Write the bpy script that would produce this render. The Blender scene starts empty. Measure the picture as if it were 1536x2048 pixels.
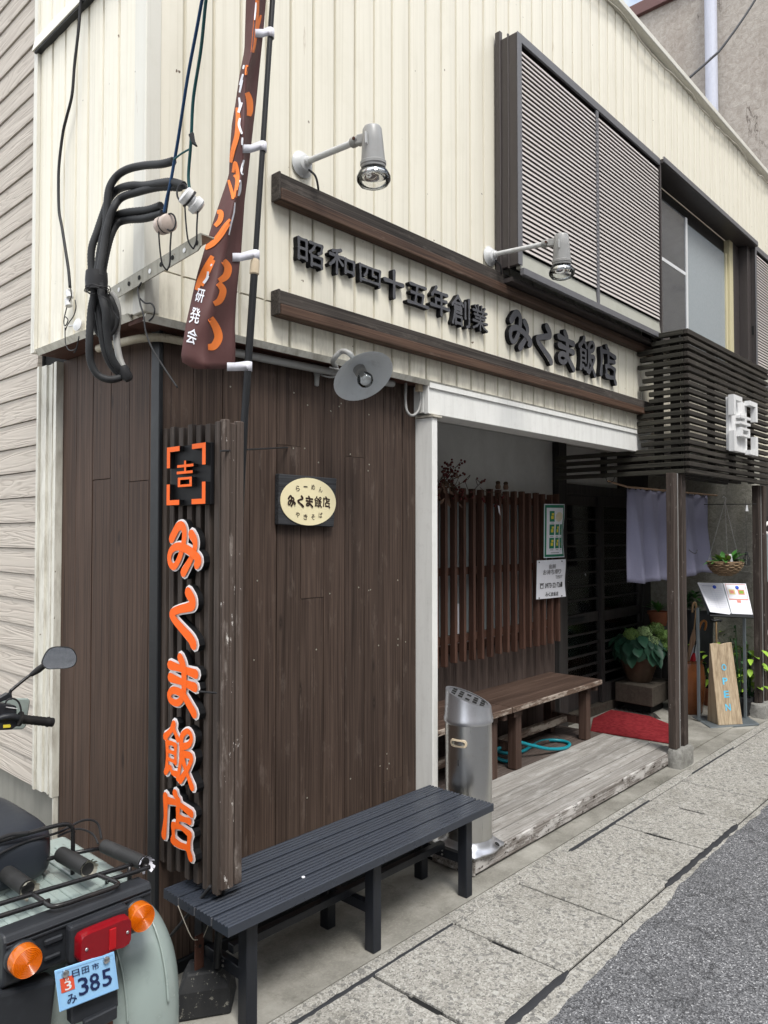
import bpy, math, random
from mathutils import Vector, Matrix
R = math.radians
random.seed(11)
scene = bpy.context.scene
COL = scene.collection

# ------------------------------------------------------------------ camera
CAM_H, YAW, PITCH, FPX = 1.58, R(42.7), R(1.55), 1500.0
cam_data = bpy.data.cameras.new('camera')
cam_data.sensor_fit = 'VERTICAL'
cam_data.sensor_height = 36.0
cam_data.lens = FPX / 2048 * 36.0
cam_data.clip_start = 0.05
cam_data.clip_end = 3000
cam = bpy.data.objects.new('camera', cam_data)
COL.objects.link(cam)
cam.location = (0, 0, CAM_H)
cam.rotation_euler = (R(90) + PITCH, 0, YAW - R(90))
scene.camera = cam
C0 = Vector((0, 0, CAM_H))
FW = Vector((math.cos(YAW) * math.cos(PITCH), math.sin(YAW) * math.cos(PITCH), math.sin(PITCH)))
RT = Vector((math.sin(YAW), -math.cos(YAW), 0))
UP = RT.cross(FW)

# survey helpers: where the line of sight through a photo pixel meets a known plane of the place
def ray(u, v):
    return FW + RT * ((u - 768) / FPX) + UP * ((1024 - v) / FPX)
def aty(u, v, Y):
    d = ray(u, v); return C0 + d * (Y / d.y)
def atx(u, v, X):
    d = ray(u, v); return C0 + d * (X / d.x)
def atz(u, v, Z):
    d = ray(u, v); return C0 + d * ((Z - CAM_H) / d.z)

# ------------------------------------------------------------------ world, sun, exposure
SUN_EL, SUN_AZ = R(58), R(-118)          # azimuth of the sun seen from the scene, from +X towards +Y
world = bpy.data.worlds.new('World')
scene.world = world
world.use_nodes = True
wn = world.node_tree
wn.nodes.clear()
wo = wn.nodes.new('ShaderNodeOutputWorld')
wbg = wn.nodes.new('ShaderNodeBackground')
sky = wn.nodes.new('ShaderNodeTexSky')
sky.sky_type = 'NISHITA'
sky.sun_disc = False
sky.sun_elevation = SUN_EL
sky.sun_rotation = R(90) - SUN_AZ
wbg.inputs['Strength'].default_value = 0.1
wtc = wn.nodes.new('ShaderNodeTexCoord')
wnz = wn.nodes.new('ShaderNodeTexNoise')
wnz.inputs['Scale'].default_value = 2.2
wnz.inputs['Detail'].default_value = 7
wnz.inputs['Roughness'].default_value = 0.55
wrp = wn.nodes.new('ShaderNodeValToRGB')
wrp.color_ramp.elements[0].position = 0.38
wrp.color_ramp.elements[1].position = 0.52
wmx = wn.nodes.new('ShaderNodeMix')
wmx.data_type = 'RGBA'
wmx.inputs[7].default_value = (9.2, 9.4, 9.7, 1)
wn.links.new(wtc.outputs['Generated'], wnz.inputs['Vector'])
wn.links.new(wnz.outputs['Fac'], wrp.inputs['Fac'])
wn.links.new(wrp.outputs['Color'], wmx.inputs[0])
wn.links.new(sky.outputs['Color'], wmx.inputs[6])
wn.links.new(wmx.outputs[2], wbg.inputs['Color'])
wn.links.new(wbg.outputs['Background'], wo.inputs['Surface'])

sd = bpy.data.lights.new('sun', 'SUN')
sd.energy = 1.7
sd.angle = R(18)
sd.color = (1.0, 0.965, 0.91)
sun = bpy.data.objects.new('sun', sd)
COL.objects.link(sun)
sdir = Vector((math.cos(SUN_EL) * math.cos(SUN_AZ), math.cos(SUN_EL) * math.sin(SUN_AZ), math.sin(SUN_EL)))
sun.rotation_euler = sdir.to_track_quat('Z', 'Y').to_euler()
sun.location = (0, -4, 9)

vs = scene.view_settings
vs.view_transform = 'Standard'
vs.look = 'None'
vs.exposure = 1.05
vs.gamma = 1.0
vs.use_curve_mapping = False
scene.cycles.use_denoising = True
scene.cycles.max_bounces = 6
scene.cycles.diffuse_bounces = 3
scene.cycles.glossy_bounces = 3
scene.cycles.transparent_max_bounces = 8
scene.cycles.use_adaptive_sampling = True
scene.cycles.adaptive_threshold = 0.02

# ------------------------------------------------------------------ node materials
class NT:
    def __init__(s, name):
        s.m = bpy.data.materials.new(name); s.m.use_nodes = True
        s.t = s.m.node_tree; s.t.nodes.clear()
        s.o = s.t.nodes.new('ShaderNodeOutputMaterial')
        s.b = s.t.nodes.new('ShaderNodeBsdfPrincipled')
        s.t.links.new(s.b.outputs[0], s.o.inputs[0])
    def n(s, t): return s.t.nodes.new(t)
    def put(s, sock, v):
        if isinstance(v, bpy.types.NodeSocket): s.t.links.new(v, sock)
        else:
            if isinstance(v, tuple) and len(v) == 3 and sock.type == 'RGBA': v = v + (1,)
            sock.default_value = v
    def pos(s, scale=(1, 1, 1), rnd=0.0):
        g = s.n('ShaderNodeNewGeometry'); v = g.outputs['Position']
        if rnd:
            oi = s.n('ShaderNodeObjectInfo'); mm = s.n('ShaderNodeVectorMath'); mm.operation = 'MULTIPLY_ADD'
            cb = s.n('ShaderNodeCombineXYZ')
            for i in range(3): s.t.links.new(oi.outputs['Random'], cb.inputs[i])
            s.t.links.new(cb.outputs[0], mm.inputs[0]); mm.inputs[1].default_value = (rnd, rnd * 1.7, rnd * .6)
            s.t.links.new(v, mm.inputs[2]); v = mm.outputs[0]
        mp = s.n('ShaderNodeMapping'); mp.inputs['Scale'].default_value = scale
        s.t.links.new(v, mp.inputs['Vector']); return mp.outputs[0]
    def noise(s, vec, scale=1, detail=4, rough=.55, dist=0):
        k = s.n('ShaderNodeTexNoise'); k.inputs['Scale'].default_value = scale
        k.inputs['Detail'].default_value = detail; k.inputs['Roughness'].default_value = rough
        k.inputs['Distortion'].default_value = dist
        s.t.links.new(vec, k.inputs['Vector']); return k.outputs['Fac']
    def vor(s, vec, scale=1, out='Color', feat='F1'):
        k = s.n('ShaderNodeTexVoronoi'); k.inputs['Scale'].default_value = scale; k.feature = feat
        s.t.links.new(vec, k.inputs['Vector']); return k.outputs[out]
    def ramp(s, fac, stops, interp='LINEAR'):
        k = s.n('ShaderNodeValToRGB'); cr = k.color_ramp; cr.interpolation = interp
        while len(cr.elements) < len(stops): cr.elements.new(.5)
        for e, (p, c) in zip(cr.elements, stops):
            e.position = p; e.color = tuple(c) + (1,) if len(c) == 3 else c
        s.put(k.inputs['Fac'], fac); return k.outputs['Color']
    def step(s, fac, a, b): return s.ramp(fac, [(a, (0, 0, 0)), (b, (1, 1, 1))])
    def fall(s, fac, a, b): return s.ramp(fac, [(a, (1, 1, 1)), (b, (0, 0, 0))])
    def mix(s, fac, a, b, mode='MIX'):
        k = s.n('ShaderNodeMix'); k.data_type = 'RGBA'; k.blend_type = mode
        s.put(k.inputs[0], fac); s.put(k.inputs[6], a); s.put(k.inputs[7], b); return k.outputs[2]
    def math(s, op, a, b=0.0):
        k = s.n('ShaderNodeMath'); k.operation = op
        s.put(k.inputs[0], a); s.put(k.inputs[1], b); return k.outputs[0]
    def rnd(s): return s.n('ShaderNodeObjectInfo').outputs['Random']
    def sep(s, axis):
        g = s.n('ShaderNodeNewGeometry'); x = s.n('ShaderNodeSeparateXYZ')
        s.t.links.new(g.outputs['Position'], x.inputs[0]); return x.outputs[axis]
    def bump(s, h, strength=.3, dist=.002):
        k = s.n('ShaderNodeBump'); k.inputs['Strength'].default_value = strength; k.inputs['Distance'].default_value = dist
        s.put(k.inputs['Height'], h); s.t.links.new(k.outputs[0], s.b.inputs['Normal'])
    def base(s, c, rough=.6, metal=0.0, spec=.5):
        s.put(s.b.inputs['Base Color'], c); s.put(s.b.inputs['Roughness'], rough)
        s.put(s.b.inputs['Metallic'], metal); s.put(s.b.inputs['Specular IOR Level'], spec); return s

MATS = {}
AX = {'x': (1.1, 38, 38), 'y': (38, 1.1, 38), 'z': (38, 38, 1.1)}
def wood(name, dark, mid, light, axis='z', rough=.75, wear=None, wear_lo=.62, wear_hi=.7, bump=.5, vary=.35, grain=1.0, chips=None, chip_lo=.7, knots=False):
    """planks: stretched grain, tone of its own per plank, scuffs and chips"""
    k = NT(name)
    sc = tuple(a * grain for a in AX[axis])
    g1 = k.noise(k.pos(sc, 9), 1, 5, .6, .6)
    g2 = k.noise(k.pos(tuple(a * 4 if a > 5 else a * 2 for a in sc), 5), 1, 3, .6)
    c = k.ramp(g1, [(.28, dark), (.5, mid), (.74, light)])
    c = k.mix(.5, c, k.ramp(g2, [(.36, dark), (.64, light)]))
    v = k.math('ADD', k.math('MULTIPLY', k.rnd(), vary), 1 - vary / 2)
    vv = k.n('ShaderNodeCombineXYZ')
    for i in range(3): k.t.links.new(v, vv.inputs[i])
    c = k.mix(1.0, c, vv.outputs[0], 'MULTIPLY')
    big = k.noise(k.pos((1, 1, 1), 3), 2.3, 4, .6)
    c = k.mix(k.math('MULTIPLY', k.step(big, .48, .72), .2), c, tuple(min(1, a * 1.5 + .01) for a in mid))
    if knots:
        kn = k.vor(k.pos(tuple(7.5 if a > 5 else 2.4 for a in AX[axis]), 7), 1, 'Distance')
        c = k.mix(k.math('MULTIPLY', k.fall(kn, .035, .10), .8), c, tuple(a * .55 for a in dark))
        c = k.mix(k.math('MULTIPLY', k.fall(kn, .012, .03), .6), c, light)
    if wear:
        wsc = tuple(a * .55 if a > 5 else a * 5 for a in AX[axis])
        w = k.noise(k.pos(wsc, 4), 1, 6, .68)
        c = k.mix(k.math('MULTIPLY', k.step(w, wear_lo, wear_hi), .75), c, wear)
    if chips:
        w2 = k.noise(k.pos(tuple(a * 1.2 if a > 5 else a * 14 for a in AX[axis]), 6), 1, 5, .7)
        c = k.mix(k.step(w2, chip_lo, chip_lo + .05), c, chips)
    k.base(c, rough, 0, .3)
    k.bump(k.math('ADD', g1, k.math('MULTIPLY', g2, .6)), bump, .0022)
    MATS[name] = k.m; return k.m

def paint(name, col, rough=.5, dirt=.18, dirt_col=(.12, .10, .07), scale=6, metal=0, streak=True, spec=.3, bump=.05, rust=0, vary=.04, chip=0, chip_col=(.3,.3,.3)):
    """painted or plastic surface with faint streaks, grime and optional rust or chips"""
    k = NT(name)
    n1 = k.noise(k.pos((scale * 5, scale * 5, scale * .5) if streak else (scale,) * 3, 2), 1, 5, .6)
    n2 = k.noise(k.pos((1, 1, 1), 2), scale * 4, 4, .65)
    c = k.mix(k.math('MULTIPLY', k.step(n1, .45, .8), dirt), col, dirt_col)
    c = k.mix(k.math('MULTIPLY', k.step(n2, .55, .8), dirt * .8), c, dirt_col)
    if vary:
        v = k.math('ADD', k.math('MULTIPLY', k.rnd(), vary * 2), 1 - vary)
        vv = k.n('ShaderNodeCombineXYZ')
        for i in range(3): k.t.links.new(v, vv.inputs[i])
        c = k.mix(1.0, c, vv.outputs[0], 'MULTIPLY')
    if rust:
        n3 = k.noise(k.pos((1, 1, 1)), 14, 6, .7)
        c = k.mix(k.step(n3, 1 - rust, 1.04 - rust), c, (.16, .06, .02))
    if chip:
        n4 = k.noise(k.pos((1, 1, 1)), 45, 5, .7)
        c = k.mix(k.step(n4, 1 - chip, 1.03 - chip), c, chip_col)
    k.base(c, k.math('ADD', k.math('MULTIPLY', n2, .2), rough - .1), metal, spec)
    if bump: k.bump(n2, bump, .002)
    MATS[name] = k.m; return k.m

def plain(name, col, rough=.5, metal=0, spec=.5):
    k = NT(name)
    n = k.noise(k.pos((1, 1, 1), 2), 40, 3, .6)
    c = k.mix(k.math('MULTIPLY', n, .25), col, tuple(a * .6 for a in col))
    k.base(c, rough, metal, spec); MATS[name] = k.m; return k.m

# --- woods
wood('plank_brown', (.019, .0108, .0075), (.052, .0325, .0240), (.108, .074, .057), 'z', .72, wear=(.17, .135, .115), wear_lo=.58, wear_hi=.84, chips=(.42, .36, .30), chip_lo=.725, vary=.26, knots=True)
wood('plank_brown_side', (.018, .0092, .006), (.047, .0265, .0175), (.092, .056, .039), 'z', .68, wear=(.12, .085, .062), wear_lo=.64, wear_hi=.84, chips=(.24, .19, .14), chip_lo=.75, vary=.24, knots=True)
wood('sign_slat', (.018, .014, .012), (.045, .034, .028), (.085, .066, .055), 'z', .75, wear=(.15, .12, .10), wear_lo=.6, wear_hi=.8, vary=.3)
wood('sign_end', (.030, .021, .017), (.068, .049, .040), (.125, .096, .080), 'z', .78, wear=(.30, .26, .23), wear_lo=.58, wear_hi=.74, chips=(.68, .64, .60), chip_lo=.635, vary=.25)
wood('rail_brown', (.018, .010, .007), (.058, .031, .020), (.125, .073, .048), 'x', .66, wear=(.19, .14, .11), wear_lo=.6, wear_hi=.8, vary=.3)
wood('rail_grey', (.012, .010, .009), (.035, .029, .025), (.085, .072, .063), 'x', .85, wear=(.15, .13, .115), wear_lo=.56, wear_hi=.78, bump=.9, vary=.25)
wood('lattice_x', (.011, .010, .008), (.027, .023, .019), (.062, .053, .044), 'x', .8, wear=(.10, .098, .075), wear_lo=.58, wear_hi=.8, vary=.5, chips=(.20, .18, .16), chip_lo=.76)
wood('lattice_y', (.011, .010, .008), (.026, .024, .018), (.058, .054, .042), 'y', .8, wear=(.09, .095, .062), wear_lo=.58, wear_hi=.8, vary=.5, chips=(.18, .17, .14), chip_lo=.77)
wood('lattice_z', (.010, .009, .008), (.022, .019, .016), (.050, .043, .037), 'z', .8, vary=.4)
wood('post_wood', (.016, .011, .009), (.040, .029, .024), (.085, .066, .056), 'z', .8, wear=(.17, .14, .125), wear_lo=.57, wear_hi=.78, chips=(.42, .38, .35), chip_lo=.665, bump=.8, vary=.5)
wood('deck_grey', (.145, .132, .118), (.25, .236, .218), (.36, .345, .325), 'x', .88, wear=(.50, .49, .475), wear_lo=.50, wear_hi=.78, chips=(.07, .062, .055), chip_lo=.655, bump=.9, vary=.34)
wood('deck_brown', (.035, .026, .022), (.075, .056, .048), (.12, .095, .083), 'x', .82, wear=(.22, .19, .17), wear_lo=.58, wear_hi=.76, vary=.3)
wood('deck_edge', (.055, .042, .034), (.17, .15, .135), (.36, .34, .32), 'x', .9, wear=(.60, .58, .56), wear_lo=.48, wear_hi=.6, chips=(.035, .026, .02), chip_lo=.58, bump=1.0, vary=.2)
wood('grille_wood', (.028, .012, .008), (.078, .037, .026), (.135, .072, .052), 'z', .6, chips=(.24, .18, .14), chip_lo=.77, vary=.3, bump=.25)
wood('bench_wood', (.025, .015, .011), (.062, .038, .028), (.115, .075, .058), 'x', .55, wear=(.16, .115, .09), wear_lo=.62, wear_hi=.82, vary=.25, bump=.35)
wood('bench_edge', (.05, .03, .022), (.115, .075, .055), (.20, .145, .11), 'x', .75, wear=(.46, .40, .34), wear_lo=.47, wear_hi=.58, chips=(.04, .026, .02), chip_lo=.6, vary=.2)
wood('bench_leg', (.025, .013, .009), (.055, .031, .023), (.10, .062, .048), 'z', .65, chips=(.36, .29, .24), chip_lo=.69, vary=.3)
wood('porch_plank', (.032, .021, .018), (.062, .044, .038), (.10, .076, .066), 'z', .7, vary=.3)
wood('door_wood', (.012, .011, .011), (.030, .028, .027), (.055, .052, .050), 'z', .6, vary=.3, bump=.2)
wood('black_plank', (.012, .012, .013), (.025, .026, .029), (.065, .068, .075), 'x', .7, vary=.1, bump=.5)
wood('cabinet_orange', (.10, .045, .016), (.20, .10, .040), (.30, .165, .075), 'x', .5, vary=.2, bump=.1)
wood('open_wood', (.19, .135, .085), (.40, .305, .20), (.54, .44, .31), 'z', .75, wear=(.16, .12, .085), wear_lo=.6, wear_hi=.8, vary=0, grain=.6, bump=.25)
wood('concrete_board', (.10, .095, .085), (.20, .19, .17), (.30, .29, .265), 'z', .9, vary=.1)

# --- embossed wood-grain siding on the house at the left (grain runs along y)
k = NT('siding_beige')
g1 = k.noise(k.pos((3, 1.1, 15), 9), 1, 2, .5, .9)
g2 = k.noise(k.pos((3, 1.5, 70), 4), 1, 2, .5, 1.2)
ridge = k.math('ABSOLUTE', k.math('SINE', k.math('MULTIPLY', g1, 24)))
c = k.mix(k.math('MULTIPLY', k.fall(ridge, .02, .40), .5), (.46, .415, .36), (.25, .21, .175))
c = k.mix(k.math('MULTIPLY', k.step(g2, .50, .70), .35), c, (.29, .24, .205))
c = k.mix(k.math('MULTIPLY', k.noise(k.pos((1, 1, 1)), 1.7, 4), .25), c, (.50, .455, .42))
k.base(c, .7, 0, .3); k.bump(ridge, .5, .003); MATS['siding_beige'] = k.m

# --- cream metal siding
def siding(name, col, groove=False):
    k = NT(name)
    st = k.noise(k.pos((55, 55, .9), 7), 1, 5, .62)
    blot = k.noise(k.pos((1, 1, 1), 3), 5.5, 5, .66)
    fine = k.noise(k.pos((1, 1, 1), 1), 60, 4, .7)
    c = k.mix(k.math('MULTIPLY', k.step(st, .48, .78), .42), col, tuple(a * b for a, b in zip(col, (.66, .64, .58))))
    c = k.mix(k.math('MULTIPLY', k.step(blot, .52, .78), .22), c, tuple(a * b for a, b in zip(col, (.74, .73, .66))))
    # rain-splash grime along the drip edge
    zz = k.n('ShaderNodeMapRange'); k.t.links.new(k.sep('Z'), zz.inputs[0])
    for i, val in enumerate((2.28, 2.62, 1.0, 0.0)): zz.inputs[1 + i].default_value = val
    grime = k.math('MULTIPLY', zz.outputs[0], k.step(k.noise(k.pos((22, 22, 5), 6), 1, 6, .7), .44, .68))
    c = k.mix(k.math('MULTIPLY', grime, .55), c, (.20, .165, .115))
    sp = k.noise(k.pos((1, 1, 1), 2), 26, 3, .5)
    c = k.mix(k.step(sp, .745, .765), c, (.14, .10, .065))
    rs_ = k.noise(k.pos((16, 16, 2.2), 5), 1, 5, .7)
    c = k.mix(k.math('MULTIPLY', k.step(rs_, .68, .76), .5), c, (.30, .20, .11))
    if groove: c = k.mix(.45, c, (.40, .36, .27))
    k.base(c, k.math('ADD', .33, k.math('MULTIPLY', fine, .18)), 0, .42)
    k.bump(k.math('ADD', k.noise(k.pos((7, 7, 1.6), 3), 1, 2, .4), k.math('MULTIPLY', fine, .03)), .22, .006)
    MATS[name] = k.m
siding('siding_cream', (.765, .726, .612))
siding('siding_groove', (.60, .565, .47), True)
siding('siding_trim', (.66, .645, .575))

# --- concrete with exposed aggregate, plain concrete, asphalt, tar, stucco
k = NT('slab_concrete')
p = k.pos((1, 1, 1), 2.0)
cell = k.vor(p, 190); cell2 = k.vor(p, 72)
sepc = k.n('ShaderNodeSeparateColor'); k.t.links.new(cell, sepc.inputs[0])
sepd = k.n('ShaderNodeSeparateColor'); k.t.links.new(cell2, sepd.inputs[0])
c = k.ramp(sepc.outputs[0], [(0, (.14, .135, .122)), (.2, (.26, .25, .226)), (.6, (.325, .313, .284)), (.85, (.375, .362, .33)), (1, (.46, .448, .415))])
c = k.mix(k.math('MULTIPLY', k.step(sepd.outputs[1], .86, .88), .55), c, (.095, .095, .095))
c = k.mix(k.math('MULTIPLY', k.step(sepd.outputs[2], .92, .94), .6), c, (.46, .45, .42))
c = k.mix(k.math('MULTIPLY', k.step(k.noise(k.pos((1, 1, 1)), 3.2, 5, .65), .5, .72), .45), c, (.13, .122, .10))
dd = k.vor(p, 190, 'Distance')
k.base(c, .88, 0, .25); k.bump(k.math('ADD', dd, k.math('MULTIPLY', k.noise(p, 160, 3), .8)), .5, .003); MATS['slab_concrete'] = k.m

k = NT('apron_concrete')
n1 = k.noise(k.pos((1, 1, 1)), 2.2, 7, .68); n2 = k.noise(k.pos((1, 1, 1)), 90, 4, .7)
c = k.ramp(n1, [(.32, (.12, .115, .098)), (.5, (.235, .226, .20)), (.68, (.36, .35, .315))])
c = k.mix(k.math('MULTIPLY', k.step(n2, .5, .7), .4), c, (.36, .345, .305))
c = k.mix(k.math('MULTIPLY', k.step(k.noise(k.pos((1, 1, 1)), 11, 6, .7), .56, .7), .45), c, (.085, .082, .066))
k.base(c, .9, 0, .2); k.bump(n2, .6, .003); MATS['apron_concrete'] = k.m

k = NT('asphalt')
p = k.pos((1, 1, 1))
cell = k.vor(p, 185); s1 = k.n('ShaderNodeSeparateColor'); k.t.links.new(cell, s1.inputs[0])
c = k.ramp(s1.outputs[0], [(0, (.055, .056, .060)), (.4, (.125, .127, .134)), (.75, (.20, .202, .21)), (.94, (.29, .29, .30)), (1, (.55, .55, .56))])
c = k.mix(k.math('MULTIPLY', k.step(k.noise(p, 1.6, 6, .7), .48, .70), .45), c, (.075, .075, .079))
c = k.mix(k.math('MULTIPLY', k.step(k.noise(p, 3.4, 7, .75, .5), .60, .68), .6), c, (.045, .045, .048))
ck_ = k.math('ABSOLUTE', k.math('SUBTRACT', k.noise(k.pos((.9, .9, .9)), 1, 8, .6), .5))
c = k.mix(k.math('MULTIPLY', k.fall(ck_, .0012, .004), .7), c, (.025, .025, .027))
nz = k.noise(p, 240, 3, .7)
k.base(c, .85, 0, .3); k.bump(k.math('ADD', k.vor(p, 185, 'Distance'), k.math('MULTIPLY', nz, .7)), .9, .004); MATS['asphalt'] = k.m

def stucco(name, a, b, sc, stain, bstr=.8, cracks=False):
    k = NT(name); p = k.pos((1, 1, 1))
    n1 = k.noise(p, sc, 6, .7, .8); n2 = k.noise(p, 1.1, 5, .65)
    c = k.ramp(n1, [(.35, a), (.62, b)])
    c = k.mix(k.math('MULTIPLY', k.step(k.noise(k.pos((5, 5, .8)), 1, 6, .7), .5, .72), .5), c, stain)
    c = k.mix(k.math('MULTIPLY', n2, .3), c, stain)
    if cracks:
        ln = k.math('ABSOLUTE', k.math('SUBTRACT', k.noise(k.pos((1.2, 1.2, .35)), 1, 7, .62), .5))
        c = k.mix(k.math('MULTIPLY', k.fall(ln, .001, .005), k.step(k.noise(p, .7, 2), .5, .6)), c, tuple(x * .4 for x in stain))
    k.base(c, .92, 0, .2); k.bump(n1, bstr, .008); MATS[name] = k.m
stucco('stucco_far', (.33, .30, .26), (.47, .435, .39), 15, (.25, .205, .175), .8, True)
stucco('stucco_entry', (.24, .235, .205), (.40, .39, .345), 34, (.22, .21, .16), 1.0)
stucco('plaster', (.50, .50, .48), (.56, .56, .54), 6, (.42, .41, .385), .15)
stucco('stone', (.20, .195, .18), (.33, .325, .305), 30, (.13, .128, .11), .8)
stucco('stone_dark', (.046, .039, .031), (.075, .064, .052), 24, (.034, .028, .022), .3)
plain('tar', (.022, .023, .027), .7)
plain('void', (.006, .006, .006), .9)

# --- paints, metals, plastics
paint('white_paint', (.80, .80, .77), .45, .16)
paint('trim_black', (.010, .011, .013), .45, .2, (.03, .03, .03))
paint('frame_brown', (.052, .044, .042), .42, .2, (.10, .09, .085), spec=.4)
paint('frame_grey', (.125, .125, .135), .35, .15, (.08, .08, .08))
paint('shutter_slat', (.56, .515, .49), .4, .22, (.30, .27, .25), streak=False)
paint('shutter_bottom', (.40, .40, .35), .4, .3, (.28, .29, .22), streak=False)
paint('alu_white', (.70, .71, .72), .35, .1)
paint('alu_cream', (.62, .56, .36), .4, .15)
paint('lamp_grey', (.29, .29, .285), .38, .25, (.14, .12, .10), spec=.5)
paint('lamp_white', (.56, .57, .57), .35, .25, (.25, .22, .18))
paint('shade_grey', (.68, .72, .75), .38, .25, (.20, .20, .20), streak=False)
paint('letter_grey', (.072, .073, .082), .42, .3, (.16, .16, .165), streak=False)
paint('letter_side', (.008, .008, .009), .6, .1, (.02, .02, .02), spec=.15)
paint('orange', (.88, .125, .004), .55, .05, (.5, .1, .02))
paint('sign_white', (.80, .80, .80), .4, .1)
paint('sign_black', (.008, .008, .009), .5, .1, (.02, .02, .02), spec=.15)
paint('emblem_white', (.74, .74, .74), .55, .25, (.34, .34, .32))
paint('plaque_cream', (.80, .715, .46), .5, .18, (.60, .52, .32), streak=False)
paint('plaque_ink', (.028, .014, .010), .5, .1)
paint('bench_slate', (.031, .037, .050), .30, .35, (.022, .024, .028), streak=False, spec=.5, bump=.12)
paint('bench_black', (.013, .015, .020), .38, .25, (.05, .055, .065), chip=.25, chip_col=(.30, .32, .35))
paint('weight_black', (.018, .019, .021), .65, .3, (.045, .045, .045), chip=.40, chip_col=(.17, .165, .145), bump=.4)
paint('rusty', (.075, .030, .020), .8, .4, (.03, .015, .012), chip=.36, chip_col=(.12, .10, .09))
paint('galv', (.34, .325, .27), .5, .45, (.045, .032, .02), scale=9, metal=.3, rust=.36)
paint('wire_black', (.020, .020, .022), .55, .3, (.05, .05, .05), streak=False)
paint('pipe_black', (.026, .027, .029), .6, .35, (.075, .075, .075), streak=False)
paint('pipe_beige', (.40, .36, .28), .55, .3)
paint('pipe_grey', (.34, .34, .33), .5, .2)
paint('wire_blue', (.015, .055, .135), .5, .2, (.03, .03, .05))
paint('wire_green', (.010, .075, .080), .5, .2)
paint('wire_cream', (.50, .47, .40), .6, .3)
paint('ceramic', (.66, .665, .67), .3, .3, (.20, .16, .12), streak=False)
paint('ceramic_tan', (.50, .42, .37), .35, .35, (.20, .13, .10), streak=False)
paint('scooter_green', (.30, .36, .34), .24, .28, (.15, .17, .155), streak=False, spec=.6, bump=0)
paint('scooter_black', (.020, .022, .026), .45, .3, (.055, .06, .07), streak=False, chip=.27, chip_col=(.09, .095, .105))
paint('rack_black', (.012, .012, .013), .28, .2, (.06, .045, .035), streak=False, rust=.29)
paint('seat_vinyl', (.022, .026, .034), .42, .15, (.05, .055, .06), streak=False, bump=.25)
paint('foam_black', (.022, .022, .022), .6, .3, (.07, .07, .07), streak=False)
paint('plate_blue', (.33, .60, .90), .35, .05, (.2, .4, .6))
paint('plate_ink', (.012, .022, .085), .4, .05)
paint('plate_red', (.75, .10, .045), .4, .05)
paint('flag_brown', (.088, .036, .034), .62, .12, (.06, .02, .018), streak=False, bump=.2, spec=.3)
paint('flag_white', (.78, .79, .84), .6, .05)
paint('flag_orange', (.80, .20, .035), .6, .05)
paint('tab_white', (.66, .66, .72), .5, .1)
paint('beige_plastic', (.60, .50, .36), .4, .12)
paint('paper', (.76, .77, .82), .6, .05)
paint('paper_green', (.012, .19, .105), .5, .05)
paint('paper_yellow', (.72, .60, .06), .5, .05)
paint('paper_tan', (.66, .55, .25), .5, .05)
paint('paper_red', (.62, .22, .18), .5, .05)
paint('paper_line', (.42, .44, .56), .6, .05)
paint('ink', (.02, .02, .022), .5, .05)
paint('ink_grey', (.16, .16, .17), .5, .05)
paint('magnet_blue', (.02, .085, .55), .35, .05)
paint('hose', (.008, .215, .27), .3, .15, (.02, .10, .12), streak=False)
paint('mat_brown', (.055, .045, .038), .9, .35, (.02, .018, .015), streak=False, bump=.8)
paint('terracotta', (.24, .082, .040), .7, .3, (.10, .04, .02), streak=False)
paint('pot_brown', (.060, .038, .024), .5, .35, (.14, .10, .07), streak=False, bump=.2)
paint('jar_glaze', (.15, .055, .022), .16, .35, (.05, .02, .01), streak=False, bump=0)
paint('soil', (.03, .022, .015), .95, .3)
paint('umbrella_tan', (.30, .195, .125), .55, .15)
paint('umbrella_red', (.32, .010, .018), .5, .2, (.12, .004, .008))
paint('umbrella_clear', (.55, .60, .64), .25, .1)
paint('cane_orange', (.36, .145, .035), .3, .1)
paint('cane_tan', (.36, .24, .13), .35, .15)
paint('wicker', (.28, .19, .11), .65, .35, (.09, .055, .03), streak=False, bump=.3)
paint('stand_metal', (.16, .185, .20), .4, .15, (.08, .09, .10), metal=.4)
paint('open_blue', (.11, .52, .76), .6, .12, (.4, .36, .25), streak=False)
paint('leaf_hydrangea', (.018, .062, .036), .5, .2, (.012, .04, .03), streak=False, bump=.3, vary=.25)
paint('leaf_green', (.045, .155, .028), .45, .2, (.03, .08, .02), streak=False, vary=.25)
paint('leaf_lime', (.24, .40, .045), .5, .2, (.16, .30, .03), streak=False, vary=.25)
paint('leaf_dark', (.022, .075, .022), .45, .2, (.012, .04, .015), streak=False, vary=.25)
paint('petal_green', (.13, .22, .055), .65, .35, (.05, .11, .025), streak=False, vary=.3)
paint('petal_pale', (.20, .28, .12), .65, .35, (.08, .15, .05), streak=False, vary=.3)
paint('berry_red', (.10, .012, .012), .5, .2)
paint('dry_twig', (.060, .036, .022), .8, .2)
paint('dry_leaf', (.14, .085, .06), .8, .2)
paint('foundation', (.22, .215, .19), .9, .4, (.10, .098, .085), scale=3)
paint('pale_wall', (.72, .74, .76), .8, .1)
paint('down_pipe', (.52, .54, .62), .4, .15)
paint('flash_red', (.16, .085, .080), .6, .3)
paint('grip_black', (.012, .012, .013), .55, .1, streak=False, bump=.3)
paint('yellow', (.75, .62, .06), .4, .05)
paint('banner_black', (.008, .008, .010), .6, .1)
paint('bag_white', (.62, .63, .64), .5, .2)

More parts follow.
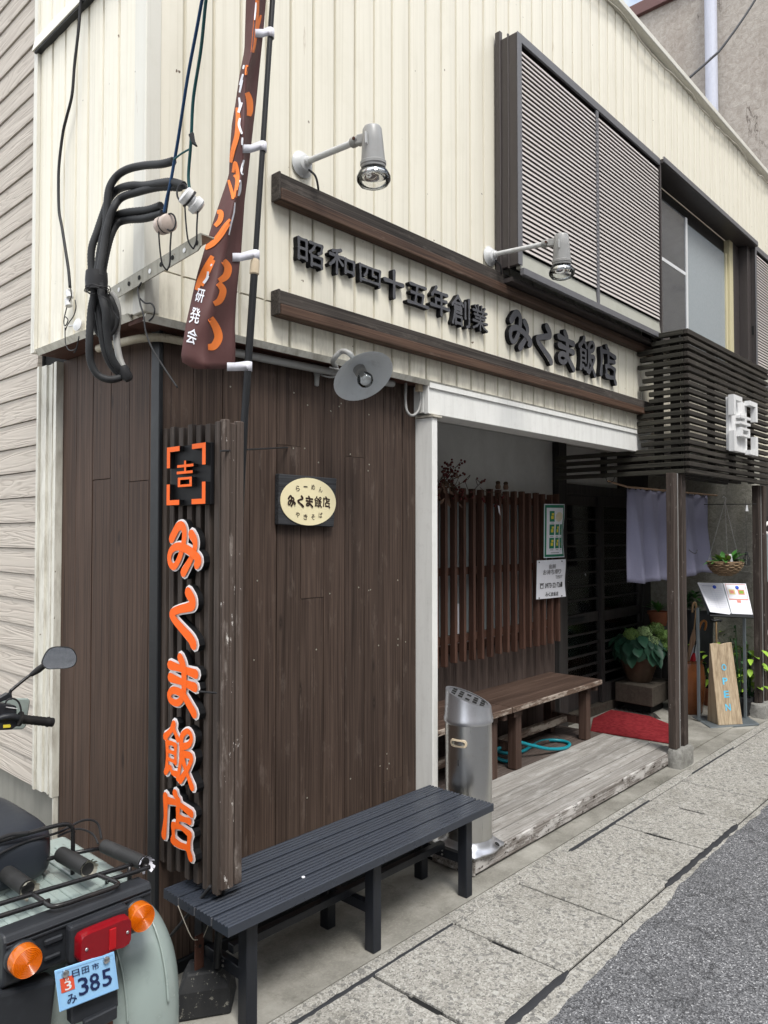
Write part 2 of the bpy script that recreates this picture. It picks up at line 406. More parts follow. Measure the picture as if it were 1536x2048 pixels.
k = NT('noren_cloth')
wv = k.noise(k.pos((260, 260, 12)), 1, 2, .5); wv2 = k.noise(k.pos((14, 14, 300)), 1, 2, .5)
c = (.27, .268, .355)
c = k.mix(k.math('MULTIPLY', k.math('ADD', wv, wv2), .16), c, (.12, .11, .20))
k.base(c, .9, 0, .15); k.bump(k.math('ADD', k.math('MULTIPLY', k.math('ADD', wv, wv2), .4), k.math('MULTIPLY', k.noise(k.pos((9, 9, 5)), 1, 5, .6), 3.0)), .5, .006); MATS['noren_cloth'] = k.m

k = NT('mat_red'); p = k.pos((1, 1, 1))
dd_ = k.vor(p, 17, 'Distance'); fz = k.noise(p, 260, 3, .7)
c = k.ramp(dd_, [(.1, (.16, .014, .018)), (.45, (.29, .034, .040)), (.7, (.21, .020, .026))])
c = k.mix(k.math('MULTIPLY', fz, .45), c, (.12, .006, .009))
k.base(c, .97, 0, .1); k.bump(k.math('ADD', dd_, fz), .9, .006); MATS['mat_red'] = k.m
k = NT('steel'); n = k.noise(k.pos((90, 90, 1.5)), 1, 3, .6)
n2 = k.noise(k.pos((1, 1, 1)), 9, 5, .7)
k.base(k.mix(k.step(n2, .5, .8), (.60, .60, .59), (.50, .48, .44)), k.math('ADD', k.math('MULTIPLY', n, .10), .24), 1.0); MATS['steel'] = k.m
k = NT('cast_alu'); n = k.noise(k.pos((1, 1, 1)), 130, 4, .7)
k.base(k.mix(n, (.62, .63, .66), (.50, .51, .55)), .36, .85); k.bump(n, .12, .001); MATS['cast_alu'] = k.m
k = NT('chrome'); k.base((.75, .75, .75), .06, 1.0); MATS['chrome'] = k.m
k = NT('mirror'); k.base((.80, .82, .84), .03, 1.0); MATS['mirror'] = k.m
k = NT('bolt'); k.base((.55, .55, .55), .3, 1.0); MATS['bolt'] = k.m
def glassy(name, col, alpha, rough=.06):
    k = NT(name); tr = k.n('ShaderNodeBsdfTransparent'); tr.inputs[0].default_value = col + (1,)
    gl = k.n('ShaderNodeBsdfGlossy'); gl.inputs['Roughness'].default_value = rough; gl.inputs['Color'].default_value = (.9, .93, .95, 1)
    fr = k.n('ShaderNodeFresnel'); fr.inputs[0].default_value = 1.45
    mx = k.n('ShaderNodeMixShader'); f2 = k.math('MAXIMUM', fr.outputs[0], alpha)
    k.t.links.new(f2, mx.inputs[0]); k.t.links.new(tr.outputs[0], mx.inputs[1]); k.t.links.new(gl.outputs[0], mx.inputs[2])
    k.t.links.new(mx.outputs[0], k.o.inputs[0]); MATS[name] = k.m
glassy('glass_door', (.85, .85, .83), .13)
glassy('glass_window', (.55, .60, .64), .10, .12)
glassy('glass_bulb', (.96, .96, .95), .10, .02)
def lens(name, col, rough=.14):
    k = NT(name)
    rings = k.noise(k.pos((1, 1, 1)), 90, 2)
    k.base(k.mix(k.math('MULTIPLY', rings, .35), col, tuple(a * .45 for a in col)), rough, 0, .35)
    k.b.inputs['Coat Weight'].default_value = .3; k.b.inputs['Coat Roughness'].default_value = .08
    MATS[name] = k.m
lens('lens_amber', (.68, .14, .001), .3)
lens('lens_amber_side', (.50, .11, .004))
lens('lens_red', (.23, .005, .010))
lens('lens_red_bright', (.45, .006, .010))
k = NT('glass_frosted'); n = k.noise(k.pos((1, 1, 1)), 8, 4)
k.base(k.mix(n, (.28, .33, .34), (.22, .26, .27)), .35, 0, .5); MATS['glass_frosted'] = k.m
k = NT('glass_screen'); n = k.noise(k.pos((1, 1, 1)), 5, 4)
k.base(k.mix(n, (.075, .082, .09), (.055, .06, .068)), .06, 0, .8); MATS['glass_screen'] = k.m
k = NT('glass_pebbled'); n = k.noise(k.pos((1, 1, 1)), 70, 3)
k.base(k.mix(n, (.34, .385, .41), (.27, .31, .335)), .22, 0, .8); k.bump(n, .35, .002); MATS['glass_pebbled'] = k.m

# ------------------------------------------------------------------ mesh helpers
WL = {}                                   # world location of every object
def link(o, loc, parent):
    COL.objects.link(o); loc = Vector(loc); WL[o.name] = loc
    if parent is not None:
        o.parent = parent; o.location = loc - WL[parent.name]
    else: o.location = loc
    return o
def thing(name, loc, label, cat, group=None, parent=None):
    o = bpy.data.objects.new(name, None); o.empty_display_size = .1
    link(o, loc, parent)
    if label: o['label'] = label
    if cat: o['category'] = cat
    if group: o['group'] = group
    return o
def group_part(name, loc, parent): return thing(name, loc, None, None, None, parent)
def tag(o, label=None, cat=None, group=None, kind=None):
    for k_, v_ in (('label', label), ('category', cat), ('group', group), ('kind', kind)):
        if v_: o[k_] = v_
    return o

class MB:
    def __init__(s, xf=None): s.v = []; s.f = []; s.xf = xf; s.mi = []; s.cur = 0
    def add(s, vs, fs):
        b = len(s.v)
        s.v += [Vector(p) for p in vs]
        s.f += [tuple(i + b for i in f) for f in fs]; s.mi += [s.cur] * len(fs); return s
    def box(s, x0, x1, y0, y1, z0, z1):
        if x0 > x1: x0, x1 = x1, x0
        if y0 > y1: y0, y1 = y1, y0
        if z0 > z1: z0, z1 = z1, z0
        return s.add([(x0, y0, z0), (x1, y0, z0), (x1, y1, z0), (x0, y1, z0), (x0, y0, z1), (x1, y0, z1), (x1, y1, z1), (x0, y1, z1)],
                     [(0, 3, 2, 1), (4, 5, 6, 7), (0, 1, 5, 4), (1, 2, 6, 5), (2, 3, 7, 6), (3, 0, 4, 7)])
    def bar(s, a, b, w, h, up=(0, 0, 1)):
        a, b = Vector(a), Vector(b); d = (b - a).normalized(); sd_ = d.cross(Vector(up))
        if sd_.length < 1e-5: sd_ = d.cross(Vector((1, 0, 0)))
        sd_.normalize(); n = sd_.cross(d); vs = []
        for p in (a, b):
            for i, j in ((-1, -1), (1, -1), (1, 1), (-1, 1)): vs.append(p + sd_ * (i * w / 2) + n * (j * h / 2))
        return s.add(vs, [(0, 1, 2, 3), (7, 6, 5, 4), (0, 4, 5, 1), (1, 5, 6, 2), (2, 6, 7, 3), (3, 7, 4, 0)])
    def prism(s, pts, off):
        """polygon (list of 3D points) swept by off"""
        n = len(pts); off = Vector(off); pts = [Vector(p) for p in pts]
        nrm = Vector((0, 0, 0))
        for i in range(n): nrm += pts[i].cross(pts[(i + 1) % n])
        if nrm.dot(off) > 0: pts.reverse()
        vs = pts + [p + off for p in pts]
        return s.add(vs, [tuple(range(n)), tuple(range(2 * n - 1, n - 1, -1))] + [((i + 1) % n, i, i + n, (i + 1) % n + n) for i in range(n)])
    def tube(s, path, r, n=8, closed=False, caps=True):
        path = [Vector(p) for p in path]; m = len(path); rr = r if isinstance(r, (list, tuple)) else [r] * m
        prev = None; base = len(s.v); vs = []; fs = []
        for i, p in enumerate(path):
            t = (path[(i + 1) % m] - path[i - 1]) if closed else (path[min(i + 1, m - 1)] - path[max(i - 1, 0)])
            if t.length < 1e-9: t = Vector((0, 0, 1))
            t.normalize()
            if prev is None:
                a = t.cross(Vector((0, 0, 1)))
                if a.length < 1e-3: a = t.cross(Vector((1, 0, 0)))
            else: a = prev - t * prev.dot(t)
            a.normalize(); prev = a; b = t.cross(a)
            for k_ in range(n):
                w = 2 * math.pi * k_ / n; vs.append(p + (a * math.cos(w) + b * math.sin(w)) * rr[i])
        for i in range(m if closed else m - 1):
            j = (i + 1) % m
            for k_ in range(n):
                l = (k_ + 1) % n; fs.append((i * n + k_, i * n + l, j * n + l, j * n + k_))
        if caps and not closed:
            fs.append(tuple(range(n - 1, -1, -1))); fs.append(tuple((m - 1) * n + k_ for k_ in range(n)))
        return s.add(vs, fs)
    def lathe(s, prof, c=(0, 0, 0), axis=(0, 0, 1), n=24, cut=None, caps=True):
        """prof: (radius, height) along axis from c"""
        ax = Vector(axis).normalized(); a = ax.cross(Vector((0, 0, 1)))
        if a.length < 1e-3: a = Vector((1, 0, 0))
        a.normalize(); b = ax.cross(a); c = Vector(c); vs = []; fs = []
        for r_, h_ in prof:
            for k_ in range(n):
                w = 2 * math.pi * k_ / n; p = c + ax * h_ + (a * math.cos(w) + b * math.sin(w)) * r_
                vs.append(cut(p, h_) if cut else p)
        for i in range(len(prof) - 1):
            for k_ in range(n):
                l = (k_ + 1) % n; fs.append((i * n + k_, i * n + l, (i + 1) * n + l, (i + 1) * n + k_))
        if caps:
            if prof[0][0] > 1e-4: fs.append(tuple(range(n - 1, -1, -1)))
            if prof[-1][0] > 1e-4: fs.append(tuple((len(prof) - 1) * n + k_ for k_ in range(n)))
        return s.add(vs, fs)
    def grid(s, rows, thick=None):
        """rows of 3D points -> sheet (optionally offset by thick vector on the back)"""
        m, n = len(rows), len(rows[0]); vs = [p for r_ in rows for p in r_]
        fs = [(i * n + j, i * n + j + 1, (i + 1) * n + j + 1, (i + 1) * n + j) for i in range(m - 1) for j in range(n - 1)]
        if thick is None: return s.add(vs, fs)
        t = Vector(thick); N = m * n
        vs2 = vs + [Vector(p) + t for p in vs]
        fs2 = fs + [tuple(i + N for i in reversed(f)) for f in fs]
        rim = [(0, j) for j in range(n)] + [(i, n - 1) for i in range(1, m)] + [(m - 1, j) for j in range(n - 2, -1, -1)] + [(i, 0) for i in range(m - 2, 0, -1)]
        ids = [i * n + j for i, j in rim]
        for a, b in zip(ids, ids[1:] + ids[:1]): fs2.append((b, a, a + N, b + N))
        return s.add(vs2, fs2)
    def build(s, name, mat, parent=None, smooth=0, bevel=0, loc=None, label=None, cat=None, group=None, kind=None, solid=0, subsurf=0):
        vs = [s.xf @ p for p in s.v] if s.xf else s.v
        if loc is None:
            lo = Vector([min(p[i] for p in vs) for i in range(3)]); hi = Vector([max(p[i] for p in vs) for i in range(3)])
            loc = (lo + hi) / 2
            if parent is None: loc.z = lo.z
        loc = Vector(loc)
        me = bpy.data.meshes.new(name); me.from_pydata([tuple(p - loc) for p in vs], [], s.f)
        mats = mat if isinstance(mat, (list, tuple)) else [mat]
        for m_ in mats: me.materials.append(MATS[m_])
        if len(mats) > 1: me.polygons.foreach_set('material_index', s.mi)
        me.update()
        if smooth:
            me.polygons.foreach_set('use_smooth', [True] * len(me.polygons))
            if smooth < 180: me.set_sharp_from_angle(angle=R(smooth))
        o = bpy.data.objects.new(name, me); link(o, loc, parent)
        if solid:
            md = o.modifiers.new('thickness', 'SOLIDIFY'); md.thickness = solid; md.offset = 0
        if bevel:
            md = o.modifiers.new('bevel', 'BEVEL'); md.width = bevel; md.segments = 2 if bevel > .004 else 1; md.limit_method = 'ANGLE'; md.angle_limit = R(40)
        if subsurf:
            md = o.modifiers.new('round', 'SUBSURF'); md.levels = subsurf; md.render_levels = subsurf
        return tag(o, label, cat, group, kind)

def twin(o, loc, parent, name=None):
    """another piece that shares the mesh of o"""
    c_ = o.copy(); c_.name = name or o.name.split('.')[0]; link(c_, loc, parent); return c_
def copy_thing(root, delta, label):
    r_ = root.copy(); link(r_, WL[root.name] + Vector(delta), None); r_['label'] = label
    for ch in list(root.children):
        c_ = ch.copy(); link(c_, WL[ch.name] + Vector(delta), r_)
        for g in list(ch.children):
            d_ = g.copy(); link(d_, WL[g.name] + Vector(delta), c_)
    return r_

def curve(pts, n=8, closed=False):
    """smooth path through points (Catmull-Rom)"""
    pts = [Vector(p) for p in pts]; out = []; m = len(pts)
    for i in range(m if closed else m - 1):
        p0 = pts[i - 1] if (closed or i > 0) else pts[0]; p1 = pts[i]; p2 = pts[(i + 1) % m]
        p3 = pts[(i + 2) % m] if (closed or i + 2 < m) else pts[-1]
        for k_ in range(n):
            t = k_ / n
            out.append(.5 * ((2 * p1) + (p2 - p0) * t + (2 * p0 - 5 * p1 + 4 * p2 - p3) * t * t + (3 * p1 - p0 - 3 * p2 + p3) * t ** 3))
    if not closed: out.append(pts[-1])
    return out

# ------------------------------------------------------------------ lettering
GL = {}
def make_glyphs(chars, off, key):
    objs = []
    for ch in chars:
        cu = bpy.data.curves.new('type', 'FONT'); cu.body = ch; cu.offset = off; cu.resolution_u = 2
        o = bpy.data.objects.new('type', cu); COL.objects.link(o); objs.append((ch, o, cu))
    bpy.context.view_layer.update(); dg = bpy.context.evaluated_depsgraph_get()
    for ch, o, cu in objs:
        me = bpy.data.meshes.new_from_object(o.evaluated_get(dg))
        vs = [(p.co.x, p.co.y) for p in me.vertices]; fs = [tuple(q.vertices) for q in me.polygons]
        ed = {}
        for f in fs:
            for a, b in zip(f, f[1:] + f[:1]): ed[(a, b)] = 1
        rim = [(a, b) for (a, b) in ed if (b, a) not in ed]
        GL[(key, ch)] = (vs, fs, rim)
        bpy.data.meshes.remove(me)
    for ch, o, cu in objs:
        bpy.data.objects.remove(o); bpy.data.curves.remove(cu)
make_glyphs('らーめんやきそばみくま飯店出前お持ち帰りできます吉発会日田市3850972-617研', .012, 'bold')
make_glyphs('OPEN', .02, 'open')

def flat_glyph(mb, gl, fn, depth=None):
    """glyph mesh mapped through fn(x01, y01, z) fitted to its own box; depth adds a back and sides"""
    vs, fs, rim = gl
    x0 = min(p[0] for p in vs); x1 = max(p[0] for p in vs); y0 = min(p[1] for p in vs); y1 = max(p[1] for p in vs)
    q = [((x - x0) / (x1 - x0), (y - y0) / (y1 - y0)) for x, y in vs]
    mb.cur = 0; mb.add([fn(x, y, 0) for x, y in q], fs)
    if depth:
        n = len(q); mb.cur = 1
        mb.add([fn(x, y, 0) for x, y in q] + [fn(x, y, depth) for x, y in q], [(b, a, a + n, b + n) for a, b in rim])
    mb.cur = 0

# brush lettering of the house name, as strokes in a 0..100 box (y down)
BR = {
 'み': [([(11, 31), (22, 17), (31, 8), (42, 7), (49, 17), (48, 34), (42, 53), (32, 72), (20, 83), (9, 78), (6, 64), (14, 51), (31, 45), (52, 48), (75, 57), (91, 68), (86, 77)], 15),
       ([(68, 22), (78, 33), (79, 47), (70, 65), (58, 80), (47, 93)], 15)],
 'く': [([(63, 5), (76, 17), (76, 27), (60, 32), (36, 37), (14, 45), (20, 55), (47, 71), (72, 85), (82, 95)], 17)],
 'ま': [([(8, 21), (45, 23), (92, 27)], 14), ([(10, 43), (48, 46), (90, 50)], 14),
       ([(42, 4), (53, 18), (56, 45), (53, 69), (37, 84), (15, 84), (8, 74), (22, 64), (52, 67), (74, 82), (90, 95)], 14)],
 '飯': [([(34, 3), (25, 15), (6, 29)], 10), ([(30, 9), (40, 18), (47, 26)], 9), ([(13, 37), (14, 60), (12, 86)], 8),
       ([(14, 38), (28, 36), (41, 38)], 7), ([(41, 38), (41, 66)], 7), ([(15, 51), (39, 51)], 5), ([(15, 64), (40, 65)], 5), ([(10, 88), (24, 77), (32, 84), (46, 84)], 8),
       ([(60, 36), (62, 18), (80, 7), (92, 15), (84, 28), (62, 36)], 9), ([(60, 36), (58, 62), (50, 90)], 8),
       ([(66, 47), (92, 46), (86, 62), (72, 78), (58, 92)], 9), ([(66, 57), (78, 74), (95, 95)], 10)],
 '店': [([(42, 2), (52, 12)], 13), ([(14, 20), (50, 17), (93, 24)], 11), ([(12, 14), (13, 50), (8, 84)], 13),
       ([(52, 26), (51, 54)], 10), ([(56, 40), (88, 38)], 10), ([(38, 58), (62, 55), (90, 60)], 10), ([(38, 60), (40, 80)], 10), ([(89, 60), (86, 82)], 11), ([(38, 84), (60, 86), (82, 85), (93, 98)], 12)],
}
def seg(w, *polys):
    """straight brush strokes: every leg of a polyline is a stroke of its own"""
    out = []
    for p in polys:
        for a, b in zip(p, p[1:]): out.append(([a, b], w))
    return out
BR['昭'] = seg(11, [(9, 12), (9, 84)], [(9, 14), (36, 14), (36, 82)], [(9, 46), (36, 46)], [(9, 78), (36, 78)], [(48, 14), (91, 14), (88, 38), (78, 46)], [(66, 16), (60, 34), (47, 50)], [(53, 58), (53, 94)], [(53, 60), (90, 60), (89, 94)], [(53, 88), (89, 88)])
BR['和'] = seg(12, [(44, 6), (14, 17)], [(4, 32), (54, 32)], [(29, 14), (29, 97)], [(27, 36), (16, 58), (4, 72)], [(31, 38), (50, 60)], [(61, 32), (61, 84)], [(61, 34), (94, 34), (92, 84)], [(61, 77), (92, 77)])
BR['四'] = seg(12, [(8, 18), (11, 88)], [(8, 20), (94, 20), (91, 90)], [(38, 22), (36, 44), (27, 60)], [(61, 22), (61, 50), (76, 52)], [(11, 80), (91, 80)])
BR['十'] = seg(15, [(4, 44), (96, 44)], [(50, 4), (50, 98)])
BR['五'] = seg(13, [(14, 12), (86, 12)], [(46, 14), (36, 88)], [(18, 47), (74, 47), (68, 88)], [(3, 91), (97, 91)])
BR['年'] = seg(12, [(32, 3), (10, 34)], [(24, 20), (88, 20)], [(28, 45), (84, 45)], [(29, 45), (29, 68)], [(3, 70), (97, 70)], [(57, 20), (57, 98)])
BR['創'] = seg(9, [(34, 3), (3, 36)], [(34, 5), (62, 30)], [(20, 27), (46, 27)], [(15, 38), (50, 38), (50, 57)], [(16, 38), (15, 62), (5, 94)], [(16, 47), (50, 47)], [(16, 57), (50, 57)], [(20, 69), (20, 95)], [(20, 70), (52, 70), (52, 95)], [(20, 91), (52, 91)], [(71, 18), (71, 68)], [(92, 4), (92, 90), (80, 95)])
BR['業'] = seg(8.5, [(39, 3), (39, 24)], [(61, 3), (61, 24)], [(19, 8), (28, 21)], [(82, 8), (73, 21)], [(5, 26), (95, 26)], [(31, 30), (36, 40)], [(69, 30), (64, 40)], [(13, 42), (87, 42)], [(21, 54), (79, 54)], [(4, 67), (96, 67)], [(50, 42), (50, 98)], [(46, 69), (28, 85), (5, 95)], [(54, 69), (72, 85), (95, 95)])
def brush(mb, ch, fn, extra=0.0, asp=.62, depth=None, z=0.0, step=.0004):
    """strokes mapped through fn(x01, y01 up, z); z grows away from the viewer"""
    asp = (fn(1, 0, 0) - fn(0, 0, 0)).length / (fn(0, 1, 0) - fn(0, 0, 0)).length
    for si, (pts, w) in enumerate(BR[ch]):
        path = curve([(x * asp, y, 0) for x, y in pts], 5); n = len(path); hw = w / 2 * .86 + extra; creep = .00004
        Ls, Rs = [], []
        for i, p in enumerate(path):
            t = (path[min(i + 1, n - 1)] - path[max(i - 1, 0)]).normalized(); nn = Vector((-t.y, t.x, 0))
            s_ = i / (n - 1); k_ = hw * (1.0 + .16 * math.cos(s_ * 6.0))
            Ls.append(p + nn * k_); Rs.append(p - nn * k_)
        def cap(c_, t, frm):
            o_ = []
            for a in (45, 90, 135):
                rad = (frm - c_); ca, sa = math.cos(R(a)), math.sin(R(a))
                o_.append(c_ + Vector((rad.x * ca - rad.y * sa, rad.x * sa + rad.y * ca, 0)))
            return o_
        c1 = cap(path[0], None, Ls[0]); c2 = cap(path[-1], None, Rs[-1])
        zz = z - si * step
        def mp(p, dz): return fn(p.x / asp / 100, 1 - p.y / 100, dz)
        mb.cur = 0
        vs = [mp(p, zz - i * creep) for i, p in enumerate(Ls)] + [mp(p, zz - i * creep) for i, p in enumerate(Rs)]
        mb.add(vs, [(i, i + 1, n + i + 1, n + i) for i in range(n - 1)])
        mb.add([mp(p, zz) for p in [Ls[0]] + c1 + [Rs[0]]], [(4, 3, 2, 1, 0)])
        mb.add([mp(p, zz - (n - 1) * creep) for p in [Rs[-1]] + c2 + [Ls[-1]]], [(4, 3, 2, 1, 0)])
        if depth:
            loop = Ls + [c2[2], c2[1], c2[0]] + Rs[::-1] + [c1[2], c1[1], c1[0]]
            m = len(loop); mb.cur = 1
            mb.add([mp(p, zz) for p in loop] + [mp(p, depth + si * step) for p in loop], [(i, (i + 1) % m, (i + 1) % m + m, i + m) for i in range(m)])
            mb.cur = 0
def quad_map(tl, tr, br, bl, nrm):
    """maps the unit square onto a planar quad; z runs along -nrm (into the surface)"""
    tl, tr, br, bl = map(Vector, (tl, tr, br, bl)); nrm = Vector(nrm)
    def fn(x, y, z):
        return (bl * (1 - x) + br * x) * (1 - y) + (tl * (1 - x) + tr * x) * y - nrm * z
    return fn

# ================================================================== THE SETTING
def sheet(x0, x1, y0, y1, z): return MB().add([(x0, y0, z), (x1, y0, z), (x1, y1, z), (x0, y1, z)], [(0, 1, 2, 3)])
sheet(-400, 600, -400, 600, -.6).build('ground', 'asphalt', kind='structure')
# asphalt road with a ragged edge against the gutter
m = MB(); xs = [-60 + i * 2 for i in range(29)] + [-2 + i * .03 for i in range(1, 434)] + [12 + i * 2 for i in range(30)]
rr = random.Random(3); rows = [[], [], []]; off = 0
for x in xs:
    off = off * .8 + rr.uniform(-.006, .006)
    e = 1.29 + .068 * min(1, max(0, (x - 2.1) / 2.2)) + off + .004 * math.sin(x * 2.1) + .005 * math.sin(x * 5.3 + 1)
    rows[0].append((x, -14, .0)); rows[1].append((x, e - .03, .006)); rows[2].append((x, e, -.002))
m.grid(rows).build('road', 'asphalt', smooth=180, kind='structure')
# concrete edge strip, gutter trough, back kerb and apron
pav = MB().box(-40, 40, 1.12, 1.372, -.5, 0).build('kerb_strip', 'slab_concrete', bevel=.004, kind='structure')
MB().box(-40, 40, 1.373, 1.877, -.5, -.40).build('gutter_bed', 'void', kind='structure')
MB().box(-40, 40, 1.878, 1.942, -.5, .001).build('back_kerb', 'slab_concrete', bevel=.004, kind='structure')
apron = MB(); nx, ny = 60, 14
apron.box(-40, 7.4, 1.945, 14, -.08, .0)
apron = apron.build('apron', 'apron_concrete', kind='structure')
MB().box(7.4, 40, 1.945, 14, -.08, -.001).build('side_pavement', 'apron_concrete', kind='structure')
# gutter lids: one slab each, laid between kerb strip and back kerb, finger slots at every second joint
pvm = MB().box(-40, 40, 1.376, 1.874, -.399, -.36).build('pavement', 'void', kind='structure')
rs = random.Random(5)
tarred = []
for i in range(-9, 22):
    x0 = 2.445 + .475 * i
    if x0 < -2 or x0 > 11: continue
    s = MB(); dz = rs.uniform(-.003, .004); g = .0055
    a, b = x0 + g, x0 + .475 - g
    slot0, slot1 = ((i + 1) // 2 % 2 == 0), ((i + 2) // 2 % 2 == 0)
    pts = [(a, 1.379)]
    pts += [(b, 1.379)]
    if slot1: pts += [(b, 1.56), (b - .008, 1.565), (b - .008, 1.695), (b, 1.70)]
    pts += [(b, 1.871), (a, 1.871)]
    if slot0: pts += [(a, 1.70), (a + .008, 1.695), (a + .008, 1.565), (a, 1.56)]
    s.prism([(x, y, -.07) for x, y in pts], (0, 0, .072 + dz))
    s.build('slab', 'slab_concrete', pvm, bevel=.004)
# dark fill set just below the surface of the joints and finger slots
for i in range(-9, 22):
    xj = 2.445 + .475 * i
    if xj < -2 or xj > 11: continue
    MB().box(xj - .0052, xj + .0052, 1.3795, 1.8705, -.06, -.007).build('joint_fill', 'void', pvm)
    if (i + 1) // 2 % 2 == 0: MB().box(xj - .0128, xj + .0128, 1.567, 1.693, -.055, -.005).build('slot_fill', 'void', pvm)
MB().box(-3, 12, 1.3722, 1.3786, -.06, -.006).build('joint_fill', 'void', pvm)
MB().box(-3, 12, 1.8714, 1.8778, -.06, -.006).build('joint_fill', 'void', pvm)
# tar sealing along some joints
def tar(x0, x1, y, w):
    t = random.Random(int(x0 * 100)); top = []; bot = []; n = int((x1 - x0) / .025)
    for i in range(n + 1):
        x = x0 + (x1 - x0) * i / n; k_ = min(1, i / 2 + .3, (n - i) / 2 + .3)
        top.append((x, y + w * k_ * t.uniform(.35, .6), .0)); bot.append((x, y - w * k_ * t.uniform(.35, .6), .0))
    mid = [(x[0], y, .009) for x in top]
    MB().grid([bot, mid, top]).build('tar_seal', 'tar', pvm, smooth=180)
tar(3.38, 4.33, 1.875, .022); tar(3.34, 4.30, 1.376, .034); tar(1.55, 2.44, 1.875, .026); tar(2.06, 2.46, 1.373, .04); tar(5.0, 5.8, 1.875, .02)
tar(6.2, 6.7, 1.376, .03)

# ================================================================== THE SHOP BUILDING
shop = thing('shop_building', (3.5, 2.6, 0), 'two storey restaurant clad in cream ribbed metal above dark brown planks', 'building')
ZB, ZT = 2.315, 5.24
# backing wall of the upper storey, with the window opening
WX0, WX1, WZ0, WZ1 = 5.30, 7.36, 3.02, 4.24
w = MB()
w.box(1.31, WX0, 2.311, 2.42, ZB + .004, ZT - .01).box(WX1, 9.6, 2.311, 2.42, ZB + .004, ZT - .01)
w.box(WX0, WX1, 2.311, 2.42, ZB + .004, WZ0).box(WX0, WX1, 2.311, 2.42, WZ1, ZT - .01)
wall_up = w.build('upper_wall', 'siding_groove', shop)
gx = [1.3245 + .1225 * i for i in range(68)]
rp = random.Random(21)
def panel(x0, x1, z0, z1, parent):
    h = rp.uniform(-.0012, .0012); y = 2.300 + h; e = .006
    m_ = MB(); b = y + .0108
    prof = [(x0, b), (x0 + .003, y + .001), (x0 + .02, y), ((x0 + x1) / 2, y - .0012), (x1 - .02, y), (x1 - .003, y + .001), (x1, b)]
    rows = [[(px, py, z) for px, py in prof] for z in (z0, z1)]
    m_.grid(rows); m_.add([(px, py, z0) for px, py in prof], [tuple(range(7))]); m_.add([(px, py, z1) for px, py in prof], [tuple(range(6, -1, -1))])
    return m_.build('panel', 'siding_cream', parent)
for i in range(len(gx) - 1):
    a, b = gx[i] + .005, gx[i + 1] - .005
    xm = (a + b) / 2
    if xm > 9.4: break
    panel(a, b, ZB, 2.480, wall_up)
    if WX0 - .06 < xm < WX1 + .02:
        panel(a, b, 2.486, 2.975, wall_up); panel(a, b, 4.29, ZT - .02, wall_up)
    else: panel(a, b, 2.486, ZT - .02, wall_up)
# side return facing the alley
ws = MB().box(1.311, 1.42, 2.43, 3.165, 2.33, ZT - .01).build('side_upper_wall', 'siding_groove', shop)
gy = [2.371, 2.495, 2.612, 2.728, 2.826, 2.929, 3.046, 3.165]
for i in range(7):
    a, b = gy[i] + .005, gy[i + 1] - .005
    for z0, z1, x in ((2.335, 3.60, 1.30), (3.66, ZT - .02, 1.293)):
        x += rp.uniform(-.001, .001)
        m_ = MB(); prof = [(a, x + .0108), (a + .003, x + .001), ((a + b) / 2, x - .0015), (b - .003, x + .001), (b, x + .0108)]
        m_.grid([[(px, py, z) for py, px in prof] for z in (z0, z1)])
        m_.add([(px, py, z0) for py, px in prof], [tuple(range(5))]); m_.build('panel', 'siding_cream', ws)
MB().prism([(1.270, 2.30, 3.595), (1.31, 2.30, 3.595), (1.31, 2.30, 3.665), (1.282, 2.30, 3.655)], (0, .88, 0)).build('flashing', 'siding_trim', shop)
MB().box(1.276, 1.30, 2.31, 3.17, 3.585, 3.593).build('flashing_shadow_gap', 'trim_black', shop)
# corner flashings
MB().prism([(1.294, 2.294, 2.325), (1.352, 2.294, 2.325), (1.352, 2.309, 2.325), (1.309, 2.309, 2.325), (1.309, 2.372, 2.325), (1.294, 2.372, 2.325)], (0, 0, ZT - 2.35)).build('corner_flashing', 'siding_trim', shop, bevel=.003)
MB().prism([(1.285, 3.158, 2.325), (1.285, 3.192, 2.325), (1.41, 3.192, 2.325), (1.41, 3.168, 2.325), (1.30, 3.168, 2.325), (1.30, 3.158, 2.325)], (0, 0, ZT - 2.35)).build('corner_flashing', 'siding_trim', shop)
# underside and drip edge of the jetty
MB().box(1.312, 5.4, 2.314, 2.43, 2.302, 2.318).box(1.312, 1.43, 2.43, 3.165, 2.318, 2.329).build('soffit', 'rusty', shop)
MB().prism([(1.30, 2.292, 2.318), (1.30, 2.299, 2.318), (1.30, 2.312, 2.296), (1.30, 2.307, 2.294)], (4.06, 0, 0)).build('drip_edge', 'siding_trim', shop)
MB().prism([(1.290, 2.40, 2.338), (1.299, 2.40, 2.338), (1.312, 2.40, 2.318), (1.307, 2.40, 2.316)], (0, .77, 0)).build('drip_edge', 'siding_trim', shop)
# parapet coping and roof deck
cap = MB().prism([(1.26, 2.245, 5.235), (1.26, 2.245, 5.275), (1.26, 2.275, 5.315), (1.26, 2.48, 5.315), (1.26, 2.48, 5.225), (1.26, 2.30, 5.225)], (8.4, 0, 0)).build('coping', 'siding_trim', shop, bevel=.004)
MB().box(1.262, 1.45, 2.485, 3.20, 5.22, 5.31).build('coping', 'siding_trim', shop)
MB().box(1.44, 9.6, 2.43, 8.0, 5.05, 5.15).build('roof', 'rusty', shop)
# body of the building (keeps daylight out of the rooms)
b = MB(); b.box(9.5, 9.6, 2.43, 8, 0, 5.05).box(1.44, 9.5, 7.9, 8, 0, 5.05).box(1.44, 9.5, 2.43, 2.46, 4.26, 5.05)
b.box(1.436, 1.46, 2.44, 8, 0, 5.05).box(1.47, 9.5, 2.43, 7.9, 2.345, 2.40)
b.build('inner_shell', 'void', shop)

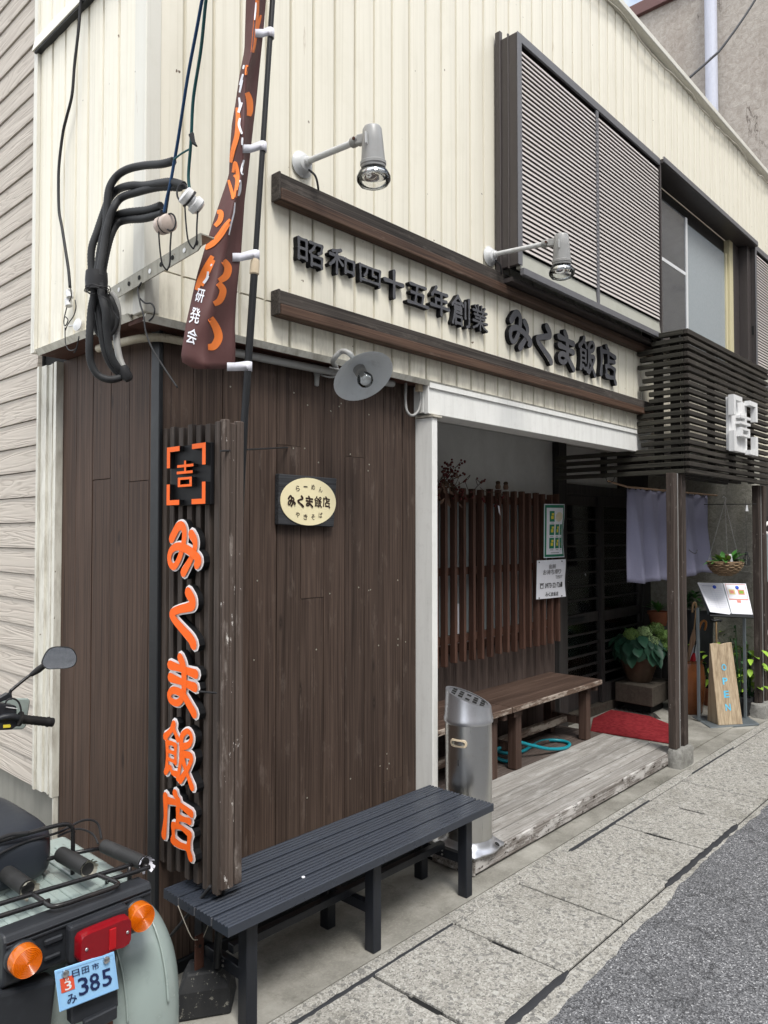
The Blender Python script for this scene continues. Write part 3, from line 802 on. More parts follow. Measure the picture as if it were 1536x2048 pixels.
# --- ground floor plank walls
fx = [1.430, 1.558, 1.688, 1.817, 1.954, 2.083, 2.216, 2.344, 2.469, 2.599, 2.732, 2.832]
core = MB().box(1.432, 2.84, 2.416, 2.46, .0, 2.305).build('plank_wall', 'void', shop)
cuts = {0: [], 1: [], 2: [], 3: [], 4: [1.94], 5: [1.30], 6: [], 7: [1.92], 8: [], 9: [.41], 10: []}
rp = random.Random(8)
for i in range(len(fx) - 1):
    zs = [.045] + sorted(cuts[i]) + [2.303]
    for z0, z1 in zip(zs, zs[1:]):
        j = rp.uniform(-.0012, .0012)
        MB().box(fx[i] + .0016, fx[i + 1] - .0016, 2.400 + j, 2.4165, z0 + .0006, z1 - .0006).build('plank', 'plank_brown', core, bevel=.001)
MB().box(1.40, 2.85, 2.388, 2.43, -.02, .044).build('sill_beam', 'trim_black', shop, bevel=.003)
rn_ = random.Random(14); nl = None
for i in range(46):
    x_ = rn_.choice(fx[1:-1]) + rn_.choice((-.035, .03)) + rn_.uniform(-.01, .01); z_ = rn_.choice((.5, 1.05, 1.35, 1.9, 2.15)) + rn_.uniform(-.04, .04); p_ = (x_, 2.3983, z_)
    if nl is None: nl = MB().lathe([(.0038, 0), (.003, .0014), (0, .0016)], p_, (0, -1, 0), 8).build('nail', 'galv', core)
    else: twin(nl, p_, core, 'nail')
core2 = MB().box(1.441, 1.47, 2.45, 3.2, .0, 2.33).build('side_plank_wall', 'void', shop)
sy = [2.452, 2.478, 2.625, 2.770, 2.917, 3.062, 3.193]
scut = {0: [], 1: [1.77], 2: [], 3: [1.79], 4: [], 5: []}
for i in range(6):
    zs = [.05] + sorted(scut[i]) + [2.317]
    for z0, z1 in zip(zs, zs[1:]):
        j = rp.uniform(-.0012, .0012)
        MB().box(1.425 + j, 1.4412, sy[i] + .0018, sy[i + 1] - .0018, z0 + .001, z1 - .001).build('plank', 'plank_brown_side', core2, bevel=.001)
MB().box(1.412, 1.4285, 2.393, 2.450, .0, 2.316).build('corner_post', 'trim_black', shop, bevel=.003)
MB().box(1.40, 1.44, 2.40, 3.2, -.01, .046).build('sill_beam', 'trim_black', shop)
# ribbed cream end trim beside the house behind
tr = MB()
for a, b_, x in ((3.196, 3.222, 1.396), (3.222, 3.30, 1.408), (3.226, 3.236, 1.402), (3.25, 3.262, 1.403), (3.30, 3.352, 1.398), (3.356, 3.372, 1.388), (3.372, 3.41, 1.402)):
    tr.box(x, 1.43, a, b_ - .0005, .46, 2.312)
tr.build('end_trim', 'siding_trim', shop)
MB().box(1.405, 1.425, 3.198, 3.21, .05, .458).build('end_strip', 'siding_trim', shop)

# --- white corner post and lintel of the porch
pst = MB().box(2.835, 2.876, 2.296, 2.46, .02, 2.142).build('porch_post', 'white_paint', shop, bevel=.003)
MB().box(2.828, 2.90, 2.286, 2.40, 2.143, 2.153).build('post_cap', 'wire_cream', pst)
MB().box(2.818, 5.37, 2.306, 2.335, 2.158, 2.3).box(2.818, 5.37, 2.336, 2.46, 2.165, 2.3).build('lintel', 'white_paint', shop, bevel=.003)
MB().box(2.82, 5.40, 2.297, 2.305, 2.285, 2.312).build('lintel_trim', 'white_paint', shop)
# --- porch: ceiling, back wall, side cheek
MB().box(2.86, 7.2, 2.46, 3.16, 2.306, 2.34).build('porch_ceiling', 'plaster', shop)
ceil_bits = [(3.2, 2.62), (3.62, 2.9), (4.5, 2.75)]
for x, y in ceil_bits:
    f_ = MB(); f_.lathe([(.0, 0), (.035, .0), (.04, .012), (.02, .022), (.0, .024)], (x, y, 2.306), (0, 0, -1), 12); f_.build('ceiling_rose', 'lamp_grey', shop, smooth=40)
MB().box(2.845, 2.875, 2.462, 3.12, .0, 2.3).build('porch_cheek', 'porch_plank', shop)
pw = MB().box(2.88, 5.33, 3.074, 3.13, 1.84, 2.303).build('porch_plaster', 'plaster', shop)
pwl = MB().box(2.88, 5.33, 3.075, 3.13, .08, .78).build('porch_plank_wall', 'void', shop)
x = 2.885
while x < 5.30:
    x2 = min(x + .126, 5.315)
    MB().box(x + .0015, x2 - .0015, 3.058, 3.0745, .085, .775).build('plank', 'porch_plank', pwl, bevel=.0015); x = x2
win = MB().box(2.9, 5.3, 3.095, 3.11, .80, 1.84).build('porch_window', 'glass_frosted', shop)
fr = MB()
for a, b_ in ((2.9, 2.95), (3.66, 3.71), (4.28, 4.33), (4.88, 4.93), (5.26, 5.31)): fr.box(a, b_, 3.07, 3.094, .83, 1.80)
fr.box(2.9, 5.31, 3.066, 3.094, .78, .83).box(2.9, 5.31, 3.066, 3.094, 1.80, 1.84)
fr.build('window_frame', 'grille_wood', win)
MB().box(4.02, 4.06, 3.05, 3.09, .84, 1.1).build('sheet_of_paper', 'paper', win)
MB().box(5.32, 5.455, 3.02, 3.14, .0, 2.304).build('porch_pillar', 'door_wood', shop, bevel=.004)
# --- entrance: header, plaster over the doors, dim room behind
MB().box(5.46, 7.15, 3.09, 3.16, 1.90, 1.985).build('door_header', 'door_wood', shop, bevel=.003)
MB().box(5.46, 6.55, 3.11, 3.16, 1.986, 2.303).build('header_plaster', 'plaster', shop)
MB().box(6.551, 7.16, 3.08, 3.16, 1.986, 2.303).build('header_board', 'door_wood', shop)
MB().box(5.46, 7.15, 3.06, 3.17, .0, .085).build('door_sill', 'stone_dark', shop, bevel=.004)
room = MB()
room.box(4.9, 8.2, 4.9, 4.95, 0, 2.35).box(4.85, 4.9, 3.17, 4.95, 0, 2.35).box(8.2, 8.25, 3.17, 4.95, 0, 2.35).box(4.9, 8.2, 3.17, 4.95, -.01, .012)
room.build('entrance_room', 'porch_plank', shop)
MB().box(5.52, 6.15, 3.19, 3.5, .09, .79).build('shoe_cabinet', 'cabinet_orange', shop, bevel=.004)
for i in range(3): MB().box(5.58 + i * .19, 5.74 + i * .19, 3.20, 3.3, .80, .95 + .06 * (i % 2)).build('parcel', ('plaster', 'cabinet_orange', 'stucco_entry')[i], shop, bevel=.004)
MB().box(6.42, 6.62, 3.2, 3.5, .09, 1.5).build('shoe_cabinet', 'stucco_entry', shop, bevel=.004)
MB().box(6.64, 6.92, 3.22, 3.5, .09, .95).build('shoe_cabinet', 'porch_plank', shop, bevel=.004)
MB().box(6.22, 6.34, 3.2, 3.3, .09, 1.9).build('room_post', 'door_wood', shop)

# --- stucco wall closing the entrance on the right
MB().box(7.16, 7.4, 2.13, 3.6, .0, 2.31).build('entry_wall', 'stucco_entry', shop)
MB().box(7.148, 7.16, 2.14, 3.0, 1.216, 1.232).build('entry_wall_ledge', 'stucco_entry', shop)
MB().box(7.41, 9.5, 2.30, 2.42, .0, 2.314).build('street_wall', 'door_wood', shop)

# --- shutter box with two louvred panels (left of the window) and one beyond
YS = 2.155
def shutter(x0, xs, zb, zt, name, split):
    bx = MB()
    bx.box(x0, x0 + .028, YS, 2.298, zb, zt)                       # near cheek
    bx.box(x0 + .03, xs, YS + .012, 2.298, zt - .02, zt)
    o_ = bx.build(name, 'frame_brown', shop, bevel=.003)
    MB().box(x0 - .006, x0 + .008, YS + .052, YS + .06, zb - .01, zt + .012).box(x0 - .012, x0 + .012, 2.255, 2.288, zb - .03, zt + .045).build('cheek_rib', 'frame_brown', o_, bevel=.002)
    fr_ = MB()
    fr_.box(x0 + .029, xs, YS - .004, YS + .011, zt - .045, zt + .004)
    fr_.box(x0 - .003, x0 + .04, YS - .006, YS - .001, zb, zt)
    fr_.box(x0 + .029, xs, YS - .02, 2.16, zb - .052, zb - .014)
    for s_ in split: fr_.box(s_ - .014, s_ + .014, YS - .002, YS + .012, zb - .012, zt - .046)
    fr_.build('frame', 'frame_grey', o_, bevel=.002)
    MB().prism([(x0 + .03, YS + .004, zb - .013), (x0 + .03, YS + .016, zb + .082), (x0 + .03, YS + .03, zb + .082), (x0 + .03, YS + .03, zb - .013)], (xs - x0 - .03, 0, 0)).build('bottom_rail', 'shutter_bottom', o_)
    MB().box(x0 + .03, xs, YS + .06, YS + .07, zb, zt - .02).build('backing', 'void', o_)
    e = [x0 + .041] + list(split) + [xs]
    for a, b_ in zip(e, e[1:]):
        a2, b2 = a + (.015 if a in split else 0), b_ - .015
        proto = None; n = int((zt - .05 - (zb + .09)) / .0262)
        for i in range(n):
            z = zb + .092 + i * .0262
            if proto is None:
                q = MB().prism([(a2, YS + .002, z), (a2, YS + .004, z - .002), (a2, YS + .022, z + .010), (a2, YS + .0125, z + .0205), (a2, YS + .0105, z + .0205)], (b2 - a2, 0, 0))
                proto = q.build('louvre', 'shutter_slat', o_)
                c0 = WL[proto.name].copy(); zc = z
            else: twin(proto, (c0.x, c0.y, c0.z + z - zc), o_, 'louvre')
    return o_
shutter(3.385, 5.262, 3.005, 4.265, 'shutter_box', (4.305,))
shutter(7.43, 8.9, 3.005, 4.265, 'shutter_box', (8.2,))
MB().box(3.40, 5.3, 2.20, 2.298, 2.93, 2.952).build('shutter_sill', 'frame_brown', shop)
# --- the window itself
wf = MB()
wf.box(5.262, 7.425, 2.13, 2.30, 4.232, 4.262).box(5.262, 7.425, 2.14, 2.30, 2.955, 2.99)
wf.box(5.263, 5.275, 2.15, 2.30, 2.99, 4.23).box(7.33, 7.425, 2.19, 2.31, 2.99, 4.23)
wf = wf.build('window', 'frame_brown', shop, bevel=.002)
MB().box(5.262, 7.425, 2.122, 2.129, 4.238, 4.275).build('head_trim', 'frame_grey', wf)
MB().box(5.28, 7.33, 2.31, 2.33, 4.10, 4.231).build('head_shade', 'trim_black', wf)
sx = 6.02
MB().box(5.28, sx - .02, 2.255, 2.263, 3.63, 3.655).box(sx - .022, sx + .012, 2.25, 2.268, 2.99, 4.10).box(5.28, sx - .02, 2.255, 2.263, 2.99, 3.02).build('left_sash', 'alu_white', wf)
MB().box(sx + .014, sx + .03, 2.29, 2.30, 2.99, 4.10).build('sash_stile', 'alu_cream', wf)
MB().box(7.02, 7.06, 2.28, 2.30, 2.99, 4.10).build('sash_stile', 'alu_cream', wf)
for a_, b_, c_ in ((7.065, 7.10, 'alu_cream'), (7.103, 7.16, 'alu_cream'), (7.165, 7.325, 'frame_brown')): MB().box(a_, b_, 2.262 + (a_ - 7.06) * .03, 2.31, 2.99, 4.23).build('jamb', c_, wf)
MB().box(5.285, sx - .022, 2.257, 2.261, 3.656, 4.10).build('pane', 'glass_screen', wf)
MB().box(5.285, sx - .022, 2.257, 2.261, 3.021, 3.629).build('pane', 'glass_screen', wf)
MB().box(sx + .031, 7.019, 2.292, 2.296, 2.99, 4.10).build('pane', 'glass_pebbled', wf)
MB().box(5.30, 7.33, 2.318, 2.324, 2.99, 4.09).build('curtain', 'glass_frosted', wf)
# pull recess on the second shutter cheek
MB().box(7.424, 7.43, 2.17, 2.235, 3.42, 3.50).build('pull_recess', 'void', wf)

# ================================================================== HOUSE BEHIND, LEFT
house = thing('annex_house', (1.41, 5, 0), 'house wall with beige wood-grain horizontal siding left of the cream trim', 'house')
hw = MB().box(1.425, 1.6, 3.40, 9, .455, 7.5).build('siding_wall', 'void', house)
z = .46; rp = random.Random(4)
bd = None
while z < 6.2:
    h_ = .113
    q = MB().prism([(1.405, 3.196 if z > 2.34 else 3.412, z), (1.4045, 3.196 if z > 2.34 else 3.412, z + .012), (1.412, 3.196 if z > 2.34 else 3.412, z + h_), (1.4255, 3.196 if z > 2.34 else 3.412, z + h_), (1.4255, 3.196 if z > 2.34 else 3.412, z)], (0, 5.6, 0))
    q.build('siding_board', 'siding_beige', house); z += h_ + .0035
MB().box(1.43, 1.6, 3.2, 9, -.02, .452).build('foundation', 'foundation', house)

# ================================================================== BUILDING BEHIND, RIGHT
far = thing('stucco_building', (11, 4, 0), 'tall weathered grey-beige stucco building behind the cream parapet', 'building')
XF = 9.75
pA = atx(1268, 32, XF); pB = atx(1340, -2, XF)
MB().box(XF, XF + 6, -1.5, pA.y, 0, pA.z - .05).build('stucco_wall', 'stucco_far', far)
MB().box(XF - .06, XF + 6.05, -1.6, pA.y + .05, pA.z - .05, pA.z + .12).build('roof_edge', 'flash_red', far, bevel=.01)
d0 = atx(1427, 150, XF)
MB().lathe([(.075, 0), (.075, pA.z - .1)], (XF - .075, d0.y, 0), n=14).build('down_pipe', 'down_pipe', far, smooth=40)
pale = thing('pale_building', (16, 2, 0), 'pale building glimpsed far down the street past the canopy', 'building')
q = MB().box(16, 17, -.4, 6, 0, 7).build('wall', 'pale_wall', pale)
MB().box(15.96, 15.999, 1.2, 2.2, 1.0, 2.1).build('window', 'frame_grey', pale)

# unseen houses added behind the camera to shade the lane and show in the glass
rp = random.Random(50); x = -12
for i in range(4):
    wd = (7.0, 6.2, 7.4, 6.6)[i]; h_ = (5.4, 6.4, 5.6, 6.6)[i]
    opp = thing('added_house', (x + wd / 2, -7, 0), ('added beige stucco house, unseen across the lane behind the camera', 'added brown plank house, unseen across the lane behind the camera', 'added white plastered house, unseen across the lane behind the camera', 'added grey stucco house, unseen across the lane behind the camera')[i], 'house', 'added houses across the lane')
    MB().box(x, x + wd - .15, -9.5, -5.2 + rp.uniform(-.2, .2), 0, h_).build('house_wall', ('stucco_far', 'plank_brown', 'plaster', 'stucco_entry')[i], opp)
    MB().prism([(x - .2, -4.7, h_), (x - .2, -9.9, h_), (x - .2, -7.3, h_ + 1.5)], (wd + .2, 0, 0)).build('roof', 'rusty', opp)
    for q in range(2): MB().box(x + .8 + q * 2.4, x + 2.2 + q * 2.4, -5.3, -4.95, 1.0, 2.2).build('window', 'glass_screen', opp)
    x += wd

def atd(u, v, d): return C0 + ray(u, v) * d

# ================================================================== SIGN BAND ON THE FACADE
band = thing('fascia_sign', (3.5, 2.29, 2.4), 'sign band of raised dark characters between two brown wooden rails on cream siding', 'sign')
for v0, v1, vr in ((341, 396, 0), (577, 627, 0)):
    zt = aty(558, v0, 2.25).z; zb_ = aty(558, v1, 2.242).z; h = zt - zb_; xa = 1.842
    rl = MB().box(xa + .004, 5.47, 2.256, 2.2975, zt - h * .55, zt).build('rail', 'rail_grey', band, bevel=.004)
    MB().box(xa + .004, 5.47, 2.243, 2.2975, zb_, zt - h * .56).build('rail_board', 'rail_brown', rl, bevel=.005)
    MB().box(xa - .006, xa + .0035, 2.247, 2.297, zb_ + .002, zt - .001).build('rail_end', 'rail_grey', rl, bevel=.002)
heavy = [('昭', 589, 649, 467, 541), ('和', 655, 711, 490, 559), ('四', 713.5, 763, 519, 579), ('十', 765.5, 808, 534, 601), ('五', 812, 857.6, 559, 619),
         ('年', 857.6, 899, 568.5, 636), ('創', 900.8, 940.5, 586, 658.7), ('業', 941.8, 975, 605, 665.6)]
YL = 2.272
for ch, u0, u1, v0, v1 in heavy:
    # the box height at mid width; the letters stand upright on the wall
    um = (u0 + u1) / 2; x0 = aty(u0 + 3, 600, YL).x; x1 = aty(u1, 600, YL).x
    k0 = (v1 - v0); slope = (1065 - (v0 + v1) / 2) / (2152 - um) * (u1 - u0)
    zc = aty(um, (v0 + v1) / 2, YL).z; hz_ = aty(um, v0 + slope * .4, YL).z - aty(um, v1 - slope * .4, YL).z
    f_ = quad_map((x0, YL, zc + hz_ / 2), (x1, YL, zc + hz_ / 2), (x1, YL, zc - hz_ / 2), (x0, YL, zc - hz_ / 2), (0, -1, 0))
    m_ = MB(); brush(m_, ch, f_, .8, .85, .026, 0, .0002); m_.build('letter', ['letter_grey', 'letter_side'], band)
for ch, u0, u1, v0, v1 in [('み', 1013, 1064, 616, 707), ('く', 1065, 1108, 641, 728), ('ま', 1110.6, 1149.4, 656.4, 741.7), ('飯', 1152.7, 1190, 669.7, 753.8), ('店', 1194, 1232, 687, 767)]:
    um = (u0 + u1) / 2; x0 = aty(u0 + 4, 600, YL).x; x1 = aty(u1, 600, YL).x
    slope = (1065 - (v0 + v1) / 2) / (2152 - um) * (u1 - u0)
    zc = aty(um, (v0 + v1) / 2, YL).z; hz_ = aty(um, v0 + slope * .35, YL).z - aty(um, v1 - slope * .35, YL).z
    f_ = quad_map((x0, YL, zc + hz_ / 2), (x1, YL, zc + hz_ / 2), (x1, YL, zc - hz_ / 2), (x0, YL, zc - hz_ / 2), (0, -1, 0))
    m_ = MB(); brush(m_, ch, f_, 1.4, .95, .026, 0, .0002); m_.build('letter', ['letter_grey', 'letter_side'], band)

# ================================================================== LAMPS
def spot(u, v, ue, ve, hu, hv, lab):
    b_ = aty(u, v, 2.297); e_ = atx(ue, ve, b_.x)
    t = thing('spotlight', b_, lab, 'lamp', 'outdoor spotlights over the sign band')
    MB().lathe([(.052, 0), (.054, .006), (.042, .014), (.032, .03), (.015, .037), (0, .038)], b_, (0, -1, 0), 24).build('wall_plate', 'lamp_white', t, smooth=35)
    s0 = b_ + Vector((0, -.036, .002)); d_ = (e_ - s0).normalized()
    MB().tube([s0, e_], .0125, 12).build('arm', 'lamp_white', t, smooth=40)
    MB().lathe([(.018, 0), (.019, .012), (.016, .016)], s0 - d_ * .002, d_, 14).build('arm_collar', 'lamp_white', t, smooth=40)
    k0 = e_ - d_ * .02; k1 = e_ + d_ * .05
    MB().lathe([(.019, 0), (.02, .01), (.017, .04), (.0, .045)], k0, d_, 12).build('knuckle', 'lamp_grey', t, smooth=40)
    hb = MB(); hc = e_ + d_ * .085 + Vector((0, 0, .02)); ax = Vector((.10, .05, -1)).normalized()
    hb.lathe([(.0, -.012), (.030, -.010), (.036, .0), (.040, .05), (.045, .115), (.049, .118), (.049, .128), (.046, .130), (.046, .138), (.042, .139)], hc, ax, 28)
    hd = hb.build('lamp_head', 'lamp_grey', t, smooth=35)
    MB().bar(k0 + d_ * .03, hc + ax * .03, .03, .038).build('yoke', 'lamp_grey', t, bevel=.006)
    MB().bar(hc + Vector((-.042, -.01, .0)) + ax * .03, hc + Vector((-.042, -.01, 0)) + ax * .07, .004, .03).build('rating_plate', 'lamp_white', hd)
    for s_ in (-1, 1):
        MB().lathe([(.006, 0), (.006, .006)], k0 + d_ * .03 + Vector((s_ * .02, 0, 0)), (s_, 0, 0), 8).build('screw', 'rusty', t)
    bl = MB().lathe([(.036, .138), (.055, .152), (.064, .172), (.063, .188), (.05, .204), (.026, .212), (.0, .214)], hc, ax, 28).build('bulb', 'glass_bulb', t, smooth=180)
    MB().lathe([(.034, .139), (.052, .152), (.060, .170), (.052, .171), (.03, .156), (.0, .152)], hc, ax, 28).build('reflector', 'chrome', bl, smooth=180)
    MB().tube(curve([b_ + Vector((.012, -.03, -.025)), b_ + Vector((.03, -.05, -.05)), b_ + Vector((.05, -.045, -.085)), b_ + Vector((.075, -.02, -.105))], 6), .0045, 8).build('flex', 'wire_black', t, smooth=180)
    return t
spot(603, 330, 712, 283, 755, 300, 'silver spotlight on a straight arm above the left end of the sign band')
spot(978, 513, 1093, 487, 1110, 500, 'silver spotlight on a straight arm beside the louvred shutter')

gb = aty(632, 745, 2.399)
goose = thing('gooseneck_lamp', gb, 'grey enamel dish lamp on a bent gooseneck arm under the cream jetty', 'lamp')
cc = aty(726, 752, 2.13); vd = (cc - C0).normalized()
nn = (-vd * .58 + (RT * .50 - UP * .866) * .815).normalized()
prof = [(.020, -.085), (.024, -.06), (.030, -.05), (.055, -.044), (.09, -.026), (.127, .002), (.130, .005), (.126, .0055), (.088, -.021), (.053, -.039), (.028, -.044), (.0, -.046)]
MB().lathe(prof, cc, nn, 40).build('shade', 'shade_grey', goose, smooth=50)
MB().lathe([(.0, -.046), (.026, -.045), (.025, -.02), (.019, -.018), (.0, -.019)], cc, nn, 20).build('socket', 'pipe_grey', goose, smooth=40)
bl = MB().lathe([(.012, -.02), (.016, -.01), (.03, .008), (.034, .024), (.028, .042), (.014, .053), (0, .056)], cc, nn, 20).build('bulb', 'glass_bulb', goose, smooth=180)
top = cc - nn * .09
MB().tube(curve([gb + Vector((0, -.015, 0)), gb + Vector((.05, -.07, .012)), aty(666, 722, 2.22), aty(683, 703, 2.17), aty(700, 708, 2.13), top, cc - nn * .055], 8), .0105, 10).build('arm', 'pipe_grey', goose, smooth=180)
MB().prism([gb + Vector(p) for p in ((-.03, 0, .035), (.03, 0, .03), (.012, 0, -.02), (.008, 0, -.06), (-.012, 0, -.06), (-.012, 0, -.02))], (0, -.012, 0)).build('wall_bracket', 'pipe_grey', goose, bevel=.003)
MB().tube(curve([gb + Vector((.01, -.02, -.012)), gb + Vector((.05, -.05, -.02)), gb + Vector((.1, -.1, .0)), aty(660, 735, 2.25)], 6), .004, 6).build('flex', 'pipe_grey', goose, smooth=180)

# conduit under the jetty and the loop of flex by the lintel
cond = thing('conduit', (2.0, 2.36, 2.26), 'beige conduit running under the cream jetty to a loop of flex by the lintel', 'conduit')
pth = [(1.36, 2.75, 2.285), (1.355, 2.55, 2.275), (1.365, 2.43, 2.27), (1.40, 2.365, 2.268), (1.48, 2.355, 2.268), (1.6, 2.36, 2.27)]
cp = curve(pth, 10); m_ = MB(); L_ = len(cp)
dense = []
for i in range(L_ - 1):
    for j in range(3): dense.append(cp[i].lerp(cp[i + 1], j / 3))
m_.tube(dense, [.0155 if i % 2 else .0135 for i in range(len(dense))], 10); m_.build('corrugated_pipe', 'pipe_beige', cond, smooth=50)
MB().tube(curve([(1.6, 2.36, 2.27), (1.9, 2.362, 2.272), (2.2, 2.362, 2.276), (2.55, 2.362, 2.28), (2.62, 2.36, 2.282)], 6), .0165, 10).build('pipe', 'pipe_grey', cond, smooth=180)
a_ = aty(812, 772, 2.37)
MB().tube(curve([a_ + Vector((0, 0, .03)), aty(811, 800, 2.37), aty(814, 822, 2.36), aty(824, 831, 2.35), aty(836, 822, 2.35), aty(841, 800, 2.35), aty(839, 780, 2.35)], 8), .0065, 8).build('flex_loop', 'pipe_grey', cond, smooth=180)
p_ = aty(838, 772, 2.35)
MB().box(p_.x - .018, p_.x + .018, p_.y - .012, p_.y + .012, p_.z - .028, p_.z + .028).build('connector', 'beige_plastic', cond, bevel=.003)
MB().box(p_.x - .03, p_.x + .03, p_.y + .013, p_.y + .03, p_.z + .03, p_.z + .045).build('connector_bracket', 'pipe_grey', cond)

# ================================================================== POWER ENTRY: CONDUITS, BRACKET, INSULATORS, WIRES
cb = thing('cable_bundle', atd(205, 600, 2.5), 'bundle of black corrugated conduits looping down at the cream corner', 'cables')
def px(path, d): return [atd(u, v, d + dd) for u, v, dd in path]
TB = {
 'a': [(347, 322, -.16), (324, 328, -.12), (289, 331, -.06), (257, 338, -.02), (234, 352, 0), (219, 376, 0), (214, 410, 0), (212, 449, 0), (203, 488, 0), (194, 546, 0), (189, 585, 0), (182, 624, 0), (179, 683, 0), (181, 722, .01), (195, 749, .02), (218, 759, .03), (240, 755, .05), (252, 745, .06)],
 'b': [(368, 371, -.22), (343, 364, -.18), (316, 367, -.12), (289, 371, -.06), (262, 371, -.03), (236, 379, .02), (219, 396, .02), (208, 424, .02), (195, 462, .02), (183, 500, .02), (184, 546, .02), (192, 590, .02), (197, 626, .02), (203, 663, .02), (212, 708, .03), (230, 740, .05), (250, 748, .06)],
 'c': [(360, 375, -.18), (320, 374, -.11), (273, 385, -.04), (242, 396, .0), (226, 418, -.01), (216, 449, -.01), (208, 491, -.01), (200, 546, -.015), (203, 588, -.015), (211, 624, -.015), (214, 663, 0), (221, 706, .02), (236, 735, .04), (251, 744, .06)],
 'd': [(322, 411, -.12), (296, 420, -.07), (253, 425, 0), (230, 434, .03), (213, 458, .03), (204, 499, .03), (198, 546, .03), (200, 590, .03), (194, 632, .03), (193, 655, .035), (204, 671, .04), (218, 668, .05), (230, 650, .06), (232, 628, .06), (224, 605, .05), (218, 592, .05)],
 'e': [(326, 427, -.12), (289, 437, -.06), (253, 440, .01), (234, 448, .02), (222, 470, .01), (212, 508, .01), (205, 550, .01), (208, 585, .02), (217, 612, .03), (222, 640, .04), (214, 668, .05), (200, 660, .05)],
}
for key, p3 in TB.items():
    pts = curve(px(p3, 2.47), 7); dn = []
    for i in range(len(pts) - 1): dn += [pts[i].lerp(pts[i + 1], j / 2) for j in range(2)]
    MB().tube(dn, [.0128 if i % 2 else .0116 for i in range(len(dn))], 9).build('conduit', 'pipe_black', cb, smooth=60)
MB().tube(curve(px([(220, 585, .05), (231, 600, .06), (236, 630, .07), (233, 672, .08), (238, 712, .07), (248, 738, .06)], 2.47), 7), .0115, 9).build('tail_pipe', 'pipe_grey', cb, smooth=180)
MB().lathe([(.018, -.02), (.019, .02), (.012, .03)], atd(250, 745, 2.52), (RT * .5 - UP), 10).build('tape_wrap', 'wire_black', cb, smooth=50)
MB().lathe([(.034, -.03), (.036, .0), (.034, .03)], atd(193, 562, 2.47), (0, 0, 1), 12).build('tape_wrap', 'wire_black', cb, smooth=50)
rw = random.Random(2)
for i in range(3):
    c_ = atd(194 + rw.uniform(-2, 2), 576 + i * 4, 2.46); lp = []
    for a in range(0, 360, 30): lp.append(c_ + RT * (.038 * math.cos(R(a))) + FW * (.038 * math.sin(R(a))) + UP * rw.uniform(-.006, .006))
    MB().tube(curve(lp, 3, True), .0016, 5, True).build('tie_wire', 'wire_black', cb)
for p3 in ([(196, 590, -.05), (215, 600, -.04), (225, 620, -.02), (238, 638, -.02)], [(180, 570, -.05), (174, 575, -.04), (178, 586, -.05), (190, 588, -.05)]):
    MB().tube(curve(px(p3, 2.47), 6), .0018, 5).build('tie_wire', 'wire_black', cb)

brk = thing('angle_bracket', atx(270, 575, 1.275), 'rust-stained perforated steel angle bracket projecting from the cream corner', 'bracket')
A_ = atx(222, 603, 1.268); B_ = atx(402, 497, 1.268); d_ = (B_ - A_); L = d_.length; d_.normalize(); upv = Vector((1, 0, 0)).cross(d_) * -1
if upv.z < 0: upv = -upv
MB().prism([A_, A_ + upv * .045, B_ + upv * .045, B_ + upv * .01 , B_ - d_ * .02], (.004, 0, 0)).build('web', 'galv', brk)
MB().bar(A_ + Vector((.025, 0, 0)) + upv * .047, B_ + Vector((.025, 0, 0)) + upv * .047, .05, .004, upv).build('flange', 'galv', brk)
for i in range(8):
    c_ = A_ + d_ * (.06 + i * .068) + upv * .024 + Vector((-.0012, 0, 0))
    MB().lathe([(.008, 0), (.0078, .001)], c_, (-1, 0, 0), 12).build('hole', 'void' if i % 3 else 'sign_white', brk)
    c2 = A_ + d_ * (.03 + i * .068) + upv * .0505 + Vector((.022, 0, 0))

def insulator(u, v, d, col, lab, ax):
    c_ = atd(u, v, d)
    t = thing('insulator', c_, lab, 'insulator', 'porcelain insulators at the power entry')
    a = ax.normalized()
    MB().lathe([(.0, -.030), (.022, -.030), (.027, -.026), (.027, -.012), (.019, -.008), (.019, .004), (.027, .008), (.027, .024), (.022, .029), (0, .029)], c_, a, 20).build('spool', col, t, smooth=40)
    MB().lathe([(.021, .029), (.019, .034), (.005, .034), (.0, .032)], c_, a, 16).build('end_disc', 'ceramic_tan', t, smooth=40)
    MB().lathe([(.0285, -.010), (.0285, -.004)], c_, a, 18, caps=False).build('binding', 'wire_black', t)
    for s_ in (-1, 1):
        p0 = c_ + RT * (.020 * s_) - UP * .01
        MB().tube(curve([p0, p0 - UP * .06 - RT * .004 * s_, c_ - UP * .115 + RT * .012 * s_ + FW * .01, c_ - UP * .135 + FW * .02], 5), .0026, 6).build('hanger_wire', 'wire_black', t, smooth=180)
    lp = [c_ - a * .033 + RT * (.016 * math.cos(R(q))) + UP * (.026 * math.sin(R(q))) for q in range(0, 360, 40)]
    MB().tube(curve(lp, 3, True), .0028, 6, True).build('strap', 'wire_black', t)
insulator(383, 402, 2.22, 'ceramic', 'white porcelain insulator hanging closest to the brown banner', RT * .7 - UP * .55 + FW * .5)
insulator(330, 449, 2.30, 'ceramic_tan', 'pinkish tan porcelain insulator beside the ends of the black conduits', -RT * .7 + UP * .05 + FW * .7)

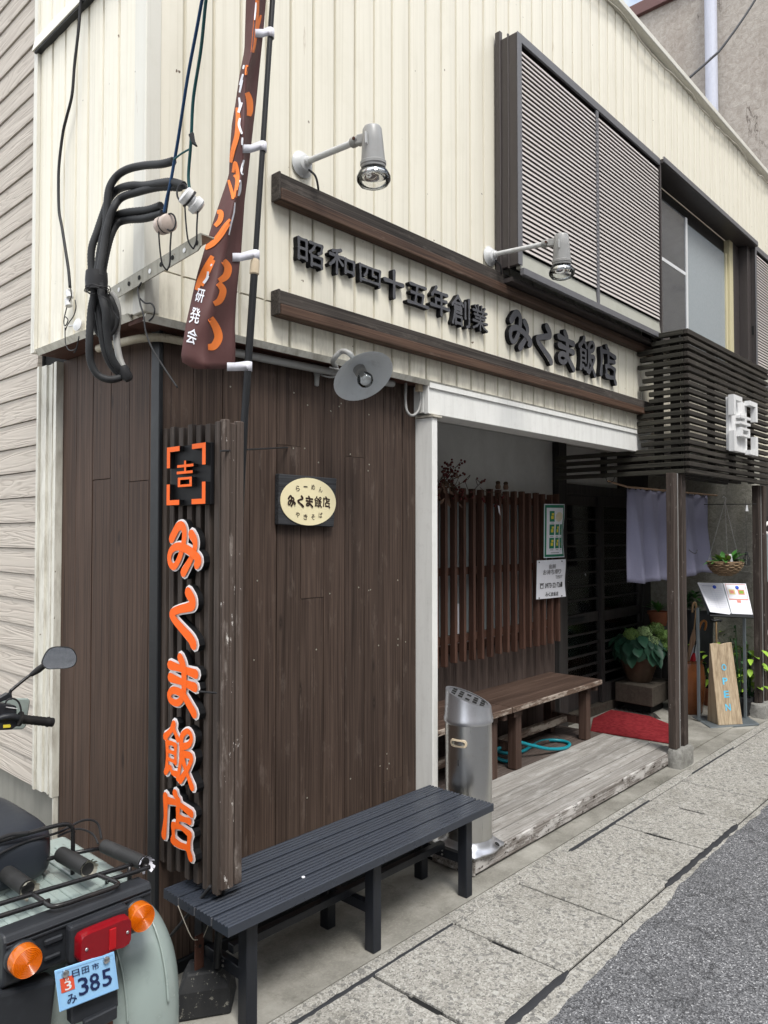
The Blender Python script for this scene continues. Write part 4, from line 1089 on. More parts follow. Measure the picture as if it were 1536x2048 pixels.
def wire(name, pts, d, r, mat, lab, n=8):
    return MB().tube(curve(px(pts, d), n), r, 7).build(name, mat, None, smooth=180, label=lab, cat='wire')
wire('service_wire', [(328, 425, .05), (334, 395, .04), (340, 370, .02), (349, 320, 0), (357, 273, -.03), (375, 156, -.10), (393, 60, -.16), (404, 0, -.2), (418, -70, -.25)], 2.26, .0048, 'wire_blue', 'blue service wire rising from the tan insulator, left of the pair')
wire('service_wire', [(380, 385, 0), (377, 351, 0), (381, 297, -.02), (383, 265, -.03), (387, 195, -.06), (402, 98, -.12), (412, 0, -.18), (422, -70, -.22)], 2.22, .0048, 'wire_green', 'blue green service wire rising from the white insulator, right of the pair')
wire('stay_wire', [(330, 440, .04), (345, 345, .03), (357, 283, -.02)], 2.28, .003, 'wire_black', 'thin dark wire slanting up beside the blue wire to the tan insulator')
wire('jumper_wire', [(347, 320, -.1), (362, 308, -.1), (381, 297, -.1)], 2.34, .0028, 'wire_green', 'short green jumper wire between the top conduit and the service wire')
sp = thing('wire_splice', atd(384, 272, 2.18), 'black taped splice on the right hand service wire', 'splice')
MB().prism(px([(376, 268, 0), (386, 262, 0), (389, 280, 0), (394, 290, 0), (391, 291, 0), (383, 285, 0)], 2.17), FW * .012).build('tape', 'wire_black', sp, bevel=.002)

tele = thing('telephone_cable', atx(124, 450, 1.27), 'old black cable hanging slack on the cream side wall above a small connector', 'cable')
MB().tube(curve([atx(u, v, 1.270) for u, v in ((168, -40), (162, 0), (157, 60), (149, 130), (144, 190), (133, 235), (126, 265), (119, 320), (117, 360), (118, 420), (124, 455), (131, 500), (137, 540), (140, 575))], 6), .0058, 8).build('cable', 'wire_black', tele, smooth=180)
for p3 in ([(140, 570), (143, 592), (135, 610), (128, 640), (130, 652), (136, 640), (129, 632)], [(150, 600), (152, 615), (147, 632), (136, 648), (131, 660)], [(130, 655), (131, 685), (138, 700), (152, 697), (158, 672)], [(158, 675), (152, 700), (148, 705)]):
    MB().tube(curve([atx(u, v, 1.272) for u, v in p3], 6), .0022, 6).build('loose_wire', 'wire_black', tele, smooth=180)
for u, v in ((140, 595), (138, 612)):
    MB().lathe([(.0, 0), (.013, 0), (.013, .028), (.0, .028)], atx(u, v, 1.275), (0, .3, 1), 12).build('connector', 'ceramic', tele, smooth=40)
c_ = atx(157, 650, 1.285); MB().lathe([(.0, 0), (.022, 0), (.024, .006), (.008, .012), (0, .012)], c_, (-1, -.2, .1), 16).build('wall_hook', 'ceramic', tele, smooth=40)
MB().tube([c_, atx(138, 652, 1.272)], .003, 6).build('hook_arm', 'ceramic', tele)

loose = MB().tube(curve([atx(u, v, x) for u, v, x in ((283, 565, 1.262), (276, 578, 1.26), (278, 595, 1.25), (281, 610, 1.25), (287, 630, 1.25), (292, 665, 1.25), (306, 700, 1.26), (330, 738, 1.28), (355, 775, 1.30))], 7), .003, 6)
loose.build('dangling_wire', 'wire_black', None, smooth=180, label='thin black wire dangling from the angle bracket across the corner', cat='wire')
MB().tube(curve([atx(u, v, 1.255) for u, v in ((279, 596), (290, 606), (302, 607), (309, 617), (307, 632), (298, 642))], 6), .0028, 6).build('wire_curl', 'wire_black', None, smooth=180, label='short curled black wire end under the angle bracket', cat='wire')

# wire clipped under the parapet and the black line behind it
m_ = MB(); pts = []; rw = random.Random(9); x = 4.2
while x < 9.4:
    pts.append((x, 2.262 - rw.uniform(0, .008), 5.20 - .05 * abs(math.sin(x * 2.6)) - rw.uniform(0, .02))); x += .11
m_.tube(curve(pts, 3), .006, 6); m_.build('parapet_wire', 'wire_cream', None, smooth=180, label='pale twisted wire sagging along the underside of the parapet', cat='wire')
p0 = aty(1376, 158, 2.36); p1 = atd(1510, 0, 7.6)
mid = (p0 + p1) / 2 + Vector((0, 0, -.06))
MB().tube(curve([p0, p0.lerp(p1, .3) + Vector((0, 0, -.06)), mid + Vector((0, 0, -.02)), p1, p1 + (p1 - mid) * .8 + Vector((0, 0, .15))], 6), .011, 6).build('overhead_line', 'wire_black', None, smooth=180, label='black overhead line rising from the parapet in front of the stucco wall', cat='wire')

# ================================================================== ENTRANCE CANOPY OF SLATS
can = thing('entrance_canopy', (6.0, 2.1, 0), 'dark slatted wooden canopy box on two posts over the entrance', 'canopy')
NZ, Z0, PZ = 20, 1.985, .0505
rl_ = random.Random(12)
ends = [2.96, 2.96, 2.96, 2.96, 2.28, 2.28, 2.31, 2.36, 2.30, 2.30, 2.22, 2.22, 2.29, 2.26, 2.24, 2.28, 2.28, 2.29, 2.19, 2.19]
for i in range(NZ):
    z = Z0 + i * PZ; j = rl_.uniform(-.002, .002); hh = .031 if i < NZ - 1 else .036
    MB().box(5.166 + j, 6.985 + rl_.uniform(-.01, .01), 1.932 + j, 1.965, z, z + hh).build('front_slat', 'lattice_x', can, bevel=.003)
    MB().box(5.163 + j, 5.196, 1.9665, ends[i] + rl_.uniform(-.012, .012), z, z + hh).build('side_slat', 'lattice_y', can, bevel=.003)
for x in (5.2, 5.70, 6.16, 6.62):
    MB().box(x, x + .075, 1.966, 2.0, Z0 - .002, Z0 + NZ * PZ - .012).build('batten', 'lattice_z', can, bevel=.003)
for y in (2.012, 2.13):
    MB().box(5.197, 5.232, y, y + .06, Z0 - .002, Z0 + NZ * PZ - .012).build('batten', 'lattice_z', can, bevel=.003)
MB().box(5.197, 5.225, 2.56, 2.60, Z0, Z0 + .19).build('batten', 'lattice_z', can)
for i, y in enumerate((2.03, 2.16, 2.27)): MB().box(5.235, 6.98, y, y + .035, Z0 + .02, Z0 + .06).build('ceiling_joist', 'lattice_z', can)
for xp, lab in ((5.058, 0), (6.90, 1)):
    for a, b_, y0 in ((0, .062, 1.998), (.064, .118, 2.008), (.120, .192, 1.990)):
        MB().box(xp + a, xp + b_, y0, 2.052, .122, 1.984).build('post_board', 'post_wood', can, bevel=.003)
    MB().box(xp + .0625, xp + .0635 + .0004, 1.994, 2.05, .123, 1.983).build('post_strip', 'pipe_grey', can)
    bt = MB().lathe([(.0, 0), (.007, 0), (.006, .004), (0, .006)], (xp + .09, 2.008, .30), (0, -1, 0), 10).build('post_bolt', 'bolt', can)
def stone(name, x0, x1, y0, y1, z1, lab, seed, mat='stone'):
    r_ = random.Random(seed); m_ = MB(); n = 5; ring = []
    for k_, (z, s_) in enumerate(((0, 1.0), (z1 * .5, .97), (z1 * .9, .95), (z1, .88))):
        rg = []
        for a in range(16):
            w_ = 2 * math.pi * a / 16; cx, cy = math.cos(w_), math.sin(w_)
            q = max(abs(cx), abs(cy)); px_, py_ = cx / q, cy / q
            q2 = (abs(px_) ** 6 + abs(py_) ** 6) ** (1 / 6); px_ /= q2; py_ /= q2
            rg.append(((x0 + x1) / 2 + px_ * (x1 - x0) / 2 * s_ + r_.uniform(-.006, .006), (y0 + y1) / 2 + py_ * (y1 - y0) / 2 * s_ + r_.uniform(-.006, .006), z + (r_.uniform(-.005, .005) if k_ else 0)))
        ring.append(rg)
    vs = [p for rg in ring for p in rg]; fs = [(i * 16 + a, i * 16 + (a + 1) % 16, (i + 1) * 16 + (a + 1) % 16, (i + 1) * 16 + a) for i in range(3) for a in range(16)]
    fs.append(tuple(48 + a for a in range(16)))
    m_.add(vs, fs); return m_.build(name, mat, None, smooth=40, label=lab, cat='stone')
stone('footing_stone', 5.03, 5.275, 1.955, 2.062, .122, 'rough grey footing stone under the nearer canopy post at the deck end', 1)
stone('footing_stone', 6.86, 7.14, 1.95, 2.09, .125, 'rough grey footing stone under the far canopy post by the menu stand', 2)
hk = thing('rod_hook', atx(1214, 940, 5.16), 'black iron hook hanging from the canopy slats holding the curtain rod', 'hook')

# ================================================================== EMBLEM (a framed character) in two versions
def emblem(parent, fn, base_mat, mark_mats, d0, d1, ctr='吉'):
    """fn(x01,y01,z) with z into the surface; d0 = face of the marks, d1 = plate face"""
    def block(x0, x1, y0, y1, zf, zb, mat, name):
        m_ = MB(); P = [fn(x, y, zf) for x, y in ((x0, y0), (x1, y0), (x1, y1), (x0, y1))]
        Q = [fn(x, y, zb) for x, y in ((x0, y0), (x1, y0), (x1, y1), (x0, y1))]
        m_.add(P, [(0, 1, 2, 3)]); m_.cur = 1
        m_.add(P + Q, [(0, 4, 5, 1), (1, 5, 6, 2), (2, 6, 7, 3), (3, 7, 4, 0)]); m_.cur = 0
        return m_.build(name, mat, parent)
    def lshape(cx, cy, sx, sy):
        w, h, a, b_ = .34, .36, .085, .085
        pts = [(0, 0), (w, 0), (w, b_), (a, b_), (a, h), (0, h)]
        P2 = [(cx + sx * x, cy + sy * y) for x, y in pts]
        m_ = MB(); P = [fn(x, y, d0) for x, y in P2]; Q = [fn(x, y, d1 + .0005) for x, y in P2]
        m_.add(P, [(0, 1, 2, 3), (0, 3, 4, 5)]); m_.cur = 1
        m_.add(P + Q, [(i, (i + 1) % 6, (i + 1) % 6 + 6, i + 6) for i in range(6)])
        m_.build('frame_corner', mark_mats, parent)
    for cx, cy, sx, sy in ((0, 0, 1, 1), (1, 0, -1, 1), (0, 1, 1, -1), (1, 1, -1, -1)): lshape(cx, cy, sx, sy)
    t_ = .045
    for nm, x0, x1, y0, y1 in (('h', .28, .70, .63, .675), ('h', .27, .68, .52, .565), ('h', .30, .66, .42, .46), ('h', .30, .66, .30, .34)):
        block(x0, x1, y0, y1, d0, d1 + .0005, mark_mats, 'character_stroke')
    for x0, x1, y0, y1 in ((.46, .51, .676, .74), (.46, .51, .5655, .6295), (.30, .36, .341, .419), (.60, .66, .341, .419)):
        block(x0, x1, y0, y1, d0 + .0002, d1 + .0005, mark_mats, 'character_stroke')

X0, X1 = aty(1451, 800, 1.925).x, aty(1499, 800, 1.925).x
ze1, ze0 = aty(1451, 790, 1.925).z, aty(1451, 902, 1.925).z
wem = thing('emblem_sign', ((X0 + X1) / 2, 1.92, ze0), 'white block emblem of a framed character mounted on the dark slatted canopy', 'sign')
fe = quad_map((X0, 1.865, ze1), (X1, 1.865, ze1), (X1, 1.865, ze0), (X0, 1.865, ze0), (0, -1, 0))
pl = MB().box(X0 + .02, X1 - .14, 1.905, 1.931, ze0 + .012, ze1 - .012).build('plate', 'emblem_white', wem, bevel=.002)
emblem(wem, fe, 'emblem_white', ['emblem_white', 'emblem_white'], 0, .04)

# ================================================================== PROJECTING SLATTED SIGN
XS = 1.432
bs = thing('projecting_sign', (1.48, 2.2, .42), 'tall slatted brown projecting sign with orange brush characters and a framed emblem', 'sign')
rw = random.Random(6)
MB().box(1.452, 1.468, 2.066, 2.398, .43, 1.93).build('back_board', 'trim_black', bs)
ys_ = [2.401 - .0535 * i for i in range(7)]
for i, y in enumerate(ys_):
    MB().box(XS - .002 + rw.uniform(-.002, .002), 1.4515, y - .029, y, .415 + rw.uniform(-.01, .01), 1.952 + rw.uniform(-.012, .008) - i * .002).build('slat', 'sign_slat', bs, bevel=.002)
for a, b_, y0 in ((1.438, 1.463, 2.036), (1.465, 1.490, 2.041), (1.492, 1.520, 2.038)):
    MB().box(a, b_, y0, 2.062, .425 + rw.uniform(-.006, .006), 1.946 + rw.uniform(-.006, .006)).build('end_board', 'sign_end', bs, bevel=.003)
for i in range(6):
    MB().box(1.519, 1.538, 2.068 + i * .0545, 2.098 + i * .0545, .42, 1.94).build('rear_slat', 'sign_slat', bs, bevel=.002)
XE = 1.398
fe_ = []
for u, v in ((334, 892), (411, 888), (411, 1008), (333, 1010)): fe_.append(atx(u, v, XE))
yhi = (fe_[0].y + fe_[3].y) / 2; ylo = (fe_[1].y + fe_[2].y) / 2; zhi = (fe_[0].z + fe_[1].z) / 2; zlo = (fe_[2].z + fe_[3].z) / 2
em = MB().box(1.416, 1.4295, ylo - .004, yhi + .002, zlo - .002, zhi + .002).build('emblem_plate', 'sign_black', bs, bevel=.002)
emblem(em, quad_map((XE, yhi, zhi), (XE, ylo, zhi), (XE, ylo, zlo), (XE, yhi, zlo), (-1, 0, 0)), 'sign_black', ['orange', 'sign_black'], 0, .018)
XG = 1.406
for ch, u0, u1, v0, v1 in [('み', 337, 407, 1044, 1153), ('く', 338, 403, 1177, 1292), ('ま', 338, 400, 1309, 1428), ('飯', 331, 394, 1444, 1572), ('店', 329, 393, 1583, 1708)]:
    yl, yr = atx(u0, 1300, XG).y, atx(u1, 1300, XG).y
    um = (u0 + u1) / 2; s_ = ((v0 + v1) / 2 - 1065) / (um + 858) * (u1 - u0) * .3
    zt, zb = atx(um, v0 + abs(s_) * .5, XG).z, atx(um, v1 - abs(s_) * .5, XG).z
    fn = quad_map((XG, yl, zt), (XG, yr, zt), (XG, yr, zb), (XG, yl, zb), (-1, 0, 0))
    m_ = MB(); brush(m_, ch, fn, 4.5, 1.12, .021, 0.0, .0003); o_ = m_.build('letter', ['sign_white', 'letter_side'], bs)
    m_ = MB(); brush(m_, ch, fn, 1.4, 1.12, None, -.0058, .0003); m_.build('letter_face', 'orange', o_)
# strap wires holding the sign
for (u0, v0), (u1, v1), z in (((441, 902), (575, 895), 0), ((398, 1383), (432, 1386), 0)):
    MB().tube([aty(u0, v0, 2.0), aty(u1, v1, 2.0 if u1 < 500 else 2.396)], .0035, 6).build('strap', 'wire_black', bs)
MB().tube(curve([atx(422, 1772, 1.43), atx(400, 1800, 1.42), atx(360, 1850, 1.415), atx(325, 1892, 1.42), atx(318, 1905, 1.425)], 6), .006, 7).build('power_cable', 'wire_black', None, smooth=180, label='black cable slanting from the foot of the projecting sign to the wall corner', cat='cable')

# ================================================================== OVAL PLAQUE
pq = thing('name_plaque', (2.1, 2.38, 1.6), 'black wooden plaque with a cream oval and carved brown lettering', 'sign')
qa, qb, qc, qd = aty(558, 947, 2.372), aty(674, 957, 2.372), aty(668, 1054, 2.372), aty(557, 1049, 2.372)
MB().prism([qa, qb, qc, qd], (0, .026, 0)).build('board', 'black_plank', pq, bevel=.003)
cx_, cz_ = (qa.x + qb.x) / 2 - .002, (qa.z + qc.z) / 2 - .002
ov = []; rx, rz = .155, .1
for i in range(48): ov.append((cx_ + rx * math.cos(i * math.pi / 24), 2.3715, cz_ + rz * math.sin(i * math.pi / 24)))
oval = MB().prism(ov, (0, -.003, 0)).build('oval', 'plaque_cream', pq)
def small(chs, x0, x1, zc, h, arch, key='bold'):
    n = len(chs)
    for i, ch in enumerate(chs):
        w_ = (x1 - x0) / n; xc = x0 + w_ * (i + .5); t_ = (i + .5) / n * 2 - 1; z_ = zc + arch * (1 - t_ * t_); s_ = w_ * .42 if arch == 0 else h * .45
        hh = h / 2 if ch != 'ー' else h * .12
        f_ = quad_map((xc - s_, 2.3676, z_ + hh), (xc + s_, 2.3676, z_ + hh), (xc + s_, 2.3676, z_ - hh), (xc - s_, 2.3676, z_ - hh), (0, -1, 0))
        m_ = MB()
        if key == 'brush': brush(m_, ch, f_, 1.6, .8, None, 0, .00008)
        else: flat_glyph(m_, GL[(key, ch)], f_)
        m_.build('character', 'plaque_ink', oval)
small('らーめん', cx_ - .085, cx_ + .085, cz_ + .045, .024, .018)
small('みくま飯店', cx_ - .122, cx_ + .122, cz_, .047, 0, 'brush')
small('やきそば', cx_ - .085, cx_ + .085, cz_ - .048, .024, -.018)

# ================================================================== PORCH DECK
deck = thing('porch_deck', (4.0, 2.5, 0), 'weathered grey plank deck in front of the restaurant porch', 'deck')
rd = random.Random(31)
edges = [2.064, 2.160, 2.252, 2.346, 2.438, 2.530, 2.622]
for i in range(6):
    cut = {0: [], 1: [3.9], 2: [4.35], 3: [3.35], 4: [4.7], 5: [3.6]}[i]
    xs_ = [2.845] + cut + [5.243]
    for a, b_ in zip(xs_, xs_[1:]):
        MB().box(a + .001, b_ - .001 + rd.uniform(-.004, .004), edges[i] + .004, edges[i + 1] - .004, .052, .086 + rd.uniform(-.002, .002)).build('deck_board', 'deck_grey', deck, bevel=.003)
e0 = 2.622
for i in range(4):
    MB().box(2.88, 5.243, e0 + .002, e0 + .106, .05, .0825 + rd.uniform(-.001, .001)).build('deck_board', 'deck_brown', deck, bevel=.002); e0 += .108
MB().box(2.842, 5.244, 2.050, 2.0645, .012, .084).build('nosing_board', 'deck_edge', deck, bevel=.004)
MB().box(2.846, 5.24, 2.10, 3.05, .0, .049).build('joists', 'void', deck)
MB().box(2.832, 2.8445, 2.052, 2.30, .004, .082).build('end_board', 'deck_edge', deck, bevel=.003)

# ================================================================== WINDOW GRILLE
gr = thing('window_grille', (4.4, 2.97, .72), 'dark red-brown vertical slat grille over the porch window', 'grille')
YG = 2.935
us = [862, 878, 896, 915, 933, 952, 969, 987, 1004, 1019.5, 1035, 1051, 1064, 1079, 1092, 1107, 1120.5]
xg = [aty(u, 1150, YG).x for u in us]
rg_ = random.Random(4)
for i, x in enumerate(xg):
    MB().box(x - .027, x, YG, YG + .042, .735 + rg_.uniform(-.008, .008), 1.872 + rg_.uniform(-.006, .006)).build('slat', 'grille_wood', gr, bevel=.002)
for z in (.86, 1.30, 1.78): MB().box(3.0, 5.14, YG + .043, YG + .08, z, z + .05).build('rail', 'grille_wood', gr, bevel=.002)
for x in (3.1, 4.3, 5.1): MB().box(x, x + .04, YG + .081, 3.066, 1.27, 1.31).build('spacer', 'grille_wood', gr)

# dried berry garland and two little owls on the grille
gar = thing('berry_garland', (3.8, 2.95, 1.87), 'dried red berry garland draped on top of the slat grille behind the white post', 'garland')
rb = random.Random(15); tw = MB(); bm = MB(); lf = MB()
def ball(mb, c, r): mb.lathe([(0, -r), (r * .7, -r * .7), (r, 0), (r * .7, r * .7), (0, r)], c, (0, 0, 1), 6)
base = aty(895, 955, YG - .01)
for i in range(26):
    a = base + Vector((rb.uniform(-.11, .09), rb.uniform(-.03, .04), rb.uniform(-.12, .06))); e = a + Vector((rb.uniform(-.05, .06), rb.uniform(-.04, .02), rb.uniform(-.02, .07)))
    tw.tube(curve([base + Vector((rb.uniform(-.1, .1), 0, -.05)), a, e], 4), .0018, 5)
    for k_ in range(3): ball(bm, e + Vector((rb.uniform(-.02, .02), rb.uniform(-.02, .01), rb.uniform(-.02, .02))), rb.uniform(.006, .01))
    c_ = a + Vector((rb.uniform(-.03, .03), 0, rb.uniform(-.08, 0))); s_ = rb.uniform(.015, .03); q = Vector((rb.uniform(-1, 1), rb.uniform(-.6, .6), rb.uniform(-1, 1))).normalized() * s_; w_ = q.cross(Vector((0, 1, 0))) * .5
    lf.add([c_ - q, c_ + w_, c_ + q, c_ - w_], [(0, 1, 2, 3)])
for pts in ([(905, 975), (925, 965), (940, 950), (936, 958), (930, 962)], [(930, 962), (940, 985), (955, 972), (962, 965)], [(905, 980), (903, 998), (912, 990), (925, 985)], [(960, 975), (975, 985), (1000, 985), (1015, 1005), (1005, 995)], [(955, 970), (952, 958), (962, 966), (968, 962)], [(925, 990), (930, 1000), (944, 995)], [(1000, 985), (992, 1002), (990, 1012)]):
    P = [aty(u, v, YG - .012) for u, v in pts]; tw.tube(curve(P, 4), .0022, 5); ball(bm, P[-1], .009); ball(bm, P[-1] + Vector((.012, 0, .01)), .007); ball(bm, P[1] + Vector((0, -.01, .004)), .007)
for u, v in ((924, 990), (930, 996), (921, 998), (965, 997), (968, 1002)): ball(bm, aty(u, v, YG - .015), .011)
tag(tw.build('twigs', 'dry_twig', gar, smooth=60), kind='stuff'); tag(bm.build('berries', 'berry_red', gar, smooth=180), kind='stuff'); tag(lf.build('dry_leaves', 'dry_leaf', gar), kind='stuff')
MB().prism([aty(996, 1010, YG - .014), aty(999, 1013, YG - .014), aty(1001, 1031, YG - .014), aty(998, 1025, YG - .014)], (0, .002, 0)).build('ribbon', 'paper', gar)
for i, x in enumerate((xg[8], xg[9])):
    t = thing('owl_figurine', (x - .015, YG + .02, 1.872), ('small dark owl figurine on the grille, nearer the berry garland', 'small dark owl figurine on the grille, farther from the berry garland')[i], 'figurine')
    MB().lathe([(0, 0), (.016, .001), (.02, .018), (.016, .032), (.014, .036)], (x - .015, YG + .02, 1.880), (0, 0, 1), 12).build('body', 'dry_leaf', t, smooth=50)
    MB().lathe([(.012, 0), (.017, .009), (.014, .02), (.005, .024), (0, .024)], (x - .015, YG + .02, 1.914), (0, 0, 1), 12).build('head', 'dry_twig', t, smooth=50)

# posters on the grille
def paper_sheet(name, pts, bulge, mat, lab):
    tl, tr_, br, bl = [Vector(p) for p in pts]; n = 8; rows = []
    def f(x, y, z=0):
        p = (tl * (1 - x) + tr_ * x) * (1 - y) + (bl * (1 - x) + br * x) * y
        return p + Vector((0, -bulge * math.sin(math.pi * x) * (.4 + .6 * math.sin(math.pi * y)) - bulge * .6 * math.sin(6 * y + 1) * x + z, 0))
    for j in range(n + 1): rows.append([f(i / n, j / n) for i in range(n + 1)])
    t = thing(name, f(.5, 1), lab, 'poster')
    MB().grid(rows, (0, .0012, 0)).build('sheet', mat, t, smooth=40)
    return t, (lambda x, y, z: f(x, 1 - y, -.002 + z))
def patch(fn, x0, x1, y0, y1, mat, parent, name='print', z=0, n=4):
    rows = [[fn(x0 + (x1 - x0) * i / n, y1 + (y0 - y1) * j / n, z) for i in range(n + 1)] for j in range(n + 1)]
    return MB().grid(rows).build(name, mat, parent)
YP = 2.915
gp, gf = paper_sheet('green_poster', [aty(1088, 1008, YP), aty(1127, 1008.5, YP), aty(1127, 1114, YP), aty(1087, 1116, YP)], .014, 'paper_green', 'green and white poster with rows of yellow icons pinned on the slat grille')
patch(gf, .0, 1, .985, 1, 'paper', gp, z=-.0004); patch(gf, 0, 1, 0, .015, 'paper', gp, z=-.0004); patch(gf, 0, .03, .0, 1, 'paper', gp, z=-.0004); patch(gf, .97, 1, 0, 1, 'paper', gp, z=-.0004)
patch(gf, .1, .9, .06, .93, 'paper', gp, z=-.0006, n=8)
cells = [(.22, .44, .67, .87), (.22, .44, .42, .62), (.50, .70, .42, .62), (.75, .95 - .08, .42, .62), (.22, .44, .17, .37), (.50, .70, .17, .37), (.75, .87, .17, .37)]
for a, b_, c_, d_ in cells:
    q = patch(gf, a, b_, c_, d_, 'paper_green', gp, 'icon', -.0014)
    patch(gf, a + .06, b_ - .05, c_ + .05, d_ - .09, 'paper_yellow', q, 'icon_figure', -.0022, 2); patch(gf, a + .03, b_ - .03, c_ - .03, c_ - .02, 'ink_grey', q, 'caption', -.0014, 1)
    patch(gf, a + .09, b_ - .03, d_ - .08, d_ - .04, 'paper_yellow', q, 'icon_figure', -.0022, 2)
for i in range(7):
    x = .5 + i * .052; h = .09 * math.sqrt(max(0, 1 - ((i - 3) / 3.6) ** 2))
    m_ = MB(); m_.add([gf(x - .02, .76 - h, -.0016), gf(x + .012, .76 - h, -.0016), gf(x + .05, .76 + h, -.0016), gf(x + .02, .76 + h, -.0016)], [(0, 1, 2, 3)]); m_.build('stripe', 'paper_tan', gp)
patch(gf, .3, .7, .085, .095, 'ink_grey', gp, 'caption', -.0014, 3)
wp, wf_ = paper_sheet('takeout_notice', [aty(1074, 1121, YP - .004), aty(1130.5, 1118, YP - .004), aty(1131, 1193, YP - .004), aty(1072.5, 1199, YP - .004)], .008, 'paper', 'white takeaway notice with a phone number below the green poster')
def line(fn, chs, x0, x1, y0, y1, mat, parent, key='bold'):
    n = len(chs); ws_ = [.62 if c.isdigit() else (.45 if c == '-' else 1.0) for c in chs]; tot = sum(ws_); x = x0
    for c, w_ in zip(chs, ws_):
        a, b_ = x, x + (x1 - x0) * w_ / tot; x = b_; mg = (b_ - a) * .06; ya, yb = (y0, y1) if c not in '-' else ((y0 + y1) / 2 - .008, (y0 + y1) / 2 + .008)
        m_ = MB(); flat_glyph(m_, GL[(key, c)], lambda X, Y, Z: fn(a + mg + (b_ - a - 2 * mg) * X, ya + (yb - ya) * Y, -.0012)); m_.build('character', mat, parent)
line(wf_, '出前', .37, .62, .77, .89, 'ink_grey', wp); line(wf_, 'お持ち帰り', .18, .82, .62, .75, 'ink_grey', wp); line(wf_, 'できます', .6, .88, .50, .59, 'ink_grey', wp)
line(wf_, '0973-22-7261', .25, .88, .27, .40, 'ink', wp); line(wf_, 'みくま飯店', .27, .72, .05, .16, 'ink', wp)
ph = patch(wf_, .10, .205, .27, .40, 'ink_grey', wp, 'phone_symbol', -.001, 1); patch(wf_, .125, .18, .285, .345, 'paper', ph, 'dial', -.0018, 1); patch(wf_, .085, .22, .385, .405, 'ink_grey', ph, 'handset', -.0016, 1)
for x, y in ((.06, .95), (.84, .95), (.08, .03), (.84, .03)):
    MB().lathe([(.006, 0), (.004, .004), (0, .005)], wf_(x, y, 0), (0, -1, 0), 8).build('pin', 'ink', wp)

# ================================================================== SLIDING DOORS
def door(x0, x1, y, lab, nb):
    t = thing('sliding_door', ((x0 + x1) / 2, y, .086), lab, 'door', 'pair of dark sliding entrance doors')
    z0, z1 = .088, 1.898
    for a, b_ in ((x0, x0 + .055), (x1 - .055, x1)): MB().box(a, b_, y, y + .032, z0, z1).build('stile', 'door_wood', t, bevel=.002)
    for a, b_ in ((z0, z0 + .16), (.80, .885), (z1 - .09, z1)): MB().box(x0 + .056, x1 - .056, y + .001, y + .031, a, b_).build('rail', 'door_wood', t, bevel=.002)
    for lo, hi, n in ((z0 + .16, .80, nb), (.885, z1 - .09, nb + 2)):
        for i in range(n):
            z = lo + (hi - lo) * (i + 1) / (n + 1)
            MB().box(x0 + .056, x1 - .056, y + .004, y + .022, z - .008, z + .008).build('bar', 'door_wood', t)
        MB().box(x0 + .056, x1 - .056, y + .0235, y + .0265, lo, hi).build('pane', 'glass_door', t)
    return t
dl = door(5.50, 6.24, 3.118, 'dark sliding door with horizontal bars, next to the slat grille', 5)
dr = door(6.16, 6.98, 3.078, 'dark sliding door with horizontal bars, behind the noren and hydrangea', 5)
MB().box(5.60, 5.90, 3.10, 3.117, .82, .862).build('letter_slot', 'trim_black', dl, bevel=.002)
for i, (x, z) in enumerate(((5.68, 1.62), (5.98, 1.22))):
    t = thing('tissue_roll', (x, 3.24, z), ('white paper roll on a shelf behind the door glass, upper one', 'white paper roll on a shelf behind the door glass, lower one')[i], 'paper roll')
    r_ = .03 if i == 0 else .055
    MB().lathe([(r_ * .35, 0), (r_, 0), (r_, .1), (r_ * .35, .1), (r_ * .35, 0)], (x - .04, 3.24, z), (.8, -.5, 0), 18, caps=False).build('roll', 'paper', t, smooth=40)
    MB().box(x - .2, x + .2, 3.2, 3.32, z - r_ - .02, z - r_ - .003).build('shelf', 'door_wood', shop)
MB().box(6.99, 7.15, 3.06, 3.12, .086, 1.9).build('door_jamb', 'door_wood', shop)

# ================================================================== NOREN
YN = 2.46
zr = 1.915
rod_l = atx(1216, 962, 5.17)
nor = thing('noren_curtain', (6.1, YN, 1.2), 'greyish lavender cotton noren curtain hanging over the entrance', 'curtain')
xl, xr = aty(1256, 975, YN).x, aty(1415, 990, YN).x
rn = random.Random(7)
def cloth(x0, x1, zb0, zb1, flare, phase):
    n, m = 36, 20; rows = []
    for j in range(m + 1):
        t = j / m; row = []
        for i in range(n + 1):
            s = i / n; amp = .012 + .026 * t
            y = YN + amp * (math.sin(s * 17 + phase + t * 1.3) + .5 * math.sin(s * 31 + phase * 2 - t)) - .02 * t
            x = x0 + (x1 - x0) * s + flare * t * t * (s - .15)
            z = zr - .005 + (zb0 + (zb1 - zb0) * s - zr) * t + (.006 * math.sin(s * 25 + phase) if t > .98 else 0) + (.010 * math.sin(s * 60) if t == 0 else 0)
            row.append((x, y, z))
        rows.append(row)
    return MB().grid(rows, (0, .0015, 0))
xm = xl + (xr - xl) * .42
cloth(xl, xm, 1.205, 1.20, .02, 0.3).build('left_cloth', 'noren_cloth', nor, smooth=180)
cloth(xm + .004, xr, 1.20, 1.235, .08, 2.1).build('right_cloth', 'noren_cloth', nor, smooth=180)
MB().tube([rod_l + Vector((0, 0, 0)), (xl, YN, zr + .004), (xr + .3, YN - .03, zr + .004)], .008, 8).build('rod', 'umbrella_tan', nor, smooth=60)
h0 = atx(1214, 938, 5.18)
MB().tube(curve([h0 + Vector((0, 0, .04)), h0 + Vector((-.004, .01, 0)), h0 + Vector((-.002, .012, -.05)), rod_l + Vector((0, 0, -.012)), rod_l + Vector((.02, -.03, .0)), rod_l + Vector((.02, -.045, .035))], 6), .0032, 6).build('iron', 'wire_black', hk, smooth=180)
